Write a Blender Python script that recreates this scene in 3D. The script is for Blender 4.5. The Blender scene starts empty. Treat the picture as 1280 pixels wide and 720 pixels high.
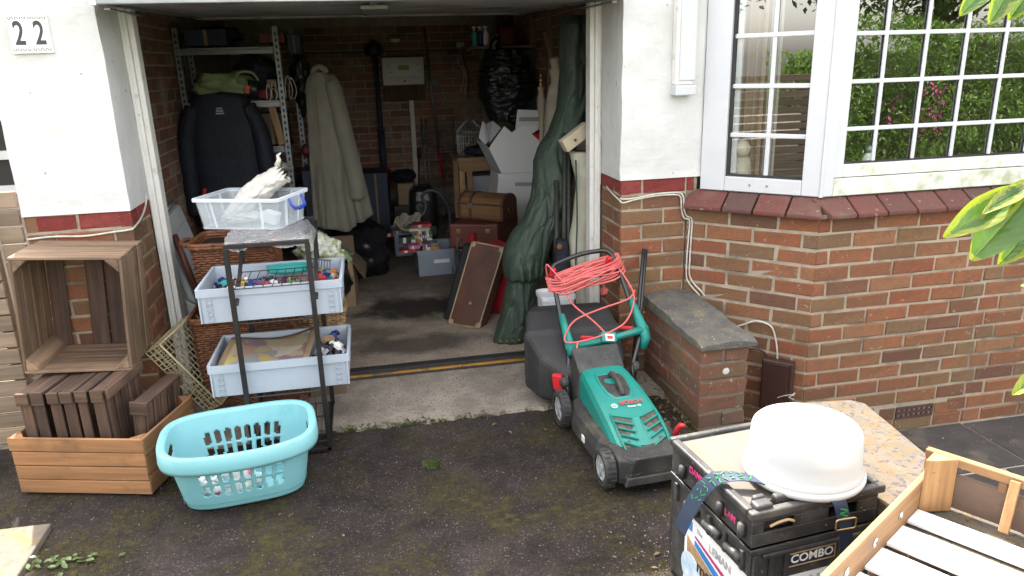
import bpy, bmesh, math, random
from mathutils import Vector, Matrix, Euler, noise
random.seed(7)
R = math.radians
scene = bpy.context.scene
COL = scene.collection

# ---------------------------------------------------------------- camera, sky, sun, exposure
cam_d = bpy.data.cameras.new('camera')
cam_d.sensor_width = 36.0
cam_d.lens = 924.917 / 1280 * 36
cam_d.clip_start, cam_d.clip_end = 0.05, 500
cam = bpy.data.objects.new('camera', cam_d)
COL.objects.link(cam)
cr, cu, cf = (0.97950, -0.19950, -0.02830), (0.08430, 0.27790, 0.95690), (0.18300, 0.93970, -0.28900)
cam.matrix_world = Matrix(((cr[0], cu[0], -cf[0], -0.1086), (cr[1], cu[1], -cf[1], -3.3526), (cr[2], cu[2], -cf[2], 1.5437), (0, 0, 0, 1)))
scene.camera = cam

SUN_EL, SUN_AZ = 57.0, -12.0          # azimuth from +Y towards +X
world = bpy.data.worlds.new('World')
scene.world = world
world.use_nodes = True
wn = world.node_tree
bg = wn.nodes['Background']
sky = wn.nodes.new('ShaderNodeTexSky')
sky.sky_type = 'NISHITA'
sky.sun_disc = False
sky.sun_elevation = R(SUN_EL)
sky.sun_rotation = R(SUN_AZ)
sky.dust_density = 2.5
sky.ozone_density = 1.0
haz = wn.nodes.new('ShaderNodeHueSaturation')      # thin bright cloud: a paler sky all round
haz.inputs['Saturation'].default_value = .30
wn.links.new(sky.outputs[0], haz.inputs['Color'])
wrm = wn.nodes.new('ShaderNodeMix'); wrm.data_type = 'RGBA'; wrm.blend_type = 'MULTIPLY'
wrm.inputs[0].default_value = 1.0
wrm.inputs[7].default_value = (1.06, 1.0, .93, 1)
wn.links.new(haz.outputs[0], wrm.inputs[6])
wn.links.new(wrm.outputs[2], bg.inputs[0])
bg.inputs[1].default_value = 0.15

sun_d = bpy.data.lights.new('sun', 'SUN')
sun_d.energy = 2.0
sun_d.angle = R(0.5)
sun_d.color = (1.0, 0.95, 0.87)
sun = bpy.data.objects.new('sun', sun_d)
COL.objects.link(sun)
sdir = Vector((math.sin(R(SUN_AZ)) * math.cos(R(SUN_EL)), math.cos(R(SUN_AZ)) * math.cos(R(SUN_EL)), math.sin(R(SUN_EL))))
sun.rotation_euler = sdir.to_track_quat('Z', 'Y').to_euler()
sun.location = (0, 6, 9)

scene.view_settings.view_transform = 'Standard'
scene.view_settings.look = 'None'
scene.view_settings.exposure = 3.0
scene.view_settings.gamma = 1.0
scene.view_settings.use_curve_mapping = False
scene.cycles.max_bounces = 10
scene.cycles.diffuse_bounces = 8
scene.cycles.transparent_max_bounces = 16

# ---------------------------------------------------------------- materials
def _nodes(name):
    m = bpy.data.materials.new(name)
    m.use_nodes = True
    nt = m.node_tree
    return m, nt, nt.nodes['Principled BSDF'], nt.nodes.new, nt.links.new

def c4(c): return (c[0], c[1], c[2], 1.0)

def ramp(new, stops, interp='LINEAR'):
    r = new('ShaderNodeValToRGB')
    e = r.color_ramp.elements
    r.color_ramp.interpolation = interp
    e[0].position, e[0].color = stops[0][0], c4(stops[0][1])
    e[1].position, e[1].color = stops[-1][0], c4(stops[-1][1])
    for p, c in stops[1:-1]:
        k = e.new(p); k.color = c4(c)
    return r

def nz(new, link, co, scale, detail=4, rough=.6, dist=0):
    n = new('ShaderNodeTexNoise')
    n.inputs['Scale'].default_value = scale
    n.inputs['Detail'].default_value = detail
    n.inputs['Roughness'].default_value = rough
    n.inputs['Distortion'].default_value = dist
    link(co, n.inputs['Vector'])
    return n

def mixc(new, link, fac, a, b, mode='MIX'):
    m = new('ShaderNodeMix'); m.data_type = 'RGBA'; m.blend_type = mode
    for s, v in ((m.inputs[0], fac), (m.inputs[6], a), (m.inputs[7], b)):
        if hasattr(v, 'is_linked'): link(v, s)
        elif isinstance(v, (int, float)): s.default_value = v
        else: s.default_value = c4(v)
    return m.outputs[2]

def mat(name, c1, c2=None, sc=10, thr=(.35, .65), rough=.6, rough2=None, bump=0, bsc=80, bdist=.004, metal=0, rnd=0, spec=.5, stretch=(1, 1, 1),
        c3=None, sc3=3, thr3=(.52, .66), c5=None, sc5=200, thr5=(.66, .7), fac3=1.0, emis=None, gen=False, trans=0, alpha=1, sheen=0):
    m, nt, b, new, link = _nodes(name)
    tc = new('ShaderNodeTexCoord')
    oi = new('ShaderNodeObjectInfo')
    add = new('ShaderNodeVectorMath'); add.operation = 'ADD'
    mul = new('ShaderNodeMath'); mul.operation = 'MULTIPLY'; mul.inputs[1].default_value = 37.0
    link(oi.outputs['Random'], mul.inputs[0])
    link(tc.outputs['Object'], add.inputs[0]); link(mul.outputs[0], add.inputs[1])
    mp = new('ShaderNodeMapping'); mp.inputs['Scale'].default_value = stretch
    link(add.outputs[0], mp.inputs['Vector'])
    co = mp.outputs[0]
    col = None
    if c2 is not None:
        n = nz(new, link, co, sc, 6, .62)
        rp = ramp(new, [(thr[0], c1), (thr[1], c2)])
        link(n.outputs[0], rp.inputs[0]); col = rp.outputs[0]
    if c3 is not None:
        n = nz(new, link, add.outputs[0], sc3, 5, .6)
        rp = ramp(new, [(thr3[0], (0, 0, 0)), (thr3[1], (fac3,) * 3)])
        link(n.outputs[0], rp.inputs[0])
        col = mixc(new, link, rp.outputs[0], col if col else c1, c3)
    if c5 is not None:
        n = nz(new, link, add.outputs[0], sc5, 2, .5)
        rp = ramp(new, [(thr5[0], (0, 0, 0)), (thr5[1], (1, 1, 1))])
        link(n.outputs[0], rp.inputs[0])
        col = mixc(new, link, rp.outputs[0], col if col else c1, c5)
    if rnd:
        h = new('ShaderNodeHueSaturation')
        mr = new('ShaderNodeMapRange'); mr.inputs[3].default_value = 1 - rnd; mr.inputs[4].default_value = 1 + rnd
        link(oi.outputs['Random'], mr.inputs[0]); link(mr.outputs[0], h.inputs['Value'])
        if col: link(col, h.inputs['Color'])
        else: h.inputs['Color'].default_value = c4(c1)
        col = h.outputs[0]
    if col: link(col, b.inputs['Base Color'])
    else: b.inputs['Base Color'].default_value = c4(c1)
    b.inputs['Roughness'].default_value = rough
    if rough2 is not None:
        n = nz(new, link, co, sc * 1.7, 4)
        mr = new('ShaderNodeMapRange'); mr.inputs[1].default_value = .35; mr.inputs[2].default_value = .65; mr.inputs[3].default_value = rough; mr.inputs[4].default_value = rough2
        link(n.outputs[0], mr.inputs[0]); link(mr.outputs[0], b.inputs['Roughness'])
    b.inputs['Metallic'].default_value = metal
    b.inputs['Specular IOR Level'].default_value = spec
    if trans: b.inputs['Transmission Weight'].default_value = trans
    if alpha < 1: b.inputs['Alpha'].default_value = alpha
    if sheen: b.inputs['Sheen Weight'].default_value = sheen
    if bump:
        n = nz(new, link, co, bsc, 5, .65)
        bp = new('ShaderNodeBump'); bp.inputs['Strength'].default_value = bump; bp.inputs['Distance'].default_value = bdist
        link(n.outputs[0], bp.inputs['Height']); link(bp.outputs[0], b.inputs['Normal'])
    return m

def wood(name, c1, c2, axis='x', rough=.75, rnd=.22, dark=None, bump=.35):
    st = {'x': (2.2, 42, 42), 'y': (42, 2.2, 42), 'z': (42, 42, 2.2)}[axis]
    return mat(name, c1, c2, sc=1.0, thr=(.40, .60), rough=rough, bump=bump, bsc=2.2, bdist=.003, rnd=rnd, stretch=st, c3=dark, sc3=7, thr3=(.55, .75), fac3=.75, c5=tuple(x * .3 for x in c1), sc5=38, thr5=(.73, .77))

def brickmat(name, cols, mott=(.10, .05, .035), stain=None, stthr=(.55, .7), stfac=.8, pale=None, bump=.7):
    m, nt, b, new, link = _nodes(name)
    tc = new('ShaderNodeTexCoord'); oi = new('ShaderNodeObjectInfo'); geo = new('ShaderNodeNewGeometry')
    k = len(cols)
    rp = ramp(new, [(i / k, c) for i, c in enumerate(cols)], 'CONSTANT')
    link(oi.outputs['Random'], rp.inputs[0])
    add = new('ShaderNodeVectorMath'); add.operation = 'ADD'
    mul = new('ShaderNodeMath'); mul.operation = 'MULTIPLY'; mul.inputs[1].default_value = 91.0
    link(oi.outputs['Random'], mul.inputs[0]); link(tc.outputs['Object'], add.inputs[0]); link(mul.outputs[0], add.inputs[1])
    n = nz(new, link, add.outputs[0], 26, 6, .7)
    r2 = ramp(new, [(.42, (0, 0, 0)), (.72, (.75,) * 3)]); link(n.outputs[0], r2.inputs[0])
    col = mixc(new, link, r2.outputs[0], rp.outputs[0], mott)
    n3 = nz(new, link, add.outputs[0], 230, 3, .6)
    r3 = ramp(new, [(.3, (.72,) * 3), (.7, (1.25,) * 3)]); link(n3.outputs[0], r3.inputs[0])
    col = mixc(new, link, 1.0, col, r3.outputs[0], 'MULTIPLY')
    if stain:
        n4 = nz(new, link, geo.outputs['Position'], 3.2, 5, .65)
        r4 = ramp(new, [(stthr[0], (0, 0, 0)), (stthr[1], (stfac,) * 3)]); link(n4.outputs[0], r4.inputs[0])
        col = mixc(new, link, r4.outputs[0], col, stain)
    if pale:
        n5 = nz(new, link, geo.outputs['Position'], 34, 4, .6)
        r5 = ramp(new, [(.64, (0, 0, 0)), (.7, (.8,) * 3)]); link(n5.outputs[0], r5.inputs[0])
        col = mixc(new, link, r5.outputs[0], col, pale)
    link(col, b.inputs['Base Color'])
    b.inputs['Roughness'].default_value = .85
    b.inputs['Specular IOR Level'].default_value = .3
    bn = nz(new, link, add.outputs[0], 90, 6, .75)
    bp = new('ShaderNodeBump'); bp.inputs['Strength'].default_value = bump; bp.inputs['Distance'].default_value = .004
    link(bn.outputs[0], bp.inputs['Height']); link(bp.outputs[0], b.inputs['Normal'])
    return m

def glassmat(name, tint=(.9, .95, .93), ior=1.9, rough=0.0, body=None, bodyfac=0.2):
    m = bpy.data.materials.new(name); m.use_nodes = True
    nt = m.node_tree; nt.nodes.clear()
    new, link = nt.nodes.new, nt.links.new
    out = new('ShaderNodeOutputMaterial'); tr = new('ShaderNodeBsdfTransparent'); gl = new('ShaderNodeBsdfGlossy'); mx = new('ShaderNodeMixShader'); lw_ = new('ShaderNodeLayerWeight'); pw = new('ShaderNodeMath'); pw.operation = 'POWER'; fr = new('ShaderNodeMapRange')
    tr.inputs[0].default_value = c4(tint); gl.inputs['Roughness'].default_value = rough
    f0 = ((ior - 1) / (ior + 1)) ** 2
    lw_.inputs[0].default_value = .5; pw.inputs[1].default_value = 5.0
    link(lw_.outputs['Facing'], pw.inputs[0]); link(pw.outputs[0], fr.inputs[0]); fr.inputs[3].default_value = f0; fr.inputs[4].default_value = 1.0
    link(fr.outputs[0], mx.inputs[0]); link(tr.outputs[0], mx.inputs[1]); link(gl.outputs[0], mx.inputs[2])
    sh = mx.outputs[0]
    if body:
        df = new('ShaderNodeBsdfDiffuse'); df.inputs[0].default_value = c4(body)
        m2 = new('ShaderNodeMixShader'); m2.inputs[0].default_value = bodyfac
        link(sh, m2.inputs[1]); link(df.outputs[0], m2.inputs[2]); sh = m2.outputs[0]
    link(sh, out.inputs[0])
    return m

def leafmat(name, c, c2, sc=30, tr=(.3, .5, .05), tf=.45, rough=.35):
    m, nt, b, new, link = _nodes(name)
    tc = new('ShaderNodeTexCoord'); oi = new('ShaderNodeNewGeometry')
    n = nz(new, link, tc.outputs['Object'], sc, 4)
    rp = ramp(new, [(.35, c), (.65, c2)]); link(n.outputs[0], rp.inputs[0])
    h = new('ShaderNodeHueSaturation'); mr = new('ShaderNodeMapRange'); mr.inputs[3].default_value = .65; mr.inputs[4].default_value = 1.35
    link(oi.outputs['Random Per Island'], mr.inputs[0]); link(mr.outputs[0], h.inputs['Value']); link(rp.outputs[0], h.inputs['Color'])
    link(h.outputs[0], b.inputs['Base Color']); b.inputs['Roughness'].default_value = rough
    t = new('ShaderNodeBsdfTranslucent'); t.inputs[0].default_value = c4(tr)
    mx = new('ShaderNodeMixShader'); mx.inputs[0].default_value = tf
    link(b.outputs[0], mx.inputs[1]); link(t.outputs[0], mx.inputs[2])
    link(mx.outputs[0], nt.nodes['Material Output'].inputs[0])
    return m

# ---------------------------------------------------------------- builders
MW = {}

def tag(o, label=None, cat=None, group=None, kind=None):
    if label: o['label'] = label
    if cat: o['category'] = cat
    if group: o['group'] = group
    if kind: o['kind'] = kind
    return o

def T(name, label=None, cat=None, loc=(0, 0, 0), rz=0, group=None, rot=None, kind=None):
    o = bpy.data.objects.new(name, None)
    COL.objects.link(o)
    m = Matrix.Translation(loc) @ (rot.to_4x4() if rot is not None else Matrix.Rotation(rz, 4, 'Z'))
    o.matrix_world = m
    MW[o.name] = m
    o.empty_display_size = .05
    return tag(o, label, cat, group, kind)

class B:
    def __init__(s): s.v = []; s.f = []; s.m = []; s.mi = 0
    def add(s, vs, fs):
        k = len(s.v)
        s.v += [Vector(p) for p in vs]
        s.f += [tuple(i + k for i in q) for q in fs]
        s.m += [s.mi] * len(fs)
        return s
    def hexa(s, p):            # bottom 4 (ccw from above), top 4
        return s.add(p, [(3, 2, 1, 0), (4, 5, 6, 7), (0, 1, 5, 4), (1, 2, 6, 5), (2, 3, 7, 6), (3, 0, 4, 7)])
    def box(s, x0, x1, y0, y1, z0, z1):
        return s.hexa([(x0, y0, z0), (x1, y0, z0), (x1, y1, z0), (x0, y1, z0), (x0, y0, z1), (x1, y0, z1), (x1, y1, z1), (x0, y1, z1)])
    def ob(s, c, size, rot=None):
        h = [d / 2 for d in size]
        m = (Euler([R(a) for a in rot]).to_matrix() if isinstance(rot, (tuple, list)) else rot) if rot is not None else Matrix.Identity(3)
        c = Vector(c)
        return s.hexa([c + m @ Vector((x * h[0], y * h[1], z * h[2])) for z in (-1, 1) for x, y in ((-1, -1), (1, -1), (1, 1), (-1, 1))])
    def beam(s, a, b, w, t, up=(0, 0, 1)):      # box from a to b, w across, t along up
        a, b, up = Vector(a), Vector(b), Vector(up)
        d = (b - a).normalized(); x = d.cross(up)
        if x.length < 1e-4: x = d.cross(Vector((1, 0, 0)))
        x.normalize(); u = x.cross(d)
        p = []
        for q in (a, b):
            p += [q - x * w / 2 - u * t / 2, q + x * w / 2 - u * t / 2, q + x * w / 2 + u * t / 2, q - x * w / 2 + u * t / 2]
        return s.hexa(p)
    def tube(s, pts, r, n=8, cap=True, closed=False):
        pts = [Vector(p) for p in pts]
        N = len(pts)
        rr = r if isinstance(r, (list, tuple)) else [r] * N
        vs = []; fs = []
        prev = None
        for i, p in enumerate(pts):
            if closed: d = pts[(i + 1) % N] - pts[i - 1]
            else: d = pts[min(i + 1, N - 1)] - pts[max(i - 1, 0)]
            d.normalize()
            if prev is None:
                x = d.cross(Vector((0, 0, 1)))
                if x.length < 1e-3: x = d.cross(Vector((1, 0, 0)))
            else: x = prev - d * prev.dot(d)
            if x.length < 1e-6: x = d.orthogonal()
            x.normalize(); prev = x
            y = d.cross(x)
            for k in range(n):
                a = 2 * math.pi * k / n
                vs.append(p + (x * math.cos(a) + y * math.sin(a)) * rr[i])
        M_ = N if closed else N - 1
        for i in range(M_):
            j = (i + 1) % N
            for k in range(n):
                fs.append((i * n + k, i * n + (k + 1) % n, j * n + (k + 1) % n, j * n + k))
        if cap and not closed:
            fs.append(tuple(range(n - 1, -1, -1))); fs.append(tuple((N - 1) * n + k for k in range(n)))
        return s.add(vs, fs)
    def lathe(s, c, prof, n=20, mtx=None, cap=True):
        c = Vector(c); vs = []; fs = []
        m = mtx or Matrix.Identity(3)
        for r, z in prof:
            for k in range(n):
                a = 2 * math.pi * k / n
                vs.append(c + m @ Vector((r * math.cos(a), r * math.sin(a), z)))
        for i in range(len(prof) - 1):
            for k in range(n):
                fs.append((i * n + k, i * n + (k + 1) % n, (i + 1) * n + (k + 1) % n, (i + 1) * n + k))
        if cap:
            fs.append(tuple(range(n - 1, -1, -1))); fs.append(tuple((len(prof) - 1) * n + k for k in range(n)))
        return s.add(vs, fs)
    def loft(s, rings, cap0=True, cap1=True, closed=True):
        n = len(rings[0]); vs = [p for r_ in rings for p in r_]; fs = []
        for i in range(len(rings) - 1):
            for k in range(n if closed else n - 1):
                fs.append((i * n + k, i * n + (k + 1) % n, (i + 1) * n + (k + 1) % n, (i + 1) * n + k))
        if cap0: fs.append(tuple(range(n - 1, -1, -1)))
        if cap1: fs.append(tuple((len(rings) - 1) * n + k for k in range(n)))
        return s.add(vs, fs)
    def prism(s, poly, z0, z1):
        n = len(poly)
        return s.loft([[(x, y, z0) for x, y in poly], [(x, y, z1) for x, y in poly]])
    def sheet(s, rows):
        return s.loft(rows, False, False, closed=False)
    def mesh(s, name, mats, inv=None, smooth=False):
        me = bpy.data.meshes.new(name)
        vs = [inv @ p for p in s.v] if inv is not None else s.v
        me.from_pydata([tuple(p) for p in vs], [], s.f)
        bm = bmesh.new(); bm.from_mesh(me)
        bmesh.ops.recalc_face_normals(bm, faces=bm.faces)
        for fc, mi in zip(bm.faces, s.m): fc.material_index = mi; fc.smooth = smooth
        bm.to_mesh(me); bm.free()
        for m_ in (mats if isinstance(mats, (list, tuple)) else [mats]): me.materials.append(m_)
        return me
    def build(s, name, mats, parent=None, local=False, smooth=False, bevel=0, thick=0, sub=0, seg=2, kind=None, label=None):
        inv = None
        if parent is not None and not local: inv = world_of(parent).inverted()
        o = bpy.data.objects.new(name, s.mesh(name, mats, inv, smooth))
        COL.objects.link(o)
        if parent is not None:
            o.parent = parent
        MW[o.name] = world_of(parent) if parent is not None else Matrix.Identity(4)
        if thick:
            k = o.modifiers.new('solid', 'SOLIDIFY'); k.thickness = thick; k.offset = 0
        if bevel:
            k = o.modifiers.new('bevel', 'BEVEL'); k.width = bevel; k.segments = seg; k.limit_method = 'ANGLE'; k.angle_limit = R(35)
        if sub:
            k = o.modifiers.new('sub', 'SUBSURF'); k.levels = sub; k.render_levels = sub
        if kind: o['kind'] = kind
        if label: o['label'] = label
        return o

def world_of(o):
    return MW.get(o.name, Matrix.Identity(4))

def put(name, me, parent, m):        # an object sharing a mesh, world matrix m, under parent
    o = bpy.data.objects.new(name, me)
    COL.objects.link(o)
    if parent is not None:
        o.parent = parent
        o.matrix_local = world_of(parent).inverted() @ m
    else: o.matrix_world = m
    MW[o.name] = m
    return o

def rotm(x, y, z): return Euler((R(x), R(y), R(z))).to_matrix()
def rj(a): return random.uniform(-a, a)
def arc(c, r, a0, a1, n, plane='xz', y=0):
    out = []
    for i in range(n + 1):
        a = R(a0 + (a1 - a0) * i / n)
        u, w = c[0] + r * math.cos(a), c[1] + r * math.sin(a)
        out.append((u, y, w) if plane == 'xz' else ((u, w, y) if plane == 'xy' else (y, u, w)))
    return out
def spline(pts, n=6):
    pts = [Vector(p) for p in pts]; out = []
    for i in range(len(pts) - 1):
        p0, p1, p2, p3 = pts[max(i - 1, 0)], pts[i], pts[i + 1], pts[min(i + 2, len(pts) - 1)]
        for k in range(n):
            t = k / n
            out.append(.5 * ((2 * p1) + (p2 - p0) * t + (2 * p0 - 5 * p1 + 4 * p2 - p3) * t * t + (3 * p1 - p0 - 3 * p2 + p3) * t ** 3))
    return out + [pts[-1]]
def rrect(cx, cy, w, h, r, n=4):
    out = []
    for (sx, sy, a0) in ((1, 1, 0), (-1, 1, 90), (-1, -1, 180), (1, -1, 270)):
        for i in range(n + 1):
            a = R(a0 + 90 * i / n)
            out.append((cx + sx * (w / 2 - r) + r * math.cos(a), cy + sy * (h / 2 - r) + r * math.sin(a)))
    return out

BRICKS = {}
def brick_mesh(L, h, D, m, var, rough=.0048):
    key = (round(L, 3), round(h, 3), round(D, 3), m.name, var)
    if key not in BRICKS:
        rs = random.Random(hash((round(L * 1000), var)))
        b = B()
        c = .0045
        j = lambda: rs.uniform(-rough, rough)
        fr = [(-L / 2 + c + j(), j() * .6, -h / 2 + c + j()), (L / 2 - c + j(), j() * .6, -h / 2 + c + j()), (L / 2 - c + j(), j() * .6, h / 2 - c + j()), (-L / 2 + c + j(), j() * .6, h / 2 - c + j())]
        md = [(-L / 2 + j() * .4, c, -h / 2 + j() * .4), (L / 2 + j() * .4, c, -h / 2 + j() * .4), (L / 2 + j() * .4, c, h / 2 + j() * .4), (-L / 2 + j() * .4, c, h / 2 + j() * .4)]
        bk = [(x, D, z) for x, y, z in md]
        b.add(fr + md + bk, [(0, 1, 2, 3), (0, 4, 5, 1), (1, 5, 6, 2), (2, 6, 7, 3), (3, 7, 4, 0), (4, 8, 9, 5), (5, 9, 10, 6), (6, 10, 11, 7), (7, 11, 8, 4)])
        BRICKS[key] = b.mesh('brick', m)
    return BRICKS[key]

def brickwork(parent, p0, du, L, z0, rows, m, first=lambda r: (0 if r % 2 else -.1125), D=.045, bl=.215, h=.0635, course=.075, j=.01, skip=None, jit=.0015, name='brick', pattern=None, ends=(0, 0)):
    du = Vector((du[0], du[1], 0)).normalized()
    inn = Vector((-du.y, du.x, 0))            # into the wall
    rot = Matrix(((du.x, inn.x, 0), (du.y, inn.y, 0), (0, 0, 1)))
    n = 0
    for r in range(rows):
        zc = z0 + course * r + course / 2
        if pattern: spans = pattern(r)
        else:
            spans = []; x = first(r)
            while x < L - .02:
                spans.append((max(x, ends[0]), min(x + bl, L - ends[1]))); x += bl + j
        for a, b_ in spans:
            if b_ - a < .03: continue
            if skip and skip((a + b_) / 2, zc, a, b_): continue
            c = Vector((p0[0], p0[1], 0)) + du * (a + b_) / 2 + inn * rj(jit) + Vector((0, 0, zc + rj(.0012)))
            mm = Matrix.Translation(c) @ (rot @ rotm(rj(.25), rj(.3), rj(.3))).to_4x4()
            put(name, brick_mesh(b_ - a, h, D, m, random.randrange(4)), parent, mm); n += 1
    return n

def text(name, s, size, m, parent, mw, ext=.001, align='CENTER', bold=0, sx=1.0):
    c = bpy.data.curves.new(name, 'FONT')
    c.body = s; c.size = size; c.extrude = ext; c.align_x = align; c.align_y = 'CENTER'; c.offset = bold
    c.materials.append(m)
    tmp = bpy.data.objects.new(name + '_tmp', c)
    me = bpy.data.meshes.new_from_object(tmp)
    bpy.data.objects.remove(tmp)
    me.name = name
    if not me.materials: me.materials.append(m)
    return put(name, me, parent, mw @ Matrix.Diagonal((sx, 1, 1, 1)))

def frame_m(origin, x, up):         # text frame: x along writing, up, z outwards
    x = Vector(x).normalized(); up = Vector(up); up = (up - x * up.dot(x)).normalized(); z = x.cross(up)
    o = Vector(origin)
    return Matrix(((x.x, up.x, z.x, o.x), (x.y, up.y, z.y, o.y), (x.z, up.z, z.z, o.z), (0, 0, 0, 1)))
# ---------------------------------------------------------------- palette
M = {}
M['mortar'] = mat('mortar', (.39, .325, .245), (.30, .25, .19), sc=18, rough=.95, bump=.5, bsc=120, c3=(.16, .14, .11), sc3=5)
M['mortar_dark'] = mat('mortar_dark', (.40, .34, .28), (.28, .24, .20), sc=14, rough=.95, bump=.5, bsc=120)
M['mortar_old'] = mat('mortar_old', (.25, .21, .17), (.14, .12, .10), sc=20, rough=.95, bump=.6, bsc=120)
BRED = [(0.235, 0.082, 0.041), (0.26, 0.107, 0.053), (0.215, 0.088, 0.046), (0.19, 0.098, 0.051), (0.165, 0.073, 0.044), (0.25, 0.094, 0.046), (0.2, 0.112, 0.056), (0.27, 0.124, 0.063), (0.22, 0.073, 0.038), (0.235, 0.106, 0.051), (0.135, 0.065, 0.043), (0.18, 0.107, 0.06)]
M['brick'] = brickmat('brick', BRED, mott=(.15, .085, .055), stain=(.16, .125, .07), stthr=(.52, .72), stfac=.6, pale=(.34, .25, .17))
M['brick_old'] = brickmat('brick_old', [(.19, .078, .054), (.21, .10, .065), (.155, .085, .062), (.22, .088, .058), (.165, .105, .07)], mott=(.12, .10, .06), stain=(.12, .105, .05), stthr=(.47, .66), stfac=.75, pale=(.42, .39, .36), bump=1.0)
M['brick_inside'] = brickmat('brick_inside', [(.28, .135, .09), (.22, .11, .08), (.31, .165, .11), (.20, .10, .08), (.26, .17, .125), (.29, .125, .085)], mott=(.18, .12, .09), stain=(.42, .38, .33), stthr=(.55, .72), stfac=.6)
M['brick_paint'] = brickmat('brick_paint', [(.225, .040, .036), (.20, .036, .033), (.24, .05, .042)], mott=(.12, .028, .026), bump=.9, pale=(.30, .14, .11))
M['sill_brick'] = brickmat('sill_brick', [(.145, .048, .04), (.12, .046, .042), (.10, .05, .045), (.135, .056, .046)], mott=(.09, .06, .045), stain=(.20, .15, .12), stthr=(.50, .72), stfac=.7, pale=(.30, .24, .2))
M['render'] = mat('render', (.615, .62, .615), (.565, .57, .56), sc=5, rough=.9, bump=.4, bsc=11, bdist=.02, c3=(.44, .445, .40), sc3=2.2, thr3=(.52, .8), fac3=.7, c5=(.30, .285, .25), sc5=26, thr5=(.725, .75))
M['render_algae'] = mat('render_algae', (.50, .52, .46), (.40, .42, .35), sc=4, rough=.9, bump=.4, bsc=18, bdist=.01, c3=(.33, .37, .24), sc3=2.5, thr3=(.5, .7), fac3=.6)
M['upvc'] = mat('upvc', (.57, .585, .615), (.535, .55, .575), sc=6, rough=.35, spec=.5)
M['upvc_algae'] = mat('upvc_algae', (.68, .69, .66), (.58, .60, .52), sc=9, thr=(.4, .62), rough=.5, c3=(.30, .33, .18), sc3=12, thr3=(.50, .70), fac3=.75)
M['white_gloss'] = mat('white_gloss', (.74, .73, .70), (.66, .65, .61), sc=7, rough=.45, c3=(.38, .35, .29), sc3=16, thr3=(.6, .72), fac3=.7, bump=.1, bsc=60)
M['glass'] = glassmat('glass', ior=2.9)
M['black_rubber'] = mat('black_rubber', (.018, .018, .018), (.03, .029, .028), rough=.7)
M['concrete'] = mat('concrete', (.34, .295, .24), (.225, .195, .16), sc=9, rough=.92, bump=.9, bsc=110, bdist=.005, c3=(.12, .10, .08), sc3=3.2, thr3=(.48, .72), fac3=.75, c5=(.11, .095, .08), sc5=120, thr5=(.58, .66))
def floor_material():
    m, nt, b, new, link = _nodes('garage_floor')
    tc = new('ShaderNodeTexCoord'); co = tc.outputs['Object']
    n = nz(new, link, co, 5, 6, .65); r = ramp(new, [(.35, (.36, .30, .235)), (.65, (.23, .185, .14))]); link(n.outputs[0], r.inputs[0]); col = r.outputs[0]
    n2 = nz(new, link, co, 3.4, 6, .7, .4)
    for (x, y, rx, ry, f) in ((.22, 1.40, .42, .20, 1.0), (.12, .72, .40, .13, .75), (-.15, .95, .2, .12, .5), (.05, 2.6, .9, .8, .6)):
        mp = new('ShaderNodeMapping'); mp.inputs['Location'].default_value = (-x / rx, -y / ry, 0); mp.inputs['Scale'].default_value = (1 / rx, 1 / ry, 0); link(co, mp.inputs['Vector'])
        ln = new('ShaderNodeVectorMath'); ln.operation = 'LENGTH'; link(mp.outputs[0], ln.inputs[0])
        ad = new('ShaderNodeMath'); ad.operation = 'MULTIPLY_ADD'; ad.inputs[1].default_value = 2.4; link(n2.outputs[0], ad.inputs[0]); link(ln.outputs['Value'], ad.inputs[2])
        rr = ramp(new, [(.0, (f,) * 3), (1, (0, 0, 0))]); mr = new('ShaderNodeMapRange'); mr.inputs[1].default_value = 1.9; mr.inputs[2].default_value = 2.6; link(ad.outputs[0], mr.inputs[0]); link(mr.outputs[0], rr.inputs[0])
        col = mixc(new, link, rr.outputs[0], col, (.035, .028, .022))
    n3 = nz(new, link, co, 90, 3); r3 = ramp(new, [(.35, (.75,) * 3), (.65, (1.2,) * 3)]); link(n3.outputs[0], r3.inputs[0]); col = mixc(new, link, 1.0, col, r3.outputs[0], 'MULTIPLY')
    link(col, b.inputs['Base Color']); b.inputs['Roughness'].default_value = .8
    bp = new('ShaderNodeBump'); bp.inputs['Strength'].default_value = .5; bp.inputs['Distance'].default_value = .003; link(n3.outputs[0], bp.inputs['Height']); link(bp.outputs[0], b.inputs['Normal'])
    return m
M['garage_floor'] = floor_material()
M['yellow'] = mat('yellow', (.42, .20, .02), (.28, .14, .03), sc=14, rough=.6, c3=(.1, .08, .04), sc3=12, thr3=(.5, .6))
M['dark_strip'] = mat('dark_strip', (.035, .031, .028), (.065, .055, .047), sc=18, rough=.85)
M['plate'] = mat('plate', (.82, .82, .80), rough=.25)
M['ink'] = mat('ink', (.03, .032, .045), rough=.3)
M['ink_brown'] = mat('ink_brown', (.16, .12, .10), rough=.4)
M['steel'] = mat('steel', (.34, .35, .36), (.24, .25, .26), sc=8, rough=.4, metal=.75)
M['door_under'] = mat('door_under', (.28, .285, .29), (.20, .20, .205), sc=3, rough=.5, metal=.3, c3=(.14, .12, .11), sc3=4)
M['dark_void'] = mat('dark_void', (.03, .028, .026), rough=.9)
M['joist'] = mat('joist', (.62, .60, .56), (.5, .48, .45), sc=8, rough=.85)  # unseen ceiling, made pale to bounce light into the garage
M['cable_white'] = mat('cable_white', (.62, .60, .53), (.45, .42, .36), sc=30, rough=.5)
M['cable_black'] = mat('cable_black', (.02, .02, .02), rough=.5)
M['brown_plastic'] = mat('brown_plastic', (.040, .018, .015), (.055, .026, .021), sc=9, rough=.35)
M['fence'] = wood('fence', (.28, .21, .145), (.20, .15, .105), 'x', rnd=.25)
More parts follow.
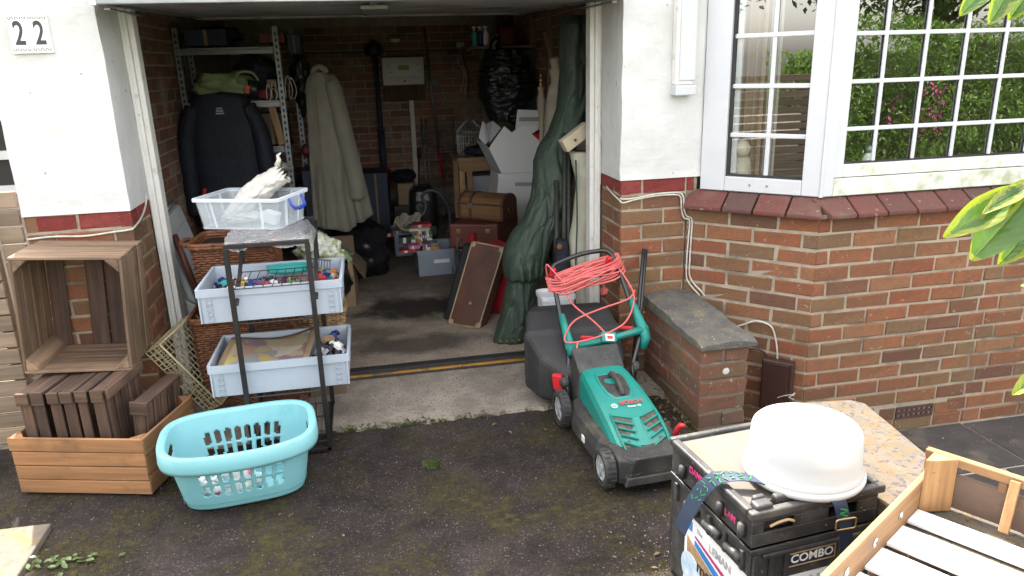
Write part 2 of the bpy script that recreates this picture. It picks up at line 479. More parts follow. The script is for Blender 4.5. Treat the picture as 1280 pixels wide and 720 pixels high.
M['flag'] = mat('flag', (.055, .048, .044), (.032, .028, .026), sc=6, rough=.8, bump=.8, bsc=60, bdist=.006, rnd=.25, c3=(.09, .075, .06), sc3=5, thr3=(.56, .7), c5=(.3, .28, .25), sc5=60, thr5=(.72, .75))
M['capstone'] = mat('capstone', (.085, .080, .076), (.135, .125, .105), sc=14, rough=.95, bump=1.0, bsc=70, bdist=.01, c3=(.17, .15, .085), sc3=9, thr3=(.54, .66), fac3=.7, c5=(.30, .28, .25), sc5=70, thr5=(.66, .71))
M['lichen_slab'] = mat('lichen_slab', (.085, .072, .058), (.12, .098, .075), sc=22, rough=.95, bump=1.0, bsc=90, bdist=.006, c3=(.125, .078, .026), sc3=24, thr3=(.47, .60), fac3=.65, c5=(.055, .05, .052), sc5=62, thr5=(.57, .63))

def drive_material():
    m, nt, b, new, link = _nodes('driveway')
    tc = new('ShaderNodeTexCoord'); co = tc.outputs['Object']
    vo = new('ShaderNodeTexVoronoi'); vo.inputs['Scale'].default_value = 230; link(co, vo.inputs['Vector'])
    sp = new('ShaderNodeSeparateColor'); link(vo.outputs['Color'], sp.inputs[0])
    chip = ramp(new, [(0, (.011, .0078, .0064)), (.45, (.018, .0126, .0106)), (.78, (.026, .0185, .016)), (.95, (.040, .030, .027)), (.992, (.13, .108, .098))]); link(sp.outputs[0], chip.inputs[0])
    n0 = nz(new, link, co, 7, 6, .7); r0 = ramp(new, [(.34, (.5,) * 3), (.68, (1.6,) * 3)]); link(n0.outputs[0], r0.inputs[0])
    base = mixc(new, link, 1.0, chip.outputs[0], r0.outputs[0], 'MULTIPLY')
    n2 = nz(new, link, co, 2.3, 7, .74, .3)
    r2 = ramp(new, [(.46, (0, 0, 0)), (.56, (1,) * 3)]); link(n2.outputs[0], r2.inputs[0])
    n2b = nz(new, link, co, 34, 5, .75)
    r2b = ramp(new, [(.38, (.05,) * 3), (.56, (1,) * 3)]); link(n2b.outputs[0], r2b.inputs[0])
    moss = ramp(new, [(.32, (.012, .010, .003)), (.52, (.036, .030, .006)), (.72, (.074, .062, .012))]); link(n2b.outputs[0], moss.inputs[0])
    f = new('ShaderNodeMath'); f.operation = 'MULTIPLY'; link(r2.outputs[0], f.inputs[0]); link(r2b.outputs[0], f.inputs[1])
    col = mixc(new, link, f.outputs[0], base, moss.outputs[0])
    n3 = nz(new, link, co, 1.5, 6, .65)
    r3 = ramp(new, [(.51, (0, 0, 0)), (.66, (.9,) * 3)]); link(n3.outputs[0], r3.inputs[0])
    pale = ramp(new, [(0, (.024, .017, .0175)), (.5, (.044, .032, .0325)), (.85, (.072, .055, .054)), (.97, (.15, .125, .12))]); link(sp.outputs[1], pale.inputs[0])
    col = mixc(new, link, r3.outputs[0], col, pale.outputs[0])
    link(col, b.inputs['Base Color'])
    b.inputs['Roughness'].default_value = .88
    b.inputs['Specular IOR Level'].default_value = .35
    bp = new('ShaderNodeBump'); bp.inputs['Strength'].default_value = .6; bp.inputs['Distance'].default_value = .004
    link(vo.outputs['Distance'], bp.inputs['Height'])
    bp2 = new('ShaderNodeBump'); bp2.inputs['Strength'].default_value = .8; bp2.inputs['Distance'].default_value = .03
    link(n2b.outputs[0], bp2.inputs['Height']); link(bp.outputs[0], bp2.inputs['Normal'])
    link(bp2.outputs[0], b.inputs['Normal'])
    return m
M['drive'] = drive_material()
M['soil'] = mat('soil', (.05, .055, .025), (.035, .04, .018), sc=3, rough=.95, bump=.5)

# ---------------------------------------------------------------- ground
B().add([(-60, -60, -.31), (60, -60, -.31), (60, 60, -.31), (-60, 60, -.31)], [(0, 1, 2, 3)]).build('ground', M['soil'], kind='structure')
b = B()
nx, ny = 84, 96
X0, X1, Y0, Y1 = -4.2, 1.20, -6.2, -.262
vs = []
for j in range(ny + 1):
    for i in range(nx + 1):
        x, y = X0 + (X1 - X0) * i / nx, Y0 + (Y1 - Y0) * j / ny
        z = noise.fractal(Vector((x * 2.4, y * 2.4, 1)), 1, 2, 4) * .006 - .012
        if x < -1.5 or True: z += 0
        vs.append((x, y, z))
b.add(vs, [(j * (nx + 1) + i, j * (nx + 1) + i + 1, (j + 1) * (nx + 1) + i + 1, (j + 1) * (nx + 1) + i) for j in range(ny) for i in range(nx)])
b.build('driveway', M['drive'], smooth=True, kind='structure')
b = B(); b.box(1.13, 1.205, -6.2, -.65, -.31, -.013); b.box(-4.2, 1.2, -6.26, -6.2, -.31, -.015)
b.build('driveway_edging', M['concrete'], bevel=.006, kind='structure')
b = B(); b.box(-4.2, -1.5, -.262, 1.4, -.2, -.014)
b.build('side_passage_path', M['drive'], kind='structure')

# lichened slab cut to a sun patch outline, its pale tone painting in sunlight
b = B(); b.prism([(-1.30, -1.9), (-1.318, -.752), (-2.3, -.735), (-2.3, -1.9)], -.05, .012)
M['sun_patch_slab'] = mat('sun_patch_slab', (.17, .145, .115), (.125, .105, .085), sc=30, rough=.95, bump=1.0, bsc=120, bdist=.005, c3=(.19, .15, .05), sc3=13, thr3=(.54, .66), fac3=.6)
b.build('sun_patch_slab', M['sun_patch_slab'], bevel=.006, kind='structure')
# apron: rough broken front edge
b = B()
n = 90
top, bot, back = [], [], []
for i in range(n + 1):
    x = -1.5 + 2.73 * i / n
    yy = -.262 - .012 * noise.fractal(Vector((x * 7, 3, 0)), 1, 2, 4) - (.012 if noise.noise(Vector((x * 23, 0, 4))) > .25 else 0)
    top.append((x, yy, .004)); bot.append((x, yy - .012, -.03)); back.append((x, .268, .004))
b.sheet([bot, top, back])
b.build('concrete_apron', M['concrete'], kind='structure')
B().box(-1.35, 1.38, .425, 4.66, -.1, .002).build('garage_floor', M['garage_floor'], kind='structure')
th = T('door_threshold', loc=(0, .3, 0), kind='structure')
B().box(-1.09, 1.09, .266, .300, -.05, .006).build('front_strip', M['dark_strip'], th, bevel=.002)
B().box(-1.09, 1.09, .299, .319, -.05, .014).build('yellow_strip', M['yellow'], th, bevel=.004)
B().box(-1.09, 1.09, .3185, .366, -.05, .008).build('channel', M['dark_strip'], th, bevel=.002)
B().box(-1.09, 1.09, .3655, .4265, -.05, .012).build('rubber_seal', M['black_rubber'], th, bevel=.004)

# paving in front of the bay
pv = T('paving', loc=(1.45, -.45, -.27), kind='structure')
B().box(1.45, 5.2, -4.5, -.44, -.33, -.278).build('bedding', M['mortar_dark'], pv)
y = -.452
row = 0
while y > -4.0:
    d = random.choice((.32, .42, .46)); x = 1.452 - random.uniform(0, .3)
    while x < 5.0:
        w = random.choice((.38, .52, .6, .46))
        a, c = max(x, 1.452), x + w
        if c - a > .06:
            bb = B().box(a + .006, c - .006, y - d + .012, y, -.32, -.27 + rj(.003))
            bb.build('paving_stone', M['flag'], pv, bevel=.008)
        x += w
    y -= d; row += 1

# ---------------------------------------------------------------- garage piers
REV = .30
def pier(x0, x1, label, mirror):
    t = T('gate_pier' if False else 'garage_pier', label, 'pier', ((x0 + x1) / 2, .15, 0))
    B().box(x0 + .005, x1 - .005, .005, REV, -.03, 1.0).build('mortar_core', M['mortar'], t)
    w = x1 - x0
    # front bricks up to the painted course
    ar = (lambda r: 0 if r % 2 else -.1125) if not mirror else (lambda r: (w % .225) - .225 if False else (0 if r % 2 else -.1125))
    brickwork(t, (x0, 0), (1, 0), w, .925 - .075 * 13, 13, M['brick'], first=ar)
    brickwork(t, (x0, 0), (1, 0), w + (.035 if mirror else 0), .925, 1, M['brick_paint'], first=(lambda r: -.02 if not mirror else -.1125), jit=.002)
    if not mirror:      # left pier: reveal faces +X
        brickwork(t, (x1, 0), (0, 1), REV - .01, .925 - .075 * 13, 13, M['brick'], first=lambda r: -.1125 if r % 2 else 0)
        brickwork(t, (x1, 0), (0, 1), REV - .01, .925, 1, M['brick_paint'], first=lambda r: -.1125)
        brickwork(t, (x0, REV), (0, -1), REV, .7, 4, M['brick'])
    else:
        brickwork(t, (x0, REV), (0, -1), REV - .0, .925 - .075 * 13, 13, M['brick'], first=lambda r: .30 - .225 * 2 + (.1125 if r % 2 else 0))
        brickwork(t, (x0, REV), (0, -1), REV - .0, .925, 1, M['brick_paint'], first=lambda r: .3 - .225 * 2 + .1125)
    if mirror: B().box(x1 - .004, x1 + .05, .006, REV, .80, 1.0).build('mortar_infill', M['mortar'], t)
    # rendered upper part, slightly uneven face with a lip over the painted course
    def rnd_face():
        bb = B()
        pts = [(x0 + .002, REV), (x0 - .003, -.004), (x1 + .004 if not mirror else x1 + .062, -.004), (x1 + .004 if not mirror else x1 + .062, REV)]
        if mirror: pts[0] = (x0 - .004, REV); pts[1] = (x0 - .004, -.004)
        rows = []
        for k in range(41):
            z = .999 + (2.2 - .999) * k / 40
            ring = []
            segs = 26
            for (pa, pb, ns) in ((pts[0], pts[1], 14), (pts[1], pts[2], 22), (pts[2], pts[3], 14), (pts[3], pts[0], 3)):
                for q in range(ns):
                    u = q / ns
                    x = pa[0] + (pb[0] - pa[0]) * u; yv = pa[1] + (pb[1] - pa[1]) * u
                    dz = noise.fractal(Vector((x * 6, yv * 6, z * 6)), 1, 2, 3) * .004
                    cxm, cym = (x0 + x1) / 2, .15
                    ring.append((x + (dz if x > cxm else -dz) * (abs(x - cxm) > w / 2 - .01), yv + dz * (yv < .01) - (.004 if k == 0 and yv < .01 else 0), z))
            rows.append(ring)
        bb.loft(rows)
        return bb
    rnd_face().build('render', M['render'], t, smooth=False)
    return t
lp = pier(-1.5, -1.09, 'white rendered brick pier beside the garage door carrying the number plate', False)
rp = pier(1.09, 1.43, 'white rendered brick pier between the garage opening and the bay', True)

# house number
hn = T('house_number_plate', 'white ceramic plate reading 22 on the rendered pier', 'number plate', (-1.33, -.006, 1.71), rot=rotm(0, 1.2, 0))
b = B(); b.box(-1.4025, -1.3315, -.016, -.003, 1.638, 1.782); b.box(-1.3305, -1.2595, -.016, -.003, 1.638, 1.782)
b.build('tile', M['plate'], hn, bevel=.002)
for k, xx in enumerate((-1.367, -1.295)):
    text('digit', '2', .122, M['ink'], hn, frame_m((xx, -.0165, 1.709), (1, 0, 0), (0, 0, 1)), ext=.0006, bold=.0022, sx=.66)
b = B()
for k in range(16):
    for z0 in (1.652, 1.768):
        x = -1.396 + k * .0084 + (.004 if k > 7 else 0)
        b.ob((x, -.0163, z0), (.003, .0012, .011), (0, 28 if k % 2 else -28, 0))
b.build('border_pattern', M['ink_brown'], hn, kind='stuff')

# garage roof, lintel, inner walls
b = B(); b.box(-1.56, 1.5, .0, 4.75, 2.20, 2.32)
b.build('garage_roof', M['joist'], kind='structure')
lt = T('garage_lintel', 'white rendered lintel hidden above the open garage door', 'lintel', (0, .15, 1.9), kind=None)
B().box(-1.085, 1.085, -.002, .30, 1.885, 2.2).build('render', M['render'], lt)
gl = T('garage_wall', 'bare brick inner wall on the rack side of the garage', 'wall', (-1.35, 2.4, 0))
b = B(); b.box(-1.42, -1.305, .302, 4.7, 0, 2.2)
b.build('mortar_core', M['mortar_dark'], gl)
brickwork(gl, (-1.3, .305), (0, 1), 2.25, .40, 20, M['brick_inside'], D=.03)
gb = T('garage_wall', 'back wall of the garage behind the meter box', 'wall', (0, 4.65, 0))
B().box(-1.304, 1.354, 4.605, 4.72, 0, 2.2).build('mortar_core', M['mortar_dark'], gb)
brickwork(gb, (-.80, 4.6), (1, 0), 1.98, .30, 22, M['brick_inside'], D=.03)
gr = T('garage_wall', 'inner wall of the garage behind the tall green cover', 'wall', (1.4, 2.4, 0))
b = B(); b.box(1.355, 1.47, .302, 4.7, 0, 2.2); b.build('mortar_core', M['mortar_dark'], gr)
brickwork(gr, (1.35, 4.6), (0, -1), 3.2, 1.28, 11, M['brick_inside'], D=.03)
# studs and a rail on that wall
st = T('wall_stud', 'pale timber battens fixed high on the inner garage wall', 'battens', (1.34, 3.2, 1.5))
M['stud'] = wood('stud', (.22, .15, .10), (.15, .10, .07), 'z')
for yy in (2.3, 2.9, 3.5): B().box(1.315, 1.348, yy, yy + .05, 1.3, 2.15).build('batten', M['stud'], st)
# ceiling joists
for k in range(6):
    B().box(-1.3, 1.35, 1.0 + k * .62, 1.05 + k * .62, 2.08, 2.2).build('ceiling_joist', M['joist'], kind='structure')

# timber door frame
for x0, x1, lab in ((-1.09, -1.036, 'white painted timber jamb beside the wire basket'), (1.034, 1.086, 'white painted timber jamb behind the lawn mower')):
    t = T('door_jamb', lab, 'door jamb', ((x0 + x1) / 2, .33, 0))
    s = 1 if x0 < 0 else -1
    e = x0 if s > 0 else x1
    b = B(); b.box(min(e, e + s * .030), max(e, e + s * .030), .301, .38, .005, 1.98); b.build('post', M['white_gloss'], t, bevel=.003)
    b = B(); b.box(min(e + s * .0305, e + s * .053), max(e + s * .0305, e + s * .053), .318, .39, .006, 1.98); b.build('stop', M['white_gloss'], t, bevel=.003)
    b = B(); b.box(min(e + s * .004, e + s * .016), max(e + s * .004, e + s * .016), .294, .3005, .006, 1.98); b.build('bead', M['white_gloss'], t, bevel=.002)

# up and over door, open
gd = T('garage_door', 'raised grey up and over garage door above the opening', 'garage door', (0, .9, 1.85), rot=rotm(math.degrees(math.atan2(.07, 2.1)), 0, 0))
D0, D1 = (-.14, 1.803), (1.96, 1.873)
def dz(y): return D0[1] + (D1[1] - D0[1]) * (y - D0[0]) / (D1[0] - D0[0])
b = B()
W = 1.058
rows = []
k = 0
yy = D0[0] + .05
prof = []
while yy < D1[0] - .06:
    prof += [(yy, .012), (yy + .035, .012), (yy + .043, .022), (yy + .062, .022)]
    yy += .07
b.sheet([[(-W + .02, p, dz(p) + h) for p, h in prof], [(W - .02, p, dz(p) + h) for p, h in prof]])
b.build('panel', M['door_under'], gd, thick=.002)
b = B()
b.hexa([(-W, D0[0], dz(D0[0])), (W, D0[0], dz(D0[0])), (W, D0[0] + .05, dz(D0[0] + .05)), (-W, D0[0] + .05, dz(D0[0] + .05)), (-W, D0[0], dz(D0[0]) + .05), (W, D0[0], dz(D0[0]) + .05), (W, D0[0] + .05, dz(D0[0]) + .05), (-W, D0[0] + .05, dz(D0[0]) + .05)])
b.build('bottom_rail', M['steel'], gd, bevel=.004)
b = B(); b.box(-W, W, D1[0] - .06, D1[0], dz(D1[0]) - .004, dz(D1[0]) + .04); b.build('top_rail', M['door_under'], gd, bevel=.004)
for x in (-W, W - .03, -.02):
    b = B(); b.beam((x + .015, D0[0] + .051, dz(D0[0]) + .022), (x + .015, D1[0] - .061, dz(D1[0]) + .022), .03, .038); b.build('stile', M['door_under'], gd)
b = B(); b.box(-W - .004, -W + .02, D0[0] - .003, D0[0] + .02, dz(D0[0]) - .002, dz(D0[0]) + .06); b.build('end_cap', M['white_gloss'], gd)
for s in (-1, 1):
    b = B(); b.beam((s * 1.03, .35, 1.58), (s * 1.0, .36, 1.86), .03, .008, (0, 1, 0)) if False else b.beam((s * 1.02, -.08, 1.792), (s * 1.025, .42, 1.80), .022, .006); b.build('lifting_arm', M['steel'], gd)
b = B(); b.prism([(-.06, .25), (.06, .25), (.035, .62), (-.035, .62)], 1.80, 1.815); b.build('latch_plate', M['steel'], gd)

# ---------------------------------------------------------------- bay wall
A0, A1 = Vector((1.43, 0)), Vector((1.862, -.445))
du = (A1 - A0).normalized(); SL = (A1 - A0).length
dn = Vector((du.y, -du.x))          # outward
if dn.y > 0: dn = -dn
def sg(s, off=0, z=0):              # s measured back from the corner, off inwards
    p = A1 - du * s - dn * off
    return Vector((p.x, p.y, z))
bw = T('bay_wall', 'red brick base of the corner bay window with a sloping red sill', 'wall', (1.862, -.445, -.27))
b = B(); q = .004
t1 = A1 - dn * q; k_ = math.tan(R(22.5)) * q
b.prism([(1.43 + q, .0), (A1.x + k_ - q * .3, -.445 + q), (5.0, -.445 + q), (5.0, .2), (1.43, .2)], -.32, .852)
b.build('mortar_core', M['mortar'], bw)
def pat_left(r):          # r from the bottom; spans from the pier to the corner
    par = r % 2
    d0 = .067 if par else .18
    e = [SL]
    x = SL - d0
    while x > .02: e.append(x); x -= .225
    e.append(0 - .0)
    e = e[::-1]
    return [(a + (.005 if i else 0), c - (.005 if c < SL else 0)) for i, (a, c) in enumerate(zip(e[:-1], e[1:]))]
def pat_front(r):
    par = r % 2
    e = [0] + ([.177, .402, .627, .81] if par else [.064, .289, .514, .739, .905])
    if par: e += [.925] if r % 4 == 1 else [.95]
    else: e += [1.02]
    while e[-1] < 2.9: e.append(e[-1] + .225)
    return [(a + (.005 if i else 0), c - .005) for i, (a, c) in enumerate(zip(e[:-1], e[1:]))]
NR = 15
ZB = .85 - .075 * NR
ab = lambda xc, zc, a, c: (ZB + .075 < zc < ZB + .15) and False
AIR = (2.385, 2.59, -.20, -.145)
brickwork(bw, A0, du, SL, ZB, NR, M['brick'], pattern=pat_left, D=.05)
def skip_air(xc, zc, a, c):
    return zc < -.14 and zc > -.215 and (A1.x + c > 2.38 and A1.x + a < 2.6)
brickwork(bw, A1, (1, 0), 2.9, ZB, NR, M['brick'], pattern=pat_front, D=.05, skip=lambda xc, zc, a, c: xc > 2.0 or skip_air(xc, zc, a, c))
av = B()
xa, xb, za, zb = 2.385, 2.595, -.208, -.143
for z in (za, (za + zb) / 2 - .006, zb - .012): av.box(xa, xb, -.448, -.425, z, z + .012)
for i in range(8): x = xa + (xb - xa - .012) * i / 7; av.box(x, x + .012, -.4475, -.426, za + .0125, zb - .0125)
M['airbrick'] = mat('airbrick', (.09, .04, .032), (.06, .03, .025), sc=20, rough=.85, bump=.5)
av.build('air_brick', M['airbrick'], bw)
B().box(xa + .012, xb - .012, -.424, -.42, za + .012, zb - .012).build('air_void', M['dark_void'], bw)
for xx in (2.29, 2.605):
    put('brick', brick_mesh(.085 if xx < 2.4 else .14, .065, .05, M['brick'], 1), bw, Matrix.Translation((xx + (.045 if xx < 2.4 else .07), -.445, -.175)))
# sill: sloping on-edge bricks
def sill(p_back, p_front, p_back2, p_front2):
    b = B()
    a, c, a2, c2 = p_back, p_front, p_back2, p_front2
    b.hexa([(c.x, c.y, .851), (c2.x, c2.y, .851), (a2.x, a2.y, .851), (a.x, a.y, .851), (c.x, c.y, .870), (c2.x, c2.y, .870), (a2.x, a2.y, .936), (a.x, a.y, .936)])
    b.build('sill_brick', M['sill_brick'], bw, bevel=.005, seg=2)
PR = .058
tk = math.tan(R(22.5))
sj = [0, .135, .285, .43, .62]
for i, (s0, s1) in enumerate(zip(sj[:-1], sj[1:])):
    g0, g1 = s0 + .004, s1 - .004
    ext0 = -PR * tk if i == 0 else s0 + .004
    sill(sg(g1, .045), sg(g1, -PR + rj(.003)), sg(.0 + .045 * tk if i == 0 else g0, .045), sg(-PR * tk + .002 if i == 0 else g0, -PR + rj(.003)))
x = 0
i = 0
while x < 2.0:
    w = .15
    c0 = A1.x + x + .004; c1 = A1.x + x + w - .004
    yb, yf = -.445 + .045, -.445 - PR + rj(.003)
    bx0 = A1.x - .045 * tk + .0 if i == 0 else c0; fx0 = A1.x + PR * tk - .0 if i == 0 else c0
    if i == 0: bx0, fx0 = A1.x - .045 * tk + .002, A1.x + PR * tk * 0 + PR * tk + .0
    if i == 0: fx0 = A1.x + PR * tk * -0 + (PR * tk) * 1.0 - 2 * PR * tk * 0
    sill(Vector((bx0, yb, 0)), Vector((fx0, yf, 0)), Vector((c1, yb, 0)), Vector((c1, yf, 0)))
    x += w; i += 1
b = B()
b.prism([(1.43, .02), tuple(sg(0, -.035)[:2]), (1.862 + .02, -.478), (5.0, -.478), (5.0, -.38), (1.9, -.38), (1.5, .02)], .8525, .868)
b.build('sill_mortar', M['mortar_old'], bw)

# ---------------------------------------------------------------- bay window
bwin = T('bay_window', 'white bay window with small square panes above the brick base', 'window', (1.86, -.41, .94))
WT = 2.06
FO = .03
def lbar(name, s0, s1, z0, z1, o0, o1, m, par, bev=.004):
    b = B()
    p = [sg(s1, o1), sg(s0, o1), sg(s0, o0), sg(s1, o0)]
    q_ = [sg(s1, o0), sg(s0, o0), sg(s0, o1), sg(s1, o1)]
    b.hexa([(v.x, v.y, z0) for v in q_] + [(v.x, v.y, z1) for v in q_])
    return b.build(name, m, par, bevel=bev)
wl = T('side_window'); wl.parent = bwin; wl.matrix_local = world_of(bwin).inverted(); MW[wl.name] = Matrix.Identity(4)
U = M['upvc']
lbar('frame', .452, .57, .938, WT, FO, .10, U, wl)
lbar('frame', .018, .097, .938, WT, FO, .10, U, wl)
lbar('frame', .0975, .4515, .938, 1.006, FO + .001, .10, U, wl)
lbar('frame', .0975, .4515, 2.0, WT, FO + .001, .10, U, wl)
for z0, z1, s0, s1 in ((1.0065, 1.016, .0975, .4515),): lbar('gasket', s0, s1, z0, z1, FO + .02, .07, M['black_rubber'], wl, 0)
lbar('gasket', .438, .4515, 1.0165, 1.999, FO + .02, .09, M['black_rubber'], wl, 0)
lbar('inner_stile', .412, .4375, 1.017, 1.999, .068, .09, U, wl, .002)
ZS = [1.0165, 1.199, 1.419, 1.637, 1.855, 1.999]
SS = [.0975, .266, .4375]
for i in range(5):
    for j in range(2):
        a, c = SS[j] + (.0 if j == 0 else .011), SS[j + 1] - (.011 if j == 0 else 0)
        bb = B(); v0, v1 = sg(c, .062 + rj(.0012)), sg(a, .062 + rj(.0012)); za, zc = ZS[i] + .0, ZS[i + 1]
        bb.add([(v0.x, v0.y, za), (v1.x, v1.y, za), (v1.x, v1.y, zc), (v0.x, v0.y, zc)], [(0, 1, 2, 3)])
        bb.build('pane', M['glass'], wl)
for z in ZS[1:-1]: lbar('glazing_bar', .0975, .445, z - .010, z + .010, .050, .0605, U, wl, .003)
lbar('glazing_bar', .256, .276, 1.017, 1.999, .052, .0625, U, wl, .003)
for s in (.33, .25): 
    v = sg(s, FO - .001, .972); B().lathe(v, [(.005, -.001), (.005, .001)], 10, Matrix(((dn.x, du.x, 0), (dn.y, du.y, 0), (0, 0, 1))) @ rotm(0, 90, 0)).build('screw_cap', M['steel'], wl)
# corner post
b = B()
c0, c1 = sg(.0175, FO - .006), sg(.0175, .1)
b.prism([tuple(c0[:2]), (1.868, -.42), (1.8835, -.4205), (1.8835, -.33), tuple(c1[:2])], .9385, WT)
b.build('corner_post', M['upvc'], bwin, bevel=.004)
wf = T('front_window'); wf.parent = bwin; wf.matrix_local = world_of(bwin).inverted(); MW[wf.name] = Matrix.Identity(4)
XR = 3.72
def fbar(name, x0, x1, z0, z1, y0, y1, m, bev=.004): return B().box(x0, x1, y0, y1, z0, z1).build(name, m, wf, bevel=bev)
fbar('frame', 1.884, 1.935, .9385, WT, -.416, -.33, U)
fbar('frame', 1.9355, XR, .9385, 1.016, -.417, -.33, M['upvc_algae'])
fbar('frame', 1.9355, XR, 2.01, WT, -.415, -.33, U)
fbar('casement', 1.936, 1.985, 1.019, 2.009, -.404, -.34, U)
fbar('casement', 1.9855, XR - .1, 1.0195, 1.076, -.403, -.34, M['upvc_algae'])
fbar('casement', 1.9855, XR - .1, 1.965, 2.009, -.403, -.34, U)
fbar('gasket', 1.9855, XR - .1, 1.0765, 1.082, -.392, -.36, M['black_rubber'], 0)
XS = [1.986 + .002, 2.142, 2.342, 2.543, 2.745, 2.945, 3.146, 3.346, 3.55]
ZF = [1.0825, 1.229, 1.431, 1.629, 1.829, 1.964]
for i in range(5):
    for j in range(len(XS) - 1):
        y0 = -.376 + rj(.0007); tl = rj(.0007); t2 = rj(.0007)
        bb = B().add([(XS[j], y0 - tl - t2, ZF[i]), (XS[j + 1], y0 + tl - t2, ZF[i]), (XS[j + 1], y0 + tl + t2, ZF[i + 1]), (XS[j], y0 - tl + t2, ZF[i + 1])], [(0, 1, 2, 3)])
        bb.build('pane', M['glass'], wf)
for z in ZF[1:-1]: fbar('glazing_bar', 1.9855, XR - .1, z - .009, z + .009, -.387, -.3785, U, .003)
for x in XS[1:-1]: fbar('glazing_bar', x - .009, x + .009, 1.083, 1.963, -.388, -.3795, U, .003)

# room behind the bay, roof over it
M['room'] = mat('room', (.12, .10, .08), (.09, .075, .06), sc=2, rough=.9)
rm = T('room_interior', loc=(2.6, 1, .3), kind='structure')
b = B(); b.box(1.44, 4.2, 2.6, 2.65, .2, 2.1); b.box(4.2, 4.25, -.3, 2.6, .2, 2.1); b.box(1.38, 1.43, .205, 2.6, .2, 2.1); b.box(1.44, 4.2, -.2, 2.6, .2, .25)
b.build('room_shell', M['room'], rm)
b = B(); b.prism([(1.50, .03), tuple(sg(.0, .11)[:2]), (4.1, -.325), (4.1, -.15), (1.9, -.15), (1.6, .1)], .90, .93); b.build('window_board', M['upvc'], rm)
M['soffit'] = mat('soffit', (.5, .5, .48), rough=.7)
b = B(); b.prism([(1.436, -.02), (1.85, -.50), (5.0, -.50), (5.0, 2.7), (1.436, 2.7)], 2.062, 2.32); b.build('bay_roof', M['soffit'], kind='structure')
b = B(); b.box(3.74, 5.0, -.44, -.2, .9, 2.06); b.build('bay_side_wall', M['render'], kind='structure')

# things on the room side of the glass
M['curtain'] = mat('curtain', (.30, .22, .13), (.22, .16, .10), sc=5, rough=.9)
M['net'] = mat('net', (.45, .43, .38), (.38, .36, .32), sc=6, rough=.9)
def curtain(name, s0, s1, off, z0, z1, m, label, k=9, amp=.016):
    b = B(); r0, r1 = [], []
    for i in range(61):
        s = s0 + (s1 - s0) * i / 60; o = off + amp * math.sin(i / 60 * k * 2 * math.pi) + amp * .5 * math.sin(i * .7)
        p = sg(s, o); r0.append((p.x, p.y, z0)); r1.append((p.x, p.y, z1))
    b.sheet([r0, r1]); o = b.build(name, m, smooth=True); return tag(o, label, 'curtain')
curtain('curtain', .47, .33, .17, .99, 2.05, M['curtain'], 'fawn curtain drawn back behind the side panes of the bay', 4)
curtain('net_curtain', .335, .27, .20, .99, 2.05, M['net'], 'pale hanging next to the fawn curtain in the bay', 3)
orn = T('ornament', 'cream stone figurine on the window board behind the lowest side pane', 'ornament', tuple(sg(.40, .13, .93)))
M['stone'] = mat('stone', (.52, .47, .38), (.40, .36, .28), sc=14, rough=.7)
c = sg(.40, .125, .93)
b = B(); b.lathe(c, [(.035, 0), (.045, .05), (.042, .11), (.034, .155), (.018, .175)], 14); b.build('body', M['stone'], orn, smooth=True)
b = B(); b.lathe(c + Vector((-.006, -.012, .165)), [(.008, 0), (.03, .012), (.038, .04), (.03, .068), (.008, .08)], 12, rotm(12, -14, 0)); b.build('head', M['stone'], orn, smooth=True)
bo = T('bottle', 'small white bottle standing inside the front window', 'bottle', (2.19, -.29, .93))
b = B(); b.lathe((2.19, -.29, .93), [(.03, 0), (.032, .11), (.026, .15), (.014, .175)], 16); b.build('body', M['plate'], bo, smooth=True)
b = B(); b.lathe((2.19, -.29, 1.106), [(.014, 0), (.014, .03)], 12); b.build('cap', M['steel'], bo, smooth=True)

# ---------------------------------------------------------------- low wall beside the mower
lw = T('garden_wall', 'low weathered brick wall with a dark stone cap beside the lawn mower', 'wall', (1.33, -.32, 0))
LX0, LX1, LY = 1.228, 1.446, -.642
B().box(LX0 + .006, LX1 - .006, LY + .006, -.004, -.32, .368).build('mortar_core', M['mortar_old'], lw)
def pat_lwf(r):
    return [(0, .213)] if r % 5 not in (4, 0) else [(0, .102), (.112, .213)]
brickwork(lw, (LX0, LY), (1, 0), .213, .367 - .075 * 9, 9, M['brick_old'], pattern=lambda r: [(0, .102), (.112, .213)] if r in (8, 4, 1) else [(0, .213)], jit=.003)
brickwork(lw, (LX0, 0), (0, -1), .642, .367 - .075 * 6, 6, M['brick_old'], first=lambda r: -.02 if r % 2 else -.13, jit=.003)
brickwork(lw, (LX1, LY), (0, 1), .64, .367 - .075 * 9, 9, M['brick_old'], jit=.003)
b = B()
rows = []
N = 16
for j in range(N + 1):
    y = -.672 + .668 * j / N
    w0, w1 = LX0 - .016 + .004 * noise.noise(Vector((y * 20, 0, 1))), LX1 + .024 + .006 * noise.noise(Vector((y * 17, 3, 1)))
    ring = [(w0, y, .368)]
    K = 10
    for k in range(K + 1):
        u = k / K
        ring.append((w0 + (w1 - w0) * u, y, .398 + .016 * math.sin(math.pi * u) + .006 * noise.fractal(Vector((u * 6, y * 18, 2)), 1, 2, 3) + (-.012 if j in (0,) else 0) + (.012 if j > N * .45 else 0) + .01 * (j / N)))
    ring.append((w1, y, .368))
    rows.append(ring)
b.loft(rows); b.build('capstone', M['capstone'], lw, smooth=False, bevel=.003)
M['spot'] = mat('lichen_spot', (.62, .61, .58), (.5, .49, .45), sc=40, rough=.9)
b = B(); b.lathe((1.345, LY - .001, .255), [(.001, .004), (.013, .003), (.019, 0)], 9, rotm(90, 0, 0)); b.build('lichen_spot', M['spot'], lw)

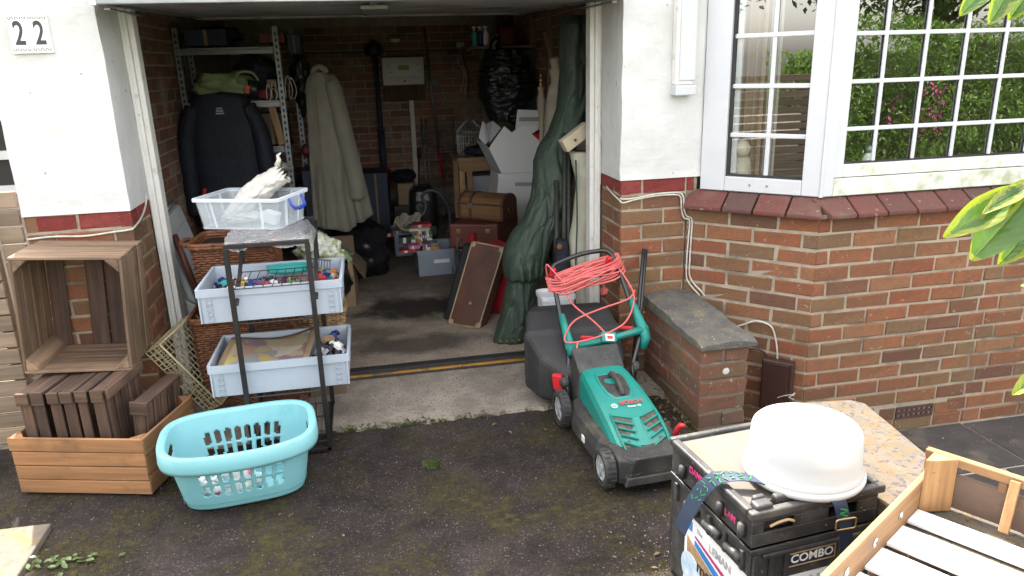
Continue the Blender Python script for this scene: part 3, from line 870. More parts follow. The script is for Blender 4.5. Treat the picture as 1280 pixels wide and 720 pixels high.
# lichen covered wall at the front
fw = T('garden_wall', 'low wall topped by a lichen speckled slab beneath the cake box and slatted tray', 'wall', (1.32, -1.9, 0))
ang = math.atan2(-.095, -.65)
wd = Vector((-.13, -.99)).normalized(); wx = Vector((-wd.y, wd.x)); wx = -wx if wx.x < 0 else wx
P0 = Vector((1.247, -1.262))
def wp(a, l, z): p = P0 + wx * a + wd * l; return (p.x, p.y, z)
b = B()
outl = [(0, .02), (.02, 0), (.225, .0), (.262, .035), (.262, 1.6), (0, 1.6)]
b.loft([[wp(a, l, z) for a, l in outl] for z in (.345, .405)])
b.build('slab', M['lichen_slab'], fw, bevel=.008, seg=3)
b = B(); b.loft([[wp(a, l, z) for a, l in ((.03, .04), (.235, .04), (.235, 1.6), (.03, 1.6))] for z in (-.32, .344)]); b.build('mortar_core', M['mortar_old'], fw)
q0 = P0 + wx * .022 + wd * .04
brickwork(fw, (q0.x, q0.y), wd, 1.5, .34 - .075 * 5, 5, M['brick_old'], jit=.003)
q1 = P0 + wx * .022 + wd * .032
brickwork(fw, (q1.x, q1.y), wx, .22, .34 - .075 * 8, 8, M['brick_old'], pattern=lambda r: [(0, .102), (.112, .215)] if r % 3 == 0 else [(0, .215)], jit=.003)
q2 = P0 + wx * .243 + wd * 1.5
brickwork(fw, (q2.x, q2.y), -wd, 1.46, .34 - .075 * 8, 8, M['brick_old'], jit=.003)

# ---------------------------------------------------------------- fences, neighbour
def fence(name, label, p0, p1, z1, pitch, hgt, cat='fence', posts=True):
    p0, p1 = Vector(p0), Vector(p1); L = (p1 - p0).length; d = (p1 - p0) / L
    t = T(name, label, cat, (p0.x, p0.y, 0), math.atan2(d.y, d.x))
    z = .012; 
    me = None
    while z + hgt <= z1:
        bb = B(); bb.box(0, L, -.011, .011, 0, hgt)
        if me is None: me = bb.mesh('slat', M['fence'])
        o = put('slat', me, t, world_of(t) @ Matrix.Translation((0, rj(.002), z)))
        k = o.modifiers.new('bevel', 'BEVEL'); k.width = .003
        z += pitch
    if posts:
        n_ = max(1, int(L / .9))
        for i in range(n_ + 1):
            x = min(max(.03, L * i / n_), L - .03)
            bb = B(); bb.box(x - .022, x + .022, .0115, .05, -.05, z1 - .01); bb.build('post', M['fence'], t, local=True)
    return t
fence('slat_fence', 'pale timber slat fence behind the stacked wooden crates', (-2.8, -.035, 0), (-1.612, -.035, 0), 1.12, .0735, .066)
fence('slat_fence', 'narrow strip of short timber slats against the rendered pier', (-1.60, .0, 0), (-1.512, .0, 0), 1.135, .0735, .066, posts=False)
fence('slat_fence', 'tall slat fence along the far side of the drive', (-2.75, -5.2, 0), (-2.75, -1.25, 0), 1.36, .085, .07)
nh = T('neighbour_house', 'brick house wall with a grey window beyond the slat fence', 'house', (-3.2, 1.6, 0))
b = B(); b.box(-6.5, -1.97, 1.505, 2.4, -.2, 2.35); b.build('wall', M['mortar_dark'], nh)
brickwork(nh, (-2.62, 1.5), (1, 0), .645, 1.40, 11, M['brick_inside'], D=.03)
w_ = B(); w_.box(-2.75, -2.05, 1.47, 1.5, .90, .95); w_.box(-2.75, -2.05, 1.47, 1.5, 1.32, 1.37); w_.box(-2.11, -2.05, 1.471, 1.5, .9505, 1.3195); w_.box(-2.75, -2.05, 1.465, 1.5, 1.10, 1.15); wfr = w_.build('window_frame', M['upvc'], nh)
B().box(-2.75, -2.111, 1.48, 1.49, .951, 1.319).build('pane', M['dark_void'], nh)

# ---------------------------------------------------------------- hedge and trees over the road (seen in the panes)
M['hedge'] = leafmat('hedge_leaf', (.08, .15, .028), (.125, .20, .045), tr=(.26, .46, .06), tf=.4)
M['tree_leaf'] = leafmat('tree_leaf', (.045, .085, .022), (.07, .115, .034), tr=(.16, .28, .04), tf=.4)
M['bark'] = mat('bark', (.07, .055, .04), (.045, .035, .028), sc=12, rough=.95, bump=.8)
M['petal'] = mat('petal', (.30, .03, .15), (.22, .02, .11), sc=30, rough=.6)
def leaves(pts, size, m, name, parent, kind='stuff'):
    b = B(); vs, fs = [], []
    for p in pts:
        a = Matrix.Rotation(random.uniform(0, 6.28), 3, 'Z') @ Matrix.Rotation(random.uniform(-1.2, 1.2), 3, 'X') @ Matrix.Rotation(rj(.8), 3, 'Y')
        s = size * random.uniform(.6, 1.3); k = len(vs)
        for q in ((0, -1, 0), (.45, -.1, .12), (0, 1, 0), (-.45, -.1, .12)): vs.append(Vector(p) + a @ (Vector(q) * s))
        fs.append((k, k + 1, k + 2, k + 3))
    b.add(vs, fs)
    return b.build(name, m, parent, kind=kind)
hd = T('hedge', 'dense green front garden hedge mirrored in the bay panes', 'hedge', (8, -7.2, -.3))
pts = []
for i in range(36000):
    x = random.uniform(2.6, 14.5); z = random.uniform(-.3, 1.95 + .35 * noise.noise(Vector((x * .8, 0, 0)))); dpt = random.random() ** 2
    pts.append((x, -6.75 - dpt * .8 + .45 * noise.fractal(Vector((x * .9, z * 1.1, 3)), 1, 2, 3), z))
leaves(pts, .042, M['hedge'], 'foliage', hd)
B().box(2.7, 14.4, -8.1, -7.45, -.3, 1.6).build('inner_growth', M['soil'], hd)
pts = [(random.gauss(random.choice((6.95, 7.5, 7.75)), .10), -6.45 + rj(.06), random.gauss(random.choice((.62, .95)), .09)) for _ in range(170)]
leaves(pts, .036, M['petal'], 'flowers', hd)
fh = T('hedge', 'clipped hedge on the far side of the road', 'hedge', (0, -13.4, -.3))
pts = [(random.uniform(-22, 26), -13 - random.random() ** 2 * .8 , random.uniform(-.3, 1.7)) for i in range(14000)]
leaves(pts, .14, M['hedge'], 'foliage', fh)
B().box(-22, 26, -14.4, -13.4, -.3, 1.5).build('inner_growth', M['soil'], fh)
B().box(-60, 60, -12.2, -9.2, -.309, -.300).build('road', M['concrete'], kind='structure')  # unseen road, added with the strip below to throw sunlight into the garage
B().box(-60, 60, -9.19, -6.3, -.309, -.20).build('bounce_pavement', M['concrete'], kind='structure')  # unseen paving strip, added to bounce sun into the garage
def tree(x, y, h, r, label):
    t = T('tree', label, 'tree', (x, y, -.3))
    b = B(); b.tube([(x, y, -.3), (x + .1, y, h * .4), (x - .1, y + .1, h * .75)], [.2, .15, .06], 10); b.build('trunk', M['bark'], t, smooth=True)
    b = B()
    for i in range(7):
        a = i * .9; b.tube([(x, y, h * (.35 + .05 * i)), (x + math.cos(a) * r * .5, y + math.sin(a) * r * .5, h * (.5 + .05 * i)), (x + math.cos(a) * r * .8, y + math.sin(a) * r * .8, h * (.6 + .05 * i))], [.07, .045, .02], 6)
    b.build('limbs', M['bark'], t, smooth=True)
    cl = [Vector((random.gauss(0, .42), random.gauss(0, .42), random.gauss(0, .3))) for _ in range(26)]
    pts = []
    for i in range(6500):
        c = random.choice(cl); pts.append((x + (c.x + random.gauss(0, .17)) * r, y + (c.y + random.gauss(0, .17)) * r, h * .68 + (c.z + random.gauss(0, .14)) * r))
    leaves(pts, .075, M['tree_leaf'], 'crown', t)
tree(6.3, -9.6, 4.4, 1.7, 'broad tree behind the front garden hedge')
tree(10.6, -10.4, 4.8, 2.0, 'taller tree farther along the front garden hedge')
tree(-4.6, -15.5, 5.0, 2.0, 'small tree behind the far hedge beyond the slat fence')
tree(-7.2, -5.8, 5.2, 2.2, 'broad added tree hiding bright sky from the side panes')  # added so that the side panes mirror dark leaves instead of sky
tree(-9.0, -3.2, 4.6, 1.9, 'bushy added tree hiding bright sky from the side panes')  # second tree added to darken the side panes
# ================================================================ OBJECTS
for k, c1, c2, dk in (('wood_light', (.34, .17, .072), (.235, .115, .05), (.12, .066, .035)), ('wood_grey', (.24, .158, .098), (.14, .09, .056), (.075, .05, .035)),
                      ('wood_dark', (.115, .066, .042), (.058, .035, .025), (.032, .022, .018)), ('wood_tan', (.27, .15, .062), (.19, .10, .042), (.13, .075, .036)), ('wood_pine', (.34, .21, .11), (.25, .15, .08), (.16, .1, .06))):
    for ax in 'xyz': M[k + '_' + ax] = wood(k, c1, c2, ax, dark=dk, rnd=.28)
def plank(t, x0, x1, y0, y1, z0, z1, wd_, ax, name='plank', j=.0012, bev=.0022):
    b = B(); b.box(x0 + rj(j), x1 + rj(j), y0, y1, z0 + rj(j * .5), z1 + rj(j * .5))
    o = b.build(name, M[wd_ + '_' + ax], t, local=True, bevel=bev, seg=1)
    return o
def crate(t, L, W, H, nl, ns, nb, wd_, post=.045, th=.011, gap=.004, skipb=(), bot='x', postwd=None):
    for s in (-1, 1):
        for i in range(nl):
            z0 = H * i / nl
            y = s * (W / 2 - th / 2); plank(t, -L / 2 + rj(.003), L / 2 + rj(.003), y - th / 2, y + th / 2 + rj(.0008), z0 + gap / 2, z0 + H / nl - gap / 2, wd_, 'x')
        for i in range(ns):
            z0 = H * i / ns
            x = s * (L / 2 - th / 2 - .0005); plank(t, x - th / 2, x + th / 2, -W / 2 + th + .0006, W / 2 - th - .0006, z0 + gap / 2, z0 + H / ns - gap / 2 , wd_, 'y')
    for sx in (-1, 1):
        for sy in (-1, 1):
            cx, cy = sx * (L / 2 - th - .001), sy * (W / 2 - th - .001)
            b = B(); b.prism([(cx, cy), (cx - sx * post, cy), (cx, cy - sy * post)], .002, H - .001)
            b.build('corner_post', M[(postwd or wd_) + '_z'], t, local=True, bevel=.002, seg=1)
    for i in range(nb):
        if i in skipb: continue
        if bot == 'x': w = (W - 2 * th) / nb; y0 = -W / 2 + th + w * i; plank(t, -L / 2 + th + .001, L / 2 - th - .001, y0 + gap * .7, y0 + w - gap * .7, .0, .009, wd_, 'x')
        else: w = (L - 2 * th) / nb; x0 = -L / 2 + th + w * i; plank(t, x0 + gap * .7, x0 + w - gap * .7, -W / 2 + th + .001, W / 2 - th - .001, .0, .009, wd_, 'y')

wc = T('wooden_crate', 'pale orange wooden crate on the ground holding darker crates', 'crate', (-1.214, -.366, 0), R(-15.8), 'wooden crates stacked by the pier')
crate(wc, .535, .39, .238, 4, 3, 5, 'wood_light')
# dark slatted crate standing on its side inside it
dk = T('wooden_crate', 'dark brown slatted crate on its side under the open crate', 'crate', (-1.285, -.335, .012), R(-10), 'wooden crates stacked by the pier')
L_, D_, H_ = .335, .30, .395
xs = [-.165, -.112, -.056, .0, .054, .107, .165]
for i in range(6):
    a, c = xs[i] + .003 + (.006 if i in (2, 5) else 0), xs[i + 1] - .002
    plank(dk, a, c, -D_ / 2 + .0 + rj(.006), D_ / 2, H_ - .014 + rj(.002), H_ + rj(.003), 'wood_dark', 'y')
    plank(dk, a, c - .002, -D_ / 2 - .012 + rj(.003), -D_ / 2 - .0005 - .0, H_ - .05 + rj(.004), H_ - .001 + rj(.003), 'wood_dark', 'x')
    if i != 3 or True: plank(dk, a + .002, c - (.012 if i in (1, 4) else .004), -D_ / 2 + .001, -D_ / 2 + .012, .01, H_ - .0155, 'wood_dark', 'z')
for i in range(5):
    y0 = -D_ / 2 + .018 + i * .056; plank(dk, .165 - .012, .165, y0, y0 + .042, .01, H_ - .0165, 'wood_dark', 'z')
    plank(dk, -.165, -.153, y0, y0 + .042, .01, H_ - .0165, 'wood_dark', 'z')
plank(dk, -.15, .15, D_ / 2 - .013, D_ / 2 - .001, .01, H_ - .0165, 'wood_dark', 'x')
plank(dk, .1655, .178, -D_ / 2 + .004, D_ / 2, H_ - .045, H_ - .004, 'wood_dark', 'y')
d2 = T('wooden_crate', 'small dark wooden tray on edge beside the laundry basket', 'crate', (-1.035, -.33, .012), R(-14), 'wooden crates stacked by the pier')
d2.matrix_world = MW[d2.name] = Matrix.Translation((-1.035, -.335, .012)) @ rotm(0, 5, -14).to_4x4()
for i in range(2): plank(d2, -.03, .03, -.14 + i * .0, .14, .30 + i * .012, .312 + i * .012, 'wood_dark', 'y') if i == 0 else None
plank(d2, -.034, .034, -.152, -.1405, .262, .318, 'wood_dark', 'x'); plank(d2, -.034, .034, .1405, .152, .262, .318, 'wood_dark', 'x')
for i in range(5):
    y0 = -.138 + i * .056
    plank(d2, .02, .03, y0, y0 + .044, .005, .299, 'wood_dark', 'z'); plank(d2, -.03, -.02, y0, y0 + .044, .005, .299, 'wood_dark', 'z')
plank(d2, -.019, .019, -.139, -.129, .005, .299, 'wood_dark', 'z')
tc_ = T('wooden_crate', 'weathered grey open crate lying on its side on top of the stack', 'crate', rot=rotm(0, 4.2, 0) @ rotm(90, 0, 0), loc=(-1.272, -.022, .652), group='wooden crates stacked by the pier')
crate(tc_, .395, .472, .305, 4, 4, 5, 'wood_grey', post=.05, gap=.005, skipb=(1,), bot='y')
for k in list(tc_.children):       # base slats take dark wood, painting in the shade inside the crate
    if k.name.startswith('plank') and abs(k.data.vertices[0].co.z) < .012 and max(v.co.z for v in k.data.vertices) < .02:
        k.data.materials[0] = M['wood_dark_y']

# ---------------------------------------------------------------- laundry basket
M['aqua'] = mat('aqua', (.185, .445, .485), (.21, .47, .505), sc=3, rough=.38, rough2=.55, spec=.45, c3=(.12, .33, .36), sc3=9, thr3=(.58, .78), fac3=.55, c5=(.30, .48, .48), sc5=70, thr5=(.70, .74))
lb = T('laundry_basket', 'turquoise plastic laundry basket with slotted sides on the drive', 'basket', (-.655, -.655, 0), R(7))
def superr(a, hx, hy, n=3.4):
    c, s = math.cos(a), math.sin(a)
    k = (abs(c / hx) ** n + abs(s / hy) ** n) ** (-1 / n)
    return c * k, s * k
NA, NH = 176, 44
Hb = .246
vs = []
def bpt(a, t):
    hx, hy = .214 + (.257 - .214) * t ** .8, .128 + (.186 - .128) * t ** .8
    x, y = superr(a, hx, hy)
    dip = .004 * math.cos(2 * a) * t * t
    return Vector((x, y, .004 + (Hb + dip) * t))
for j in range(NH + 1):
    for i in range(NA): vs.append(bpt(2 * math.pi * i / NA, j / NH))
def in_hole(p):
    side = abs(p.y) > .11 and abs(p.x) < .19
    if side:
        for zc, hh in ((.092, .025), (.153, .027)):
            for k in range(8):
                cx = (k - 3.5) * .0365 * (1 + (zc - .1) * .6)
                dx = p.x - cx; dzz = p.z - zc + .0
                if abs(dx) < .0115:
                    if abs(dzz) < hh - .0115 or dx * dx + (abs(dzz) - hh + .0115) ** 2 < .0115 ** 2: return True
    elif abs(p.y) < .06 and abs(p.x) > .15:
        dzz = p.z - .196; yy = abs(p.y)
        if abs(dzz) < .016 and (yy < .044 or (yy - .044) ** 2 + dzz * dzz < .016 ** 2): return True
    return False
fs = []
for j in range(NH):
    for i in range(NA):
        q = (j * NA + i, j * NA + (i + 1) % NA, (j + 1) * NA + (i + 1) % NA, (j + 1) * NA + i)
        c = sum((vs[k] for k in q), Vector()) / 4
        if not in_hole(c): fs.append(q)
b = B(); b.add(vs, fs); k = len(b.v)
b.add([bpt(2 * math.pi * i / NA, 0) for i in range(NA)], [tuple(range(NA - 1, -1, -1))])
b.build('body', M['aqua'], lb, local=True, smooth=True, thick=.003)
b = B(); rings = []
for off, dzv in ((0, 0), (.006, .006), (.020, .007), (.027, .0), (.030, -.046), (.027, -.060), (.022, -.060), (.022, -.004), (.004, -.002)):
    rings.append([])
    for i in range(NA):
        a = 2 * math.pi * i / NA; p = bpt(a, 1); q = p.normalized(); q.z = 0; q.normalize()
        rings[-1].append(p + Vector((q.x * off, q.y * off, dzv)))
b.loft(rings + [rings[0]], False, False)
b.build('rim', M['aqua'], lb, local=True, smooth=True)
b = B()
for sgn in (-1, 1):
    for zc in (.058,):
        pass
b.loft([[Vector((*superr(2 * math.pi * i / 80, .2205 + o, .1345 + o), z)) for i in range(80)] for o, z in ((.001, .022), (.004, .026), (.006, .03))], False, False)
b.build('base_ridge', M['aqua'], lb, local=True, smooth=True)

def lump(c, size, amp=.25, f=3.0, n=4, seed=0, rot=None, flat=None):
    bm = bmesh.new(); bmesh.ops.create_icosphere(bm, subdivisions=n, radius=1)
    b = B(); vs = []
    m = rot or Matrix.Identity(3)
    for v in bm.verts:
        p = v.co.copy(); d = 1 + amp * noise.fractal(p * f + Vector((seed * 7.1, seed, 0)), 1, 2, 4)
        w = amp * .35 * abs(noise.noise(p * f * 2.7 + Vector((seed, 3, 1))))
        p = p * (d - w)
        p = Vector((p.x * size[0], p.y * size[1], p.z * size[2]))
        if flat is not None and p.z < flat: p.z = flat
        vs.append(Vector(c) + m @ p)
    b.add(vs, [tuple(v.index for v in f_.verts) for f_ in bm.faces]); bm.free()
    return b
M['cloth_white'] = mat('cloth_white', (.78, .77, .74), (.68, .66, .63), sc=7, rough=.8, bump=.3, bsc=30)
M['cloth_pink'] = mat('cloth_pink', (.60, .07, .17), (.7, .12, .25), sc=9, rough=.8)
M['cloth_teal'] = mat('cloth_teal', (.05, .18, .20), (.30, .42, .40), sc=16, rough=.8)
M['cloth_print'] = mat('cloth_print', (.74, .72, .68), (.25, .45, .50), sc=22, thr=(.5, .56), rough=.8, c3=(.55, .08, .18), sc3=16, thr3=(.6, .64))
def lbw(x, y, z): return tuple(world_of(lb) @ Vector((x, y, z)))
for (x, y, s, m_, lab) in ((-.10, -.05, (.075, .06, .065), 'cloth_white', 'crumpled white cloth low in the turquoise basket'), (.0, -.055, (.05, .045, .05), 'cloth_pink', 'pink crumpled cloth in the turquoise basket'),
                           (-.09, .03, (.07, .05, .045), 'cloth_teal', 'dark teal cloth at the bottom of the turquoise basket'), (-.05, -.09, (.11, .025, .075), 'cloth_print', 'printed white cloth against the slots of the turquoise basket')):
    tag(lump(lbw(x, y, s[2] * .8 + .01), s, .35, 2.2, 4, x * 9).build('folded_cloth', M[m_], smooth=True), lab, 'cloth', 'cloths in the turquoise basket')

# ---------------------------------------------------------------- shelf stand with grey crates
M['stand'] = mat('stand', (.024, .023, .023), (.016, .015, .015), sc=9, rough=.45, metal=.3)
M['wire'] = mat('wire', (.03, .03, .03), rough=.45, metal=.4)
sd = T('shelf_stand', 'narrow dark metal folding stand carrying the two pale grey crates', 'stand', (-.5, -.24, 0))
xl0, xl1 = -.652, -.348
def stand_leg(x, y, z1, dxt=0): B().beam((x, y, 0), (x + dxt, y, z1), .020, .016, (0, 1, 0)).build('leg', M['stand'], sd, bevel=.002)
stand_leg(xl0, -.435, .90); stand_leg(xl1, -.435, .90)
stand_leg(xl0 - .02, .02, .905); stand_leg(xl1 + .0, .02, .905)
for y, z in ((-.435, .908), (.02, .913), (-.435, .008)):
    B().box(xl0 - .008 - (.02 if y > 0 else 0), xl1 + .008, y - .008, y + .008, z - .0075, z + .0085).build('cross_bar', M['stand'], sd, bevel=.002)
for x in (xl0, xl1): B().beam((x, -.4265, .012), (x, .0115, .012), .012, .014).build('side_bar', M['stand'], sd)
for x in (xl0, xl1): B().beam((x + .0105, -.43, .67), (x + .0105, .012, .90), .006, .016, (1, 0, 0)).build('brace', M['stand'], sd, bevel=.001)
def wire_shelf(z0, z1, y0, y1, nx_=9, ny_=4, drop=0):
    b = B()
    for i in range(nx_): x = xl0 + .010 + (xl1 - xl0 - .02) * i / (nx_ - 1); b.tube([(x, y0, z0), (x, y1, z1)], .0016, 5)
    for j in range(ny_): t = j / (ny_ - 1); y = y0 + (y1 - y0) * t; b.tube([(xl0, y, z0 + (z1 - z0) * t), (xl1, y, z0 + (z1 - z0) * t)], .0022, 5)
    return b.build('wire_shelf', M['wire'], sd)
wire_shelf(.272, .272, -.426, .012, 12, 6); wire_shelf(.590, .590, -.426, .012, 12, 6); wire_shelf(.735, .742, -.428, -.19, 9, 3)
wire_shelf(.425, .555, .0, .012, 11, 3); wire_shelf(.03, .262, -.405, -.40, 10, 3); wire_shelf(.014, .016, -.426, .012, 10, 4)

M['euro'] = mat('euro', (.40, .45, .52), (.36, .405, .47), sc=3, rough=.5, spec=.4, c3=(.30, .33, .37), sc3=6, thr3=(.55, .8), fac3=.4)
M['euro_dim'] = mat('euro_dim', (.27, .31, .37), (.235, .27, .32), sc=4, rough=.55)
def euro(label, loc, rz, L, W, H, m, group, cells=True):
    t = T('storage_crate', label, 'crate', loc, rz, group)
    b = B(); hx, hy = L / 2, W / 2; k = .012; th = .005
    def ring(o, z, r=.014): return [(x, y, z) for x, y in rrect(0, 0, L - 2 * o, W - 2 * o, max(.004, r - o * .3), 3)]
    b.loft([ring(k, 0), ring(.007, H - .004), ring(.007 + th, H - .004), ring(k + th, .006)], True, True)
    b.build('body', m, t, local=True, bevel=.0015, seg=1)
    b = B()
    b.loft([ring(.006, H - .032), ring(.0, H - .032), ring(.0, H), ring(.011, H), ring(.011, H - .006)], False, False)
    b.loft([ring(.0068, H - .012), ring(.0, H - .0115)], False, False)
    b.build('rim', m, t, local=True)
    if cells:
        b = B()
        for sy in (-1,):
            for sx in (-1, 1):
                x0 = sx * (hx - .048); w = .022
                n_ = 4; hh = (H - .045) / n_
                for q in range(n_):
                    z0 = .008 + q * hh
                    y1 = -hy + .0085 - .0
                    yq = -hy + .012 - (z0 / H) * .004
                    for bx in ((x0 - w / 2, x0 + w / 2, z0, z0 + .003), (x0 - w / 2, x0 + w / 2, z0 + hh - .006, z0 + hh - .003), (x0 - w / 2, x0 - w / 2 + .003, z0, z0 + hh - .004), (x0 + w / 2 - .003, x0 + w / 2, z0, z0 + hh - .004)):
                        b.box(bx[0], bx[1], yq - .006, yq + .004, bx[2], bx[3])
                b.box(sx * (hx - .012) - .003, sx * (hx - .012) + .003, -hy + .002, -hy + .014, .004, H - .034)
        for x in (-.5, -.25, 0, .25, .5): b.box(x * L * .8 - .0015, x * L * .8 + .0015, -hy - .001, -hy + .006, H - .031, H - .013)
        b.build('rib_cells', m, t, local=True, kind='stuff')
    return t
eu = euro('upper pale grey crate on the stand, full of small toys', (-.512, -.215, .5935), R(-.5), .565, .385, .142, M['euro'], 'grey crates on the stand')
el = euro('lower pale grey crate on the stand, with a tattered picture book', (-.512, -.215, .2755), R(-.5), .565, .385, .138, M['euro'], 'grey crates on the stand')

# toys
TOYC = {'red': (.32, .02, .022), 'blue': (.02, .05, .2), 'yellow': (.42, .26, .015), 'green': (.03, .20, .07), 'black': (.02, .02, .022), 'white': (.7, .7, .68), 'orange': (.55, .18, .03), 'teal': (.05, .36, .34), 'tan': (.36, .24, .14), 'purple': (.14, .05, .2), 'grey': (.25, .26, .28)}
for k, c in TOYC.items(): M['toy_' + k] = mat('toy_' + k, c, rough=.35)
def toy_mesh(kind, m):
    b = B()
    if kind == 'block':
        b.box(-.02, .02, -.012, .012, 0, .018)
        for x in (-.012, .012):
            for y in (-.006, .006): b.lathe((x, y, .018), [(.004, 0), (.004, .004)], 8)
        mm = [m]
    elif kind == 'car':
        b.box(-.026, .026, -.011, .011, .005, .014); b.hexa([(-.016, -.010, .014), (.012, -.010, .014), (.012, .010, .014), (-.016, .010, .014), (-.010, -.008, .023), (.006, -.008, .023), (.006, .008, .023), (-.010, .008, .023)])
        b.mi = 1
        for x in (-.016, .016):
            for y in (-.012, .012): b.lathe((x, y, .006), [(.006, -.002), (.006, .002)], 10, rotm(90, 0, 0))
        mm = [m, M['toy_black']]
    elif kind == 'figure':
        b.box(-.008, -.001, -.005, .005, 0, .016); b.box(.001, .008, -.005, .005, 0, .016); b.hexa([(-.008, -.005, .016), (.008, -.005, .016), (.008, .005, .016), (-.008, .005, .016), (-.006, -.004, .03), (.006, -.004, .03), (.006, .004, .03), (-.006, .004, .03)])
        b.beam((-.006, 0, .028), (-.014, -.002, .017), .004, .004); b.beam((.006, 0, .028), (.014, -.002, .017), .004, .004)
        b.mi = 1; b.lathe((0, 0, .03), [(.003, 0), (.0055, .003), (.0055, .009), (.003, .011)], 8); mm = [m, M['toy_yellow']]
    else:
        b.tube(arc((0, .016), .016, 0, 360, 16, 'xy', .006)[:-1], .006, 6, closed=True); mm = [m]
    return b.mesh('toy', mm, None, False)
def heap(parent_t, x0, x1, y0, y1, zf, n, seed):
    rs = random.Random(seed); b = B(); mats_ = [M['toy_' + k] for k in list(TOYC) + ['black', 'grey', 'black', 'red', 'blue', 'black', 'tan']]
    for i in range(n):
        b.mi = rs.randrange(len(mats_)); x, y = rs.uniform(x0, x1), rs.uniform(y0, y1)
        c = (x, y, zf(x, y) + rs.uniform(-.008, .010)); r = (rs.uniform(0, 180), rs.uniform(0, 180), rs.uniform(0, 180))
        k = rs.random(); s = rs.uniform(.008, .018)
        if k < .5: b.ob(c, (s * 1.6, s, s * .7), r)
        elif k < .75: b.lathe(c, [(s * .5, -s * .3), (s * .5, s * .3)], 8, rotm(*r))
        else: b.tube([Vector(c) + rotm(*r) @ Vector((q, q * q * 8, 0)) for q in (-.02, -.01, 0, .01, .02)], .003, 5)
    return b, mats_
zt = lambda x, y: .655 + .022 * noise.noise(Vector((x * 6, y * 6, 0))) + .012
b, mm = heap(None, -.775, -.255, -.385, -.055, zt, 620, 3)
tag(b.build('toy_clutter', mm, kind='stuff'), 'heap of tiny mixed toy pieces in the upper grey crate', 'toys')
rs = random.Random(11)
KN = {'block': 'toy brick with studs', 'car': 'toy car', 'figure': 'toy figure', 'ring': 'toy ring'}
combos = [(k, c) for k in ('block', 'car', 'figure', 'ring') for c in ('red', 'blue', 'yellow', 'green', 'white', 'orange', 'teal', 'purple')]
rs.shuffle(combos)
for i, (k, c) in enumerate(combos):
    x, y = -.755 + .49 * ((i * .618) % 1), -.37 + .29 * ((i * .37 + .1) % 1)
    s = rs.uniform(.8, 1.1)
    o = put('toy_' + {'block': 'brick'}.get(k, k), toy_mesh(k, M['toy_' + c]), None, Matrix.Translation((x, y, zt(x, y) + .012)) @ rotm(rs.uniform(-35, 35), rs.uniform(-35, 35), rs.uniform(0, 360)).to_4x4() @ Matrix.Scale(s, 4))
    tag(o, f'{c} {KN[k]} among the toys in the upper grey crate', 'toy', 'toys in the upper grey crate')
# larger things poking out of that crate
b = B(); b.loft([[(-.46 + .10 * math.cos(a) * q, -.09 + .035 * math.sin(a) * q, .70 + h) for a in [i * math.pi / 10 for i in range(20)]] for q, h in ((.8, 0), (1, .01), (1, .035), (.93, .035), (.93, .012))], True, True)
tag(b.build('toy_boat', M['toy_teal'], bevel=.002), 'turquoise plastic dish at the back of the upper grey crate', 'toy')
b = B(); c0 = Vector((-.335, -.12, .735)); r_ = rotm(62, 12, 8)
for i in range(9): b.ob(c0 + r_ @ Vector((-.048 + i * .012, 0, 0)), (.004, .045, .006), r_)
for y in (-.02, .02): b.ob(c0 + r_ @ Vector((0, y, 0)), (.105, .006, .0065), r_)
tag(b.build('toy_grille', M['toy_black']), 'black plastic grating standing in the upper grey crate', 'toy')
b = B(); b.hexa([tuple(Vector((-.325, -.285, .69)) + rotm(0, 8, 15) @ Vector(p)) for p in ((-.022, -.02, 0), (.022, -.02, 0), (.022, .02, 0), (-.022, .02, 0), (-.018, -.018, .036), (.018, -.018, .036), (.018, .018, .036), (-.018, .018, .036))]); b.lathe((-.325, -.285, .726), [(.014, 0), (.012, .008), (.005, .010)], 12)
tag(b.build('toy_cup', M['toy_red'], bevel=.003), 'bright red square toy tub near the corner of the upper grey crate', 'toy')
# lower crate: picture book and black odds and ends
def art_material():
    m, nt, b, new, link = _nodes('cover_art')
    tc = new('ShaderNodeTexCoord'); v = new('ShaderNodeTexVoronoi'); v.inputs['Scale'].default_value = 13
    n = nz(new, link, tc.outputs['Object'], 9, 4); mx = new('ShaderNodeVectorMath'); mx.operation = 'MULTIPLY_ADD'; mx.inputs[1].default_value = (.12, .12, .12)
    link(n.outputs[1], mx.inputs[0]); link(tc.outputs['Object'], mx.inputs[2]); link(mx.outputs[0], v.inputs['Vector'])
    sp = new('ShaderNodeSeparateColor'); link(v.outputs['Color'], sp.inputs[0])
    r = ramp(new, [(0, (.42, .36, .24)), (.18, (.50, .40, .13)), (.34, (.14, .10, .10)), (.46, (.38, .22, .16)), (.6, (.24, .28, .33)), (.72, (.55, .50, .42)), (.86, (.20, .14, .22))], 'CONSTANT'); link(sp.outputs[0], r.inputs[0])
    link(mixc(new, link, .35, r.outputs[0], (.30, .22, .13)), b.inputs['Base Color']); b.inputs['Roughness'].default_value = .6
    return m
M['art'] = art_material()
M['card'] = mat('card', (.30, .21, .125), (.245, .17, .10), sc=5, rough=.85, bump=.1)
M['card_dark'] = mat('card_dark', (.16, .11, .07), (.12, .085, .055), sc=5, rough=.85)
pb = T('picture_book', 'tattered brown picture book curling out of the lower grey crate', 'book', (-.56, -.22, .33))
def bookpt(u, v, o=0):
    x = -.775 + .375 * u; y = -.375 + .30 * v
    z = .372 + .03 * v + .035 * u ** 3 * (1 - .3 * v) + .012 * math.sin(u * 5 + v * 2) + o
    return (x + .03 * v, y, z)
b = B(); b.sheet([[bookpt(u / 12, v / 8, .003) for u in range(13)] for v in range(9)]); b.build('cover', M['card'], pb, smooth=True, thick=.006)
b = B(); b.sheet([[bookpt(.08 + .84 * u / 12, .07 + .84 * v / 8, .009) for u in range(13)] for v in range(9)]); b.build('cover_picture', M['art'], pb, smooth=True)
zl = lambda x, y: .36
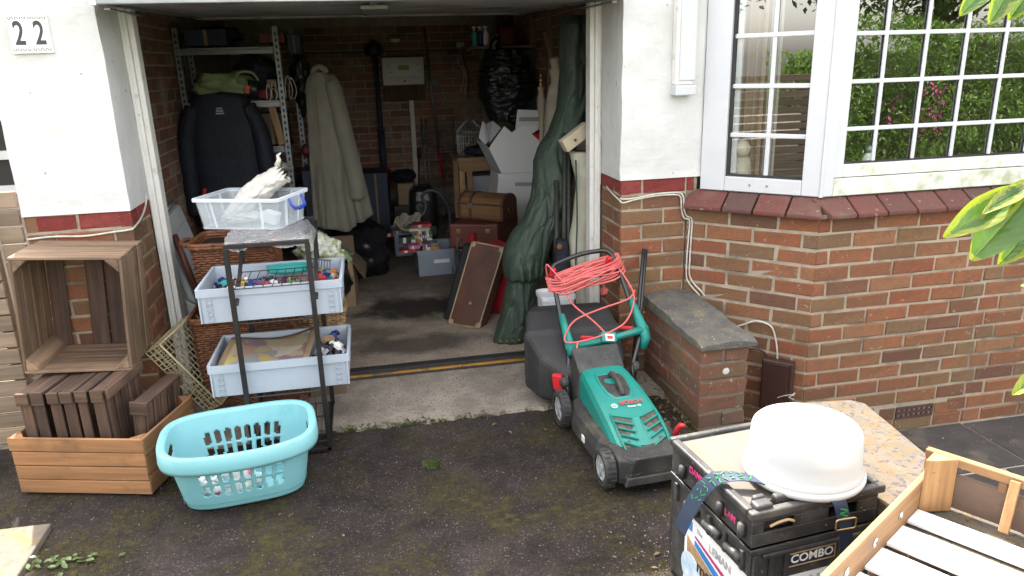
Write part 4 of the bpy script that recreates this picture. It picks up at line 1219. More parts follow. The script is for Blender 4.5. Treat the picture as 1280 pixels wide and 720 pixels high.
b, mm = heap(None, -.375, -.26, -.37, -.06, zl, 60, 8)
b.build('odds_and_ends', [M['toy_black'], M['toy_black'], M['toy_grey'], M['toy_black'], M['toy_black'], M['toy_white'], M['toy_orange'], M['toy_black'], M['toy_tan'], M['toy_black'], M['toy_grey']], kind='stuff')
tag(bpy.data.objects['odds_and_ends'], 'jumble of black bits beside the picture book', 'clutter')
for i, (x, y, c) in enumerate(((-.33, -.15, 'tan'), (-.29, -.25, 'white'), (-.35, -.30, 'grey'), (-.30, -.12, 'blue'))):
    o = put('toy_car', toy_mesh('car', M['toy_' + c]), None, Matrix.Translation((x, y, .378)) @ rotm(rj(40), rj(40), rj(180)).to_4x4() @ Matrix.Scale(1.5, 4)); tag(o, f'{c} toy car in the lower grey crate', 'toy', 'toy cars in the lower grey crate')

# clear box on top, bag beneath, white sack inside
M['clear'] = glassmat('clear_plastic', tint=(.90, .93, .95), ior=1.55, rough=.08, body=(.74, .78, .82), bodyfac=.25)
M['clear_edge'] = glassmat('clear_edge', tint=(.9, .92, .95), ior=1.5, rough=.15, body=(.80, .84, .88), bodyfac=.55)
M['film'] = glassmat('film', tint=(.92, .93, .94), ior=1.7, rough=.14, body=(.7, .72, .74), bodyfac=.18)
M['blue_handle'] = mat('blue_handle', (.03, .07, .38), rough=.3)
cbx = T('clear_box', 'clear plastic storage box with a blue handle on top of the stand', 'box', (-.575, -.13, .935), R(-21))
def cring(L, W, z, r=.02): return [(x, y, z) for x, y in rrect(0, 0, L, W, r, 3)]
LB, WB, HB = .365, .275, .125
b = B(); b.loft([cring(LB - .03, WB - .03, 0), cring(LB, WB, HB), cring(LB - .006, WB - .006, HB), cring(LB - .036, WB - .036, .004)], True, True); b.build('body', M['clear'], cbx, local=True)
b = B(); b.loft([cring(LB, WB, HB - .012), cring(LB + .016, WB + .016, HB - .012), cring(LB + .016, WB + .016, HB + .002), cring(LB - .004, WB - .004, HB + .002)], False, False); b.build('rim', M['clear_edge'], cbx, local=True, bevel=.002)
for sx, sy in ((-1, -1), (1, -1), (1, 1), (-1, 1)):
    for (fx, fy) in ((.30, .5), (.5, .22)):
        p0_ = Vector((sx * (LB - .03) * fx, sy * (WB - .03) * fy, .004)); p1_ = Vector((sx * LB * fx, sy * WB * fy, HB - .01))
        b = B(); b.beam(p0_, p1_, .010, .005); b.build('rib', M['clear_edge'], cbx, local=True)
b = B(); b.loft([cring(LB - .026, WB - .026, .0), cring(LB - .022, WB - .022, .006)], False, False); b.build('foot_edge', M['clear_edge'], cbx, local=True)
b = B(); xh = LB / 2 + .016
b.tube([(xh - .006, -.058, .115), (xh + .004, -.055, .085), (xh + .012, -.045, .072), (xh + .013, 0, .068), (xh + .012, .045, .072), (xh + .004, .055, .085), (xh - .006, .058, .115)], [.005, .006, .007, .009, .007, .006, .005], 8); b.build('handle', M['blue_handle'], cbx, local=True, smooth=True)
M['sack'] = mat('sack', (.62, .61, .57), (.50, .48, .43), sc=9, rough=.45, bump=1.0, bsc=24, bdist=.012, c3=(.42, .38, .31), sc3=6, thr3=(.5, .65), fac3=.7)
sk = T('plastic_sack', 'crumpled white sack sticking up out of the clear box', 'bag', (-.57, -.12, .97))
b = B(); rings = []
p_a, p_b = Vector((-.675, -.135, .962)), Vector((-.445, -.085, 1.128))
dd = (p_b - p_a); xx_ = dd.normalized(); up_ = Vector((0, 0, 1)); yy_ = xx_.cross(up_).normalized(); zz_ = yy_.cross(xx_)
NS = 60
for i in range(NS + 1):
    t = i / NS; c = p_a + dd * t + Vector((0, 0, .018 * math.sin(t * 3.1)))
    w = .055 + .03 * math.sin(t * math.pi) + .012 * t; hgt = .028 + .02 * math.sin(t * 2.6)
    ring = []
    for k in range(64):
        a = 2 * math.pi * k / 64
        f = 1 + .16 * noise.fractal(Vector((math.cos(a) * 1.6, math.sin(a) * 1.6, t * 5)), 1, 2, 4) - .13 * abs(noise.noise(Vector((math.cos(a) * 3.5, math.sin(a) * 3.5, t * 9)))) + (.16 * math.sin(k * 2.4) if i == NS else 0)
        ring.append(c + yy_ * math.cos(a) * w * f + zz_ * math.sin(a) * hgt * f + xx_ * (.014 * math.sin(k * 1.7) if i >= NS - 1 else 0))
    rings.append(ring)
b.loft(rings, True, False); b.build('body', M['sack'], sk, smooth=True)
b = B(); b.tube([p_b + Vector((-.02, 0, .035)), p_b + Vector((-.008, .004, .06)), p_b + Vector((-.012, .006, .078)), p_b + Vector((.002, .004, .088))], [.012, .010, .007, .003], 7); b.build('twisted_corner', M['sack'], sk, smooth=True)
c = p_a + dd * .6 - yy_ * .02 + zz_ * .052
b = B(); b.ob(c, (.014, .009, .0015), Matrix((xx_, -yy_, zz_)).transposed() @ rotm(0, 0, 25)); b.ob(c + xx_ * .018, (.012, .003, .0015), Matrix((xx_, -yy_, zz_)).transposed()); b.build('print', M['cloth_pink'], sk)
tag(lump((-.615, -.16, .970), (.075, .045, .026), .35, 3, 4, 2, flat=-.02).build('cloth_bundle', M['sack'], smooth=True), 'cream cloth bundle at the bottom of the clear box', 'cloth')
b = B(); b.loft([[Vector((-.50, -.21, .948)) + rotm(0, 14, -30) @ Vector((x, y, z)) for x, y in rrect(0, 0, .07 * s, .05 * s, .012, 3)] for s, z in ((.85, 0), (1, .045), (.94, .045), (.8, .004))]); tag(b.build('tub', M['cloth_white'], bevel=.001), 'small white tub tilted inside the clear box', 'tub')
bg_ = T('plastic_bag', 'clear crinkled plastic bag draped under the clear box', 'bag', (-.45, -.3, .93))
b = B(); rows = []
for j in range(41):
    row = []
    for i in range(73):
        u, v = i / 72, j / 40
        x = -.655 + .325 * u; y = -.455 + .36 * v
        z = .929 + .006 * noise.fractal(Vector((u * 8, v * 8, 0)), 1, 2, 3)
        if v < .12: z -= (.12 - v) * .26 * (1 + .4 * math.sin(u * 11)); y += .012
        if u > .9: z -= (u - .9) * .55
        z += .014 * abs(noise.noise(Vector((u * 13, v * 13, 5)))) + .008 * abs(noise.noise(Vector((u * 31, v * 29, 2))))
        row.append((x, y, z))
    rows.append(row)
b.sheet(rows); b.build('film', M['film'], bg_, smooth=True)

# wicker hampers behind the stand
def wicker_material(name, c1, c2):
    return mat(name, c1, c2, sc=30, rough=.6, rnd=.15, c3=tuple(x * .4 for x in c1), sc3=60, thr3=(.5, .6))
M['wicker'] = wicker_material('wicker', (.22, .085, .035), (.13, .05, .022))
M['wicker_pale'] = wicker_material('wicker_pale', (.36, .23, .11), (.24, .14, .07))
def wicker(label, loc, rz, L, W, H, m, lid=False, handle=False, nst=26):
    t = T('wicker_basket', label, 'basket', loc, rz, 'wicker baskets behind the stand')
    b = B(); n = int(H / .011)
    P = 56
    for j in range(n):
        z = .006 + j * .011; f = .92 + .08 * z / H
        base = rrect(0, 0, L * f, W * f, .04, 3)
        path = []; 
        tot = len(base)
        for i in range(tot):
            x0, y0 = base[i]; x1, y1 = base[(i + 1) % tot]; L2 = math.hypot(x1 - x0, y1 - y0); k = max(1, round(L2 / .024))
            for q in range(k):
                u = q / k; x, y = x0 + (x1 - x0) * u, y0 + (y1 - y0) * u; l = math.hypot(x, y) or 1
                s = .0035 * (1 if (len(path) + j) % 2 else -1); path.append((x + x / l * s, y + y / l * s, z))
        b.tube(path, .0056, 4, closed=True)
    b.build('weave', m, t, local=True)
    b = B()
    for z in (H, H - .013): b.tube([(x, y, z) for x, y in rrect(0, 0, L * 1.02, W * 1.02, .042, 4)], .010, 6, closed=True)
    b.build('rim', m, t, local=True, smooth=True)
    b = B(); b.loft([[(x, y, z) for x, y in rrect(0, 0, L * .9, W * .9, .03, 3)] for z in (.002, H - .03)]); b.build('lining', M['toy_black'], t, local=True)
    if handle: b = B(); b.tube(spline([(-L / 2 - .0, -.07, H - .02), (-L / 2 - .05, -.05, H - .01), (-L / 2 - .06, 0, H - .005), (-L / 2 - .05, .05, H - .01), (-L / 2, .07, H - .02)], 4), .011, 6); b.build('handle', m, t, local=True, smooth=True)
    return t
wicker('large brown wicker hamper low behind the stand', (-.70, .25, .003), 0, .50, .36, .46, M['wicker'], handle=False)
wicker('brown wicker hamper on top of the pile under the clear box', (-.72, .24, .475), R(-3), .36, .30, .33, M['wicker'], handle=True)
wicker('pale wicker tray low behind the grey crates', (-.372, .27, .33), R(4), .22, .30, .11, M['wicker_pale'])
b = B(); b.box(-.46, -.285, .12, .42, .003, .33); tag(b.build('carton', M['card_dark'], bevel=.003), 'plain carton under the pale wicker tray', 'box')

# cardboard box with a green bag
cb = T('cardboard_box', 'open brown cardboard box with flaps on the floor beyond the toy crates', 'box', (-.33, 1.7, 0))
rot_ = rotm(0, 0, -4)
def cbp(x, y, z): v = rot_ @ Vector((x, y, 0)); return (-.335 + v.x, 1.70 + v.y, z)
for nm, a, c in (('wall', (-.12, -.15), (.11, -.15)), ('wall', (.11, -.15), (.11, .14)), ('wall', (.11, .14), (-.12, .14)), ('wall', (-.12, .14), (-.12, -.15))):
    b = B(); p, q = Vector(cbp(*a, 0)), Vector(cbp(*c, 0)); d = (q - p).normalized() * .0026; b.add([p + d + Vector((0, 0, .003)), q - d + Vector((0, 0, .003)), q - d + Vector((0, 0, .31)), p + d + Vector((0, 0, .31))], [(0, 1, 2, 3)]); b.build(nm, M['card'], cb, thick=.005)
b = B(); b.add([cbp(.1125, -.147, .313), cbp(.1125, .137, .313), cbp(.185, .13, .23), cbp(.185, -.14, .19)], [(0, 1, 2, 3)]); b.build('flap', M['card_dark'], cb, thick=.004)
b = B(); b.add([cbp(.107, .1425, .313), cbp(-.117, .1425, .313), cbp(-.11, .20, .42), cbp(.10, .20, .42)], [(0, 1, 2, 3)]); b.build('flap', M['card_dark'], cb, thick=.004)
b = B(); b.ob(cbp(-.005, -.1545, .20), (.22, .0012, .03), (0, 0, -4)); b.build('tape', M['card_dark'], cb)
M['green_film'] = mat('green_film', (.24, .40, .14), (.50, .58, .42), sc=12, rough=.3, bump=.5, bsc=25, c3=(.08, .22, .06), sc3=15, thr3=(.55, .62))
gbag = T('carrier_bag', 'green and white plastic bag bulging from the cardboard box', 'bag', (-.33, 1.68, .3))
lump(cbp(-.0, -.03, .31), (.095, .10, .075), .5, 2.6, 4, 5).build('body', M['green_film'], gbag, smooth=True)
b = B(); b.tube([cbp(.0, -.06, .36), cbp(.005, -.07, .41), cbp(.02, -.06, .45), cbp(.035, -.05, .42)], [.016, .012, .01, .014], 7); b.build('handle', M['green_film'], gbag, smooth=True)
M['print_film'] = mat('print_film', (.46, .48, .40), (.25, .26, .12), sc=24, thr=(.48, .54), rough=.35, c3=(.60, .60, .56), sc3=20, thr3=(.55, .6))
tag(lump((-.36, .47, .66), (.115, .07, .085), .45, 2.8, 4, 9, rot=rotm(0, 25, 0)).build('packet', M['print_film'], smooth=True), 'patterned plastic packet leaning over the back of the toy crate', 'packet')
b = B(); b.loft([[(-.52, .12, .60), (-.18, .62, .55), (-.18, .70, .55), (-.52, .2, .60)], [(-.50, .12, .63), (-.2, .62, .60), (-.2, .70, .60), (-.50, .2, .64)]]) if False else None

# leaning grey panels, pole and wire basket by the jamb
M['grey_panel'] = mat('grey_panel', (.40, .42, .43), (.33, .345, .35), sc=5, rough=.5)
M['film_grey'] = mat('film_grey', (.45, .46, .46), (.30, .31, .31), sc=14, rough=.35, bump=.4, bsc=20)
gp = T('folding_table', 'pale grey moulded folding table leaning behind the door jamb', 'table', (-1.03, .55, 0))
def lean(y, z, o=0): return (-1.135 + .10 * (.80 - z) / .8 * 2.1 + o, y, z)
b = B(); b.hexa([lean(.50, .003), lean(.502, .003, .035), lean(.97, .003, .035), lean(.97, .003), lean(.50, .82), lean(.502, .82, .035), lean(.97, .86, .035), lean(.97, .86)]); b.build('top_panel', M['grey_panel'], gp, bevel=.010, seg=3)
b = B(); b.hexa([lean(.56, .10, .0355), lean(.56, .10, .044), lean(.90, .10, .044), lean(.90, .10, .0355), lean(.56, .75, .0355), lean(.56, .75, .044), lean(.90, .78, .044), lean(.90, .78, .0355)]); b.build('raised_panel', M['grey_panel'], gp, bevel=.006, seg=2)
b = B(); b.tube([lean(.52, .84, .01), lean(.72, .865, .012), lean(.95, .875, .01)], .011, 8); b.build('edge_tube', M['grey_panel'], gp, smooth=True)
br = T('broom', 'reddish brown and black pole leaning inside the door jamb', 'pole', (-.93, .42, 0))
b = B(); b.tube([(-1.06, .52, .78), (-.985, .45, .52)], .016, 10); b.build('handle', mat('red_brown', (.14, .045, .032), (.10, .035, .028), sc=20, rough=.5), br, smooth=True)
b = B(); b.tube([(-.984, .449, .518), (-.845, .33, .0)], .0145, 10); b.build('shaft', M['toy_black'], br, smooth=True)
b = B(); b.hexa([(-1.02, .41, .0035), (-.93, .40, .0035), (-.93, .44, .0035), (-1.02, .45, .0035), (-1.035, .43, .46), (-.985, .42, .43), (-.985, .455, .43), (-1.035, .465, .46)]); tag(b.build('polythene_sheet', M['film_grey'], bevel=.004), 'folded grey polythene sheet standing against the door jamb', 'sheet')
M['cream_wire'] = mat('cream_wire', (.58, .51, .31), (.47, .40, .23), sc=18, rough=.5)
wb = T('wire_basket', 'cream wire basket tilted on its side by the door jamb', 'basket', (-.93, .05, 0))
# box of wires: a tall tray leaning to the stand
O = Vector((-.912, -.02, .05)); ex = Vector((-.20, -.045, .33)); ex_n = ex.normalized()     # long axis up-left
ey = Vector((.085, .30, .04)); nrm = ex.cross(ey).normalized(); nrm = nrm if nrm.z > 0 else -nrm
ez = nrm * .085
def wbp(u, v, w): return O + ex * u + ey * v + ez * w
b = B()
for i in range(13): v = i / 12; b.tube([wbp(0, v, 1), wbp(0, v, 0), wbp(1, v, 0), wbp(1, v, 1)], .0023, 5)
b.build('cross_wires', M['cream_wire'], wb)
b = B()
for i in range(15): u = i / 14; b.tube([wbp(u, 0, 1), wbp(u, 0, 0), wbp(u, 1, 0), wbp(u, 1, 1)], .0023, 5)
for w in (.3, .62): b.tube([wbp(0, 0, w), wbp(1, 0, w), wbp(1, 1, w), wbp(0, 1, w)], .0016, 5, closed=True)
b.build('long_wires', M['cream_wire'], wb)
b = B(); b.tube([wbp(0, 0, 1), wbp(1, 0, 1), wbp(1, 1, 1), wbp(0, 1, 1)], .0055, 6, closed=True); b.build('rim', M['cream_wire'], wb, smooth=True)
# ---------------------------------------------------------------- lawn mower
M['mow_teal'] = mat('mow_teal', (.006, .225, .185), (.010, .185, .155), sc=4, rough=.38, rough2=.58, spec=.5, c3=(.10, .135, .10), sc3=8, thr3=(.56, .78), fac3=.55, c5=(.16, .17, .11), sc5=120, thr5=(.69, .73))
M['mow_black'] = mat('mow_black', (.022, .022, .023), (.036, .035, .034), sc=7, rough=.5, rough2=.75, c3=(.085, .08, .06), sc3=8, thr3=(.5, .72), fac3=.75, c5=(.13, .12, .07), sc5=110, thr5=(.66, .71))
M['mow_red'] = mat('mow_red', (.55, .02, .03), rough=.35)
M['mow_grey'] = mat('mow_grey', (.30, .31, .32), (.24, .25, .25), sc=14, rough=.5)
M['bar_black'] = mat('bar_black', (.016, .016, .017), rough=.28, spec=.6)
M['box_fabric'] = mat('box_fabric', (.020, .020, .021), (.034, .033, .033), sc=5, rough=.7, bump=.3, bsc=200, c3=(.06, .057, .05), sc3=5, thr3=(.6, .8), fac3=.5)
mw = T('lawn_mower', 'green and black electric lawn mower with red cable round its handle', 'lawn mower', (.855, -.715, 0), R(3))
MWm = MW[mw.name]
def sect(y, hw, zb, zt, ch=.02, n=None):
    return [(-hw, y, zb), (-hw * .985, y, zt - ch * 1.6), (-hw * .90, y, zt - ch * .35), (-hw * .74, y, zt), (-hw * .3, y, zt + .003), (hw * .3, y, zt + .003), (hw * .74, y, zt), (hw * .90, y, zt - ch * .35), (hw * .985, y, zt - ch * 1.6), (hw, y, zb)]
# deck
b = B()
b.loft([[(x * s, y, z) for x, y, s in ((-.145, .24, q), (-.172, .13, q), (-.172, -.13, q), (-.148, -.18, q), (-.146, -.31, q), (-.10, -.335, q), (.10, -.335, q), (.146, -.31, q), (.148, -.18, q), (.172, -.13, q), (.172, .13, q), (.145, .24, q))] for z, q in ((.030, 1.0), (.045, 1.02), (.085, 1.0), (.118, .93), (.135, .80))])
b.build('deck', M['mow_black'], mw, local=True, bevel=.006, seg=2)
b = B(); b.loft([sect(.235, .105, .12, .262), sect(.18, .110, .12, .258), sect(.08, .117, .12, .240), sect(-.02, .122, .11, .218), sect(-.12, .125, .10, .190), sect(-.21, .124, .075, .150), sect(-.285, .116, .055, .105), sect(-.322, .098, .045, .070)])
b.build('hood', M['mow_teal'], mw, local=True, smooth=False, bevel=.007, seg=3)
# recess with carry handle, set on the hood's slope
def hood_z(y): 
    P_ = ((.235, .262), (.18, .258), (.08, .240), (-.02, .218), (-.12, .190), (-.21, .150), (-.285, .105), (-.322, .070))
    for (a, za), (c, zc) in zip(P_, P_[1:]):
        if y <= a and y >= c: return za + (zc - za) * (a - y) / (a - c)
    return .07
b = B(); out = [(.055, .17), (.062, .12), (.055, .04), (.034, -.005), (-.034, -.005), (-.055, .04), (-.062, .12), (-.055, .17)]
b.loft([[(x * s, .085 + (y - .085) * s, hood_z(.085 + (y - .085) * s) + o) for x, y in out] for s, o in ((1.06, .0035), (1.0, .008), (.93, .0065), (.90, .0045))], False, False); b.build('recess_lip', M['mow_teal'], mw, local=True, smooth=True)
b = B(); b.loft([[(x * .93, .085 + (y - .085) * .93, hood_z(.085 + (y - .085) * .93) + .0045) for x, y in out]] * 1 + [[(x * .2, .085 + (y - .085) * .2, hood_z(.085) + .0045) for x, y in out]], False, True); b.build('recess', M['mow_black'], mw, local=True)
b = B(); b.tube(spline([(.004, .150, hood_z(.15) + .004), (.006, .135, hood_z(.135) + .022), (.006, .07, hood_z(.07) + .027), (.006, .03, hood_z(.03) + .018), (.006, .012, hood_z(.012) + .003)], 4), .0125, 8); b.build('carry_handle', M['mow_black'], mw, local=True, smooth=True)
# grille: raised chevron bars over a dark opening, low on the hood
def hp(x, y, o=0): return Vector((x, y, hood_z(y) + .004 + o))
for s in (-1, 1):
    b = B(); b.loft([[hp(s * .022, -.125, .001), hp(s * .092, -.095, .001), hp(s * .088, -.282, .001), hp(s * .034, -.302, .001)], [hp(s * .022, -.125, .0035), hp(s * .092, -.095, .0035), hp(s * .088, -.282, .0035), hp(s * .034, -.302, .0035)]]); b.build('vent_opening', M['mow_grey'] if False else mat('vent_dirt', (.05, .045, .035), (.12, .10, .075), sc=40, rough=.9), mw, local=True)
    for i in range(7):
        y = -.108 - i * .031
        b = B(); b.beam(hp(s * (.020 + .002 * i), y - .022 - (.0 if i else 0), .006), hp(s * (.094 - .002 * i), y + .008, .005), .007, .008); b.build('vent_bar', M['mow_teal'], mw, local=True, bevel=.002)
    b = B(); b.tube([hp(s * .093, -.094, .005), hp(s * .096, -.20, .004), hp(s * .088, -.285, .004)], .0045, 6); b.build('vent_rim', M['mow_teal'], mw, local=True, smooth=True)
b = B(); b.loft([[hp(-.019, -.12, .001), hp(.019, -.12, .001), hp(.03, -.30, .001), hp(-.03, -.30, .001)], [hp(-.012, -.13, .009), hp(.012, -.13, .009), hp(.012, -.295, .007), hp(-.012, -.295, .007)]]); b.build('nose_rib', M['mow_teal'], mw, local=True, bevel=.003)
# lettering on the hood
def hood_text(name, s, x, y, size, m, bold=0):
    up = Vector((0, .09, hood_z(y + .045) - hood_z(y - .045)))
    o = MWm @ hp(x, y, .0055); text(name, s, size, m, mw, frame_m(o, MWm.to_3x3() @ Vector((1, 0, 0)), MWm.to_3x3() @ up), ext=.0004, bold=bold)
M['letter_red'] = mat('letter_red', (.42, .05, .05), rough=.4)
M['letter_white'] = mat('letter_white', (.72, .74, .72), rough=.4)
hood_text('brand_lettering', 'BOSCH', .018, -.042, .030, M['letter_red'], .0008)
hood_text('model_lettering', 'Rotak 32', .022, -.067, .0155, M['letter_white'])
b = B(); b.loft([[hp(-.058 + r_ * math.cos(a), -.052 + r_ * math.sin(a), .0052) for a in [k * math.pi / 12 for k in range(24)]] for r_ in (.0125, .0095)], False, False)
b.ob(hp(-.058, -.052, .0054), (.003, .014, .0008)); b.ob(hp(-.058, -.052, .0056), (.012, .003, .0008)); b.build('round_emblem', M['letter_white'], mw, local=True)
# wheels
def wheel(x, y, r, w, s):
    b = B(); prof = [(r * .70, -w / 2), (r * .93, -w / 2), (r, -w * .36), (r, w * .36), (r * .93, w / 2), (r * .70, w / 2)]
    m_ = rotm(0, 90, 0)
    b.lathe((x, y, r), prof, 28, m_, cap=False)
    for k in range(24):
        a = 2 * math.pi * k / 24; b.ob((x + (w * .14 if k % 2 else -w * .14), y + math.cos(a) * r * .995, r + math.sin(a) * r * .995), (w * .55, .007, .006), (math.degrees(a) - 90, 0, 0))
    tyre = b.build('wheel', M['mow_black'], mw, local=True)
    b = B(); b.lathe((x + s * w * .36, y, r), [(r * .72, -w * .3), (r * .72, .0), (r * .60, .004), (r * .52, -.002), (r * .26, -.002), (r * .22, .006), (.001, .006)], 24, m_ if s > 0 else rotm(0, -90, 0), cap=False)
    for k in range(5):
        a = 2 * math.pi * k / 5; b.beam((x + s * w * .37, y + math.cos(a) * r * .2, r + math.sin(a) * r * .2), (x + s * w * .37, y + math.cos(a) * r * .62, r + math.sin(a) * r * .62), .012, .008, (1, 0, 0))
    b.build('hub', M['mow_grey'], tyre, local=True)
for (x, y, r) in ((-.176, -.255, .074), (.176, -.255, .074), (-.176, .262, .080), (.176, .262, .080)):
    wheel(x, y, r, .044, -1 if x < 0 else 1)
for s in (-1, 1):
    b = B(); b.loft([[(s * .10, -.335, .05), (s * .150, -.325, .05), (s * .153, -.19, .05), (s * .10, -.19, .05)], [(s * .10, -.325, .125), (s * .146, -.315, .13), (s * .146, -.2, .14), (s * .10, -.2, .14)]])
    b.build('front_fender', M['mow_black'], mw, local=True, bevel=.008)
b = B(); b.hexa([(-.13, -.345, .03), (.13, -.345, .03), (.13, -.325, .03), (-.13, -.325, .03), (-.12, -.342, .06), (.12, -.342, .06), (.12, -.322, .065), (-.12, -.322, .065)]); b.build('front_comb', M['mow_black'], mw, local=True, bevel=.003)
b = B(); b.tube([(.135, -.20, .12), (.140, -.215, .165), (.142, -.235, .19), (.150, -.25, .195)], [.013, .012, .012, .007], 7); b.build('height_lever', M['mow_red'], mw, local=True, smooth=True)
b = B(); b.ob((-.180, -.02, .075), (.004, .030, .026)); b.build('warning_label', M['letter_white'], mw, local=True)
rs = random.Random(15); b = B(); M['clipping'] = mat('clipping', (.14, .13, .055), (.08, .08, .03), sc=60, rough=.9)
for i in range(420):
    sd = rs.choice((-1, 1)); y_ = rs.uniform(-.31, .22); x_ = sd * rs.uniform(.128, .165); z_ = .1355 - max(0, abs(x_) - .137) * .9
    if rs.random() < .3: x_ = rs.uniform(-.12, .12); y_ = rs.uniform(-.345, -.31); z_ = .075
    a_ = rs.uniform(0, 6.28); l_ = rs.uniform(.003, .010); b.add([(x_, y_, z_ + .001), (x_ + .0015, y_ + .001, z_ + .002), (x_ + math.cos(a_) * l_, y_ + math.sin(a_) * l_, z_ + .003)], [(0, 1, 2)])
b.build('grass_clippings', M['clipping'], mw, local=True, kind='stuff')
# grass box
gb_ = B()
def gx(x, y, z): v = rotm(0, 0, -4) @ Vector((x, y, 0)); return (.815 + v.x, -.20 + v.y, z)
gb_.loft([[gx(x, yv, z) for x, z in rrect(cx_, (za + zb) / 2, w_, zb - za, .03, 3)] for yv, cx_, w_, za, zb in ((-.205, .03, .24, .08, .19), (-.20, .03, .27, .06, .215), (-.10, -.005, .40, .045, .268), (0, -.015, .455, .05, .325), (.012, -.015, .475, .055, .345), (.03, -.015, .475, .055, .352), (.042, -.015, .455, .06, .345), (.16, -.015, .42, .085, .392), (.23, -.01, .37, .11, .395), (.25, -.01, .31, .15, .37))])
gbo = gb_.build('grass_box', M['box_fabric'], mw, bevel=.012, seg=3)
b = B(); b.hexa([gx(-.155, -.19, .13), gx(-.115, -.215, .13), gx(-.10, -.18, .13), gx(-.14, -.16, .13), gx(-.162, -.185, .205), gx(-.122, -.21, .205), gx(-.11, -.18, .205), gx(-.15, -.16, .205)]); b.build('grass_box_catch', M['mow_red'], mw, bevel=.005)
for k in range(4): b = B(); y_ = -.16 + k * .06; b.tube([gx(-.13 - .2 * (y_ + .2), y_, .09), gx(-.165 - .28 * (y_ + .2), y_, .16), gx(-.165 - .28 * (y_ + .2), y_, .2)], .004, 5); b.build('box_rib', M['box_fabric'], mw)
b = B(); b.hexa([tuple(MWm @ Vector(p)) for p in ((-.12, .235, .05), (.12, .235, .05), (.12, .33, .06), (-.12, .33, .06), (-.105, .235, .25), (.105, .235, .25), (.11, .33, .33), (-.11, .33, .33))]); b.build('rear_flap', M['mow_black'], mw, bevel=.006)
# handle
kl, kr = Vector((.705, -.405, .175)), Vector((1.012, -.405, .215))
cl_, crr = Vector((.748, -.30, .300)), Vector((1.098, -.30, .352))
tl, tr_ = Vector((.728, -.055, .565)), Vector((1.055, -.04, .605))
b = B(); b.tube(spline([kl + Vector((-.0, -.02, -.06)), kl, (kl * .3 + cl_ * .7) + Vector((0, .012, -.005)), cl_ + Vector((-.012, .03, .0)), tl * .75 + cl_ * .25, tl, tl + Vector((.012, .035, .038)), tl + Vector((.05, .05, .058)), (tl + tr_) / 2 + Vector((0, .05, .068)), tr_ + Vector((-.05, .05, .055)), tr_ + Vector((-.012, .035, .036)), tr_, tr_ * .75 + crr * .25, crr + Vector((-.010, .03, 0)), (kr * .3 + crr * .7) + Vector((0, .012, -.005)), kr, kr + Vector((0, -.02, -.07))], 5), .0115, 9); b.build('handle_tube', M['bar_black'], mw, smooth=True)
for c, nrm_ in ((kl, -1), (kr, 1)):
    b = B(); b.lathe(c + Vector((nrm_ * .012, 0, 0)), [(.024, -.014), (.026, 0), (.024, .012), (.012, .022)], 12, rotm(0, 90 * nrm_, 0)); b.build('handle_knob', M['mow_black'], mw, bevel=.002)
b = B()
b.tube([cl_ + (tl - cl_) * t for t in (-.12, 0, .2, .45)], [.021, .024, .020, .016], 9); b.build('side_grip', M['mow_teal'], mw, smooth=True)
b = B(); b.tube([crr + (tr_ - crr) * t for t in (.45, .2, 0)] + [crr + Vector((.008, -.02, -.035)), crr + Vector((-.012, -.028, -.085))], [.016, .021, .026, .024, .019], 9); b.build('side_grip', M['mow_teal'], mw, smooth=True)
b = B(); b.tube([cl_ + Vector((-.022, -.006, -.004)), cl_.lerp(crr, .25) + Vector((0, -.012, 0)), cl_.lerp(crr, .5) + Vector((0, -.018, .0)), cl_.lerp(crr, .75) + Vector((0, -.012, 0)), crr + Vector((.02, -.004, .004))], [.019, .016, .018, .016, .021], 9); b.build('cross_grip', M['mow_teal'], mw, smooth=True)
sc_ = cl_.lerp(crr, .5) + Vector((.0, -.018, .006))
b = B(); b.ob(sc_, (.075, .05, .055), (-35, 8, 0)); b.build('switch_box', M['mow_teal'], mw, bevel=.012, seg=3)
b = B(); b.ob(sc_ + rotm(-35, 8, 0) @ Vector((0, -.0262, -.004)), (.042, .003, .032), (-35, 8, 0)); swl = b.build('switch_label', M['letter_white'], mw, bevel=.001)
b = B(); b.ob(sc_ + rotm(-35, 8, 0) @ Vector((0, -.0285, -.004)), (.026, .002, .014), (-35, 8, 0)); b.build('switch_print', M['mow_red'], mw)
for p, r_ in ((cl_.lerp(crr, .24) + Vector((0, .012, .020)), 8), (cl_.lerp(crr, .78) + Vector((0, .010, .022)), 8)):
    b = B(); b.ob(p, (.06, .012, .016), (0, r_, 0)); b.build('trigger_lever', M['mow_red'], mw, bevel=.004)
for p in (tl + Vector((.002, -.01, .028)), tr_ + Vector((-.04, -.008, .018))):
    b = B(); b.ob(p, (.030, .02, .042), (25, 0, 12)); b.build('cable_hook', M['mow_red'], mw, bevel=.006)

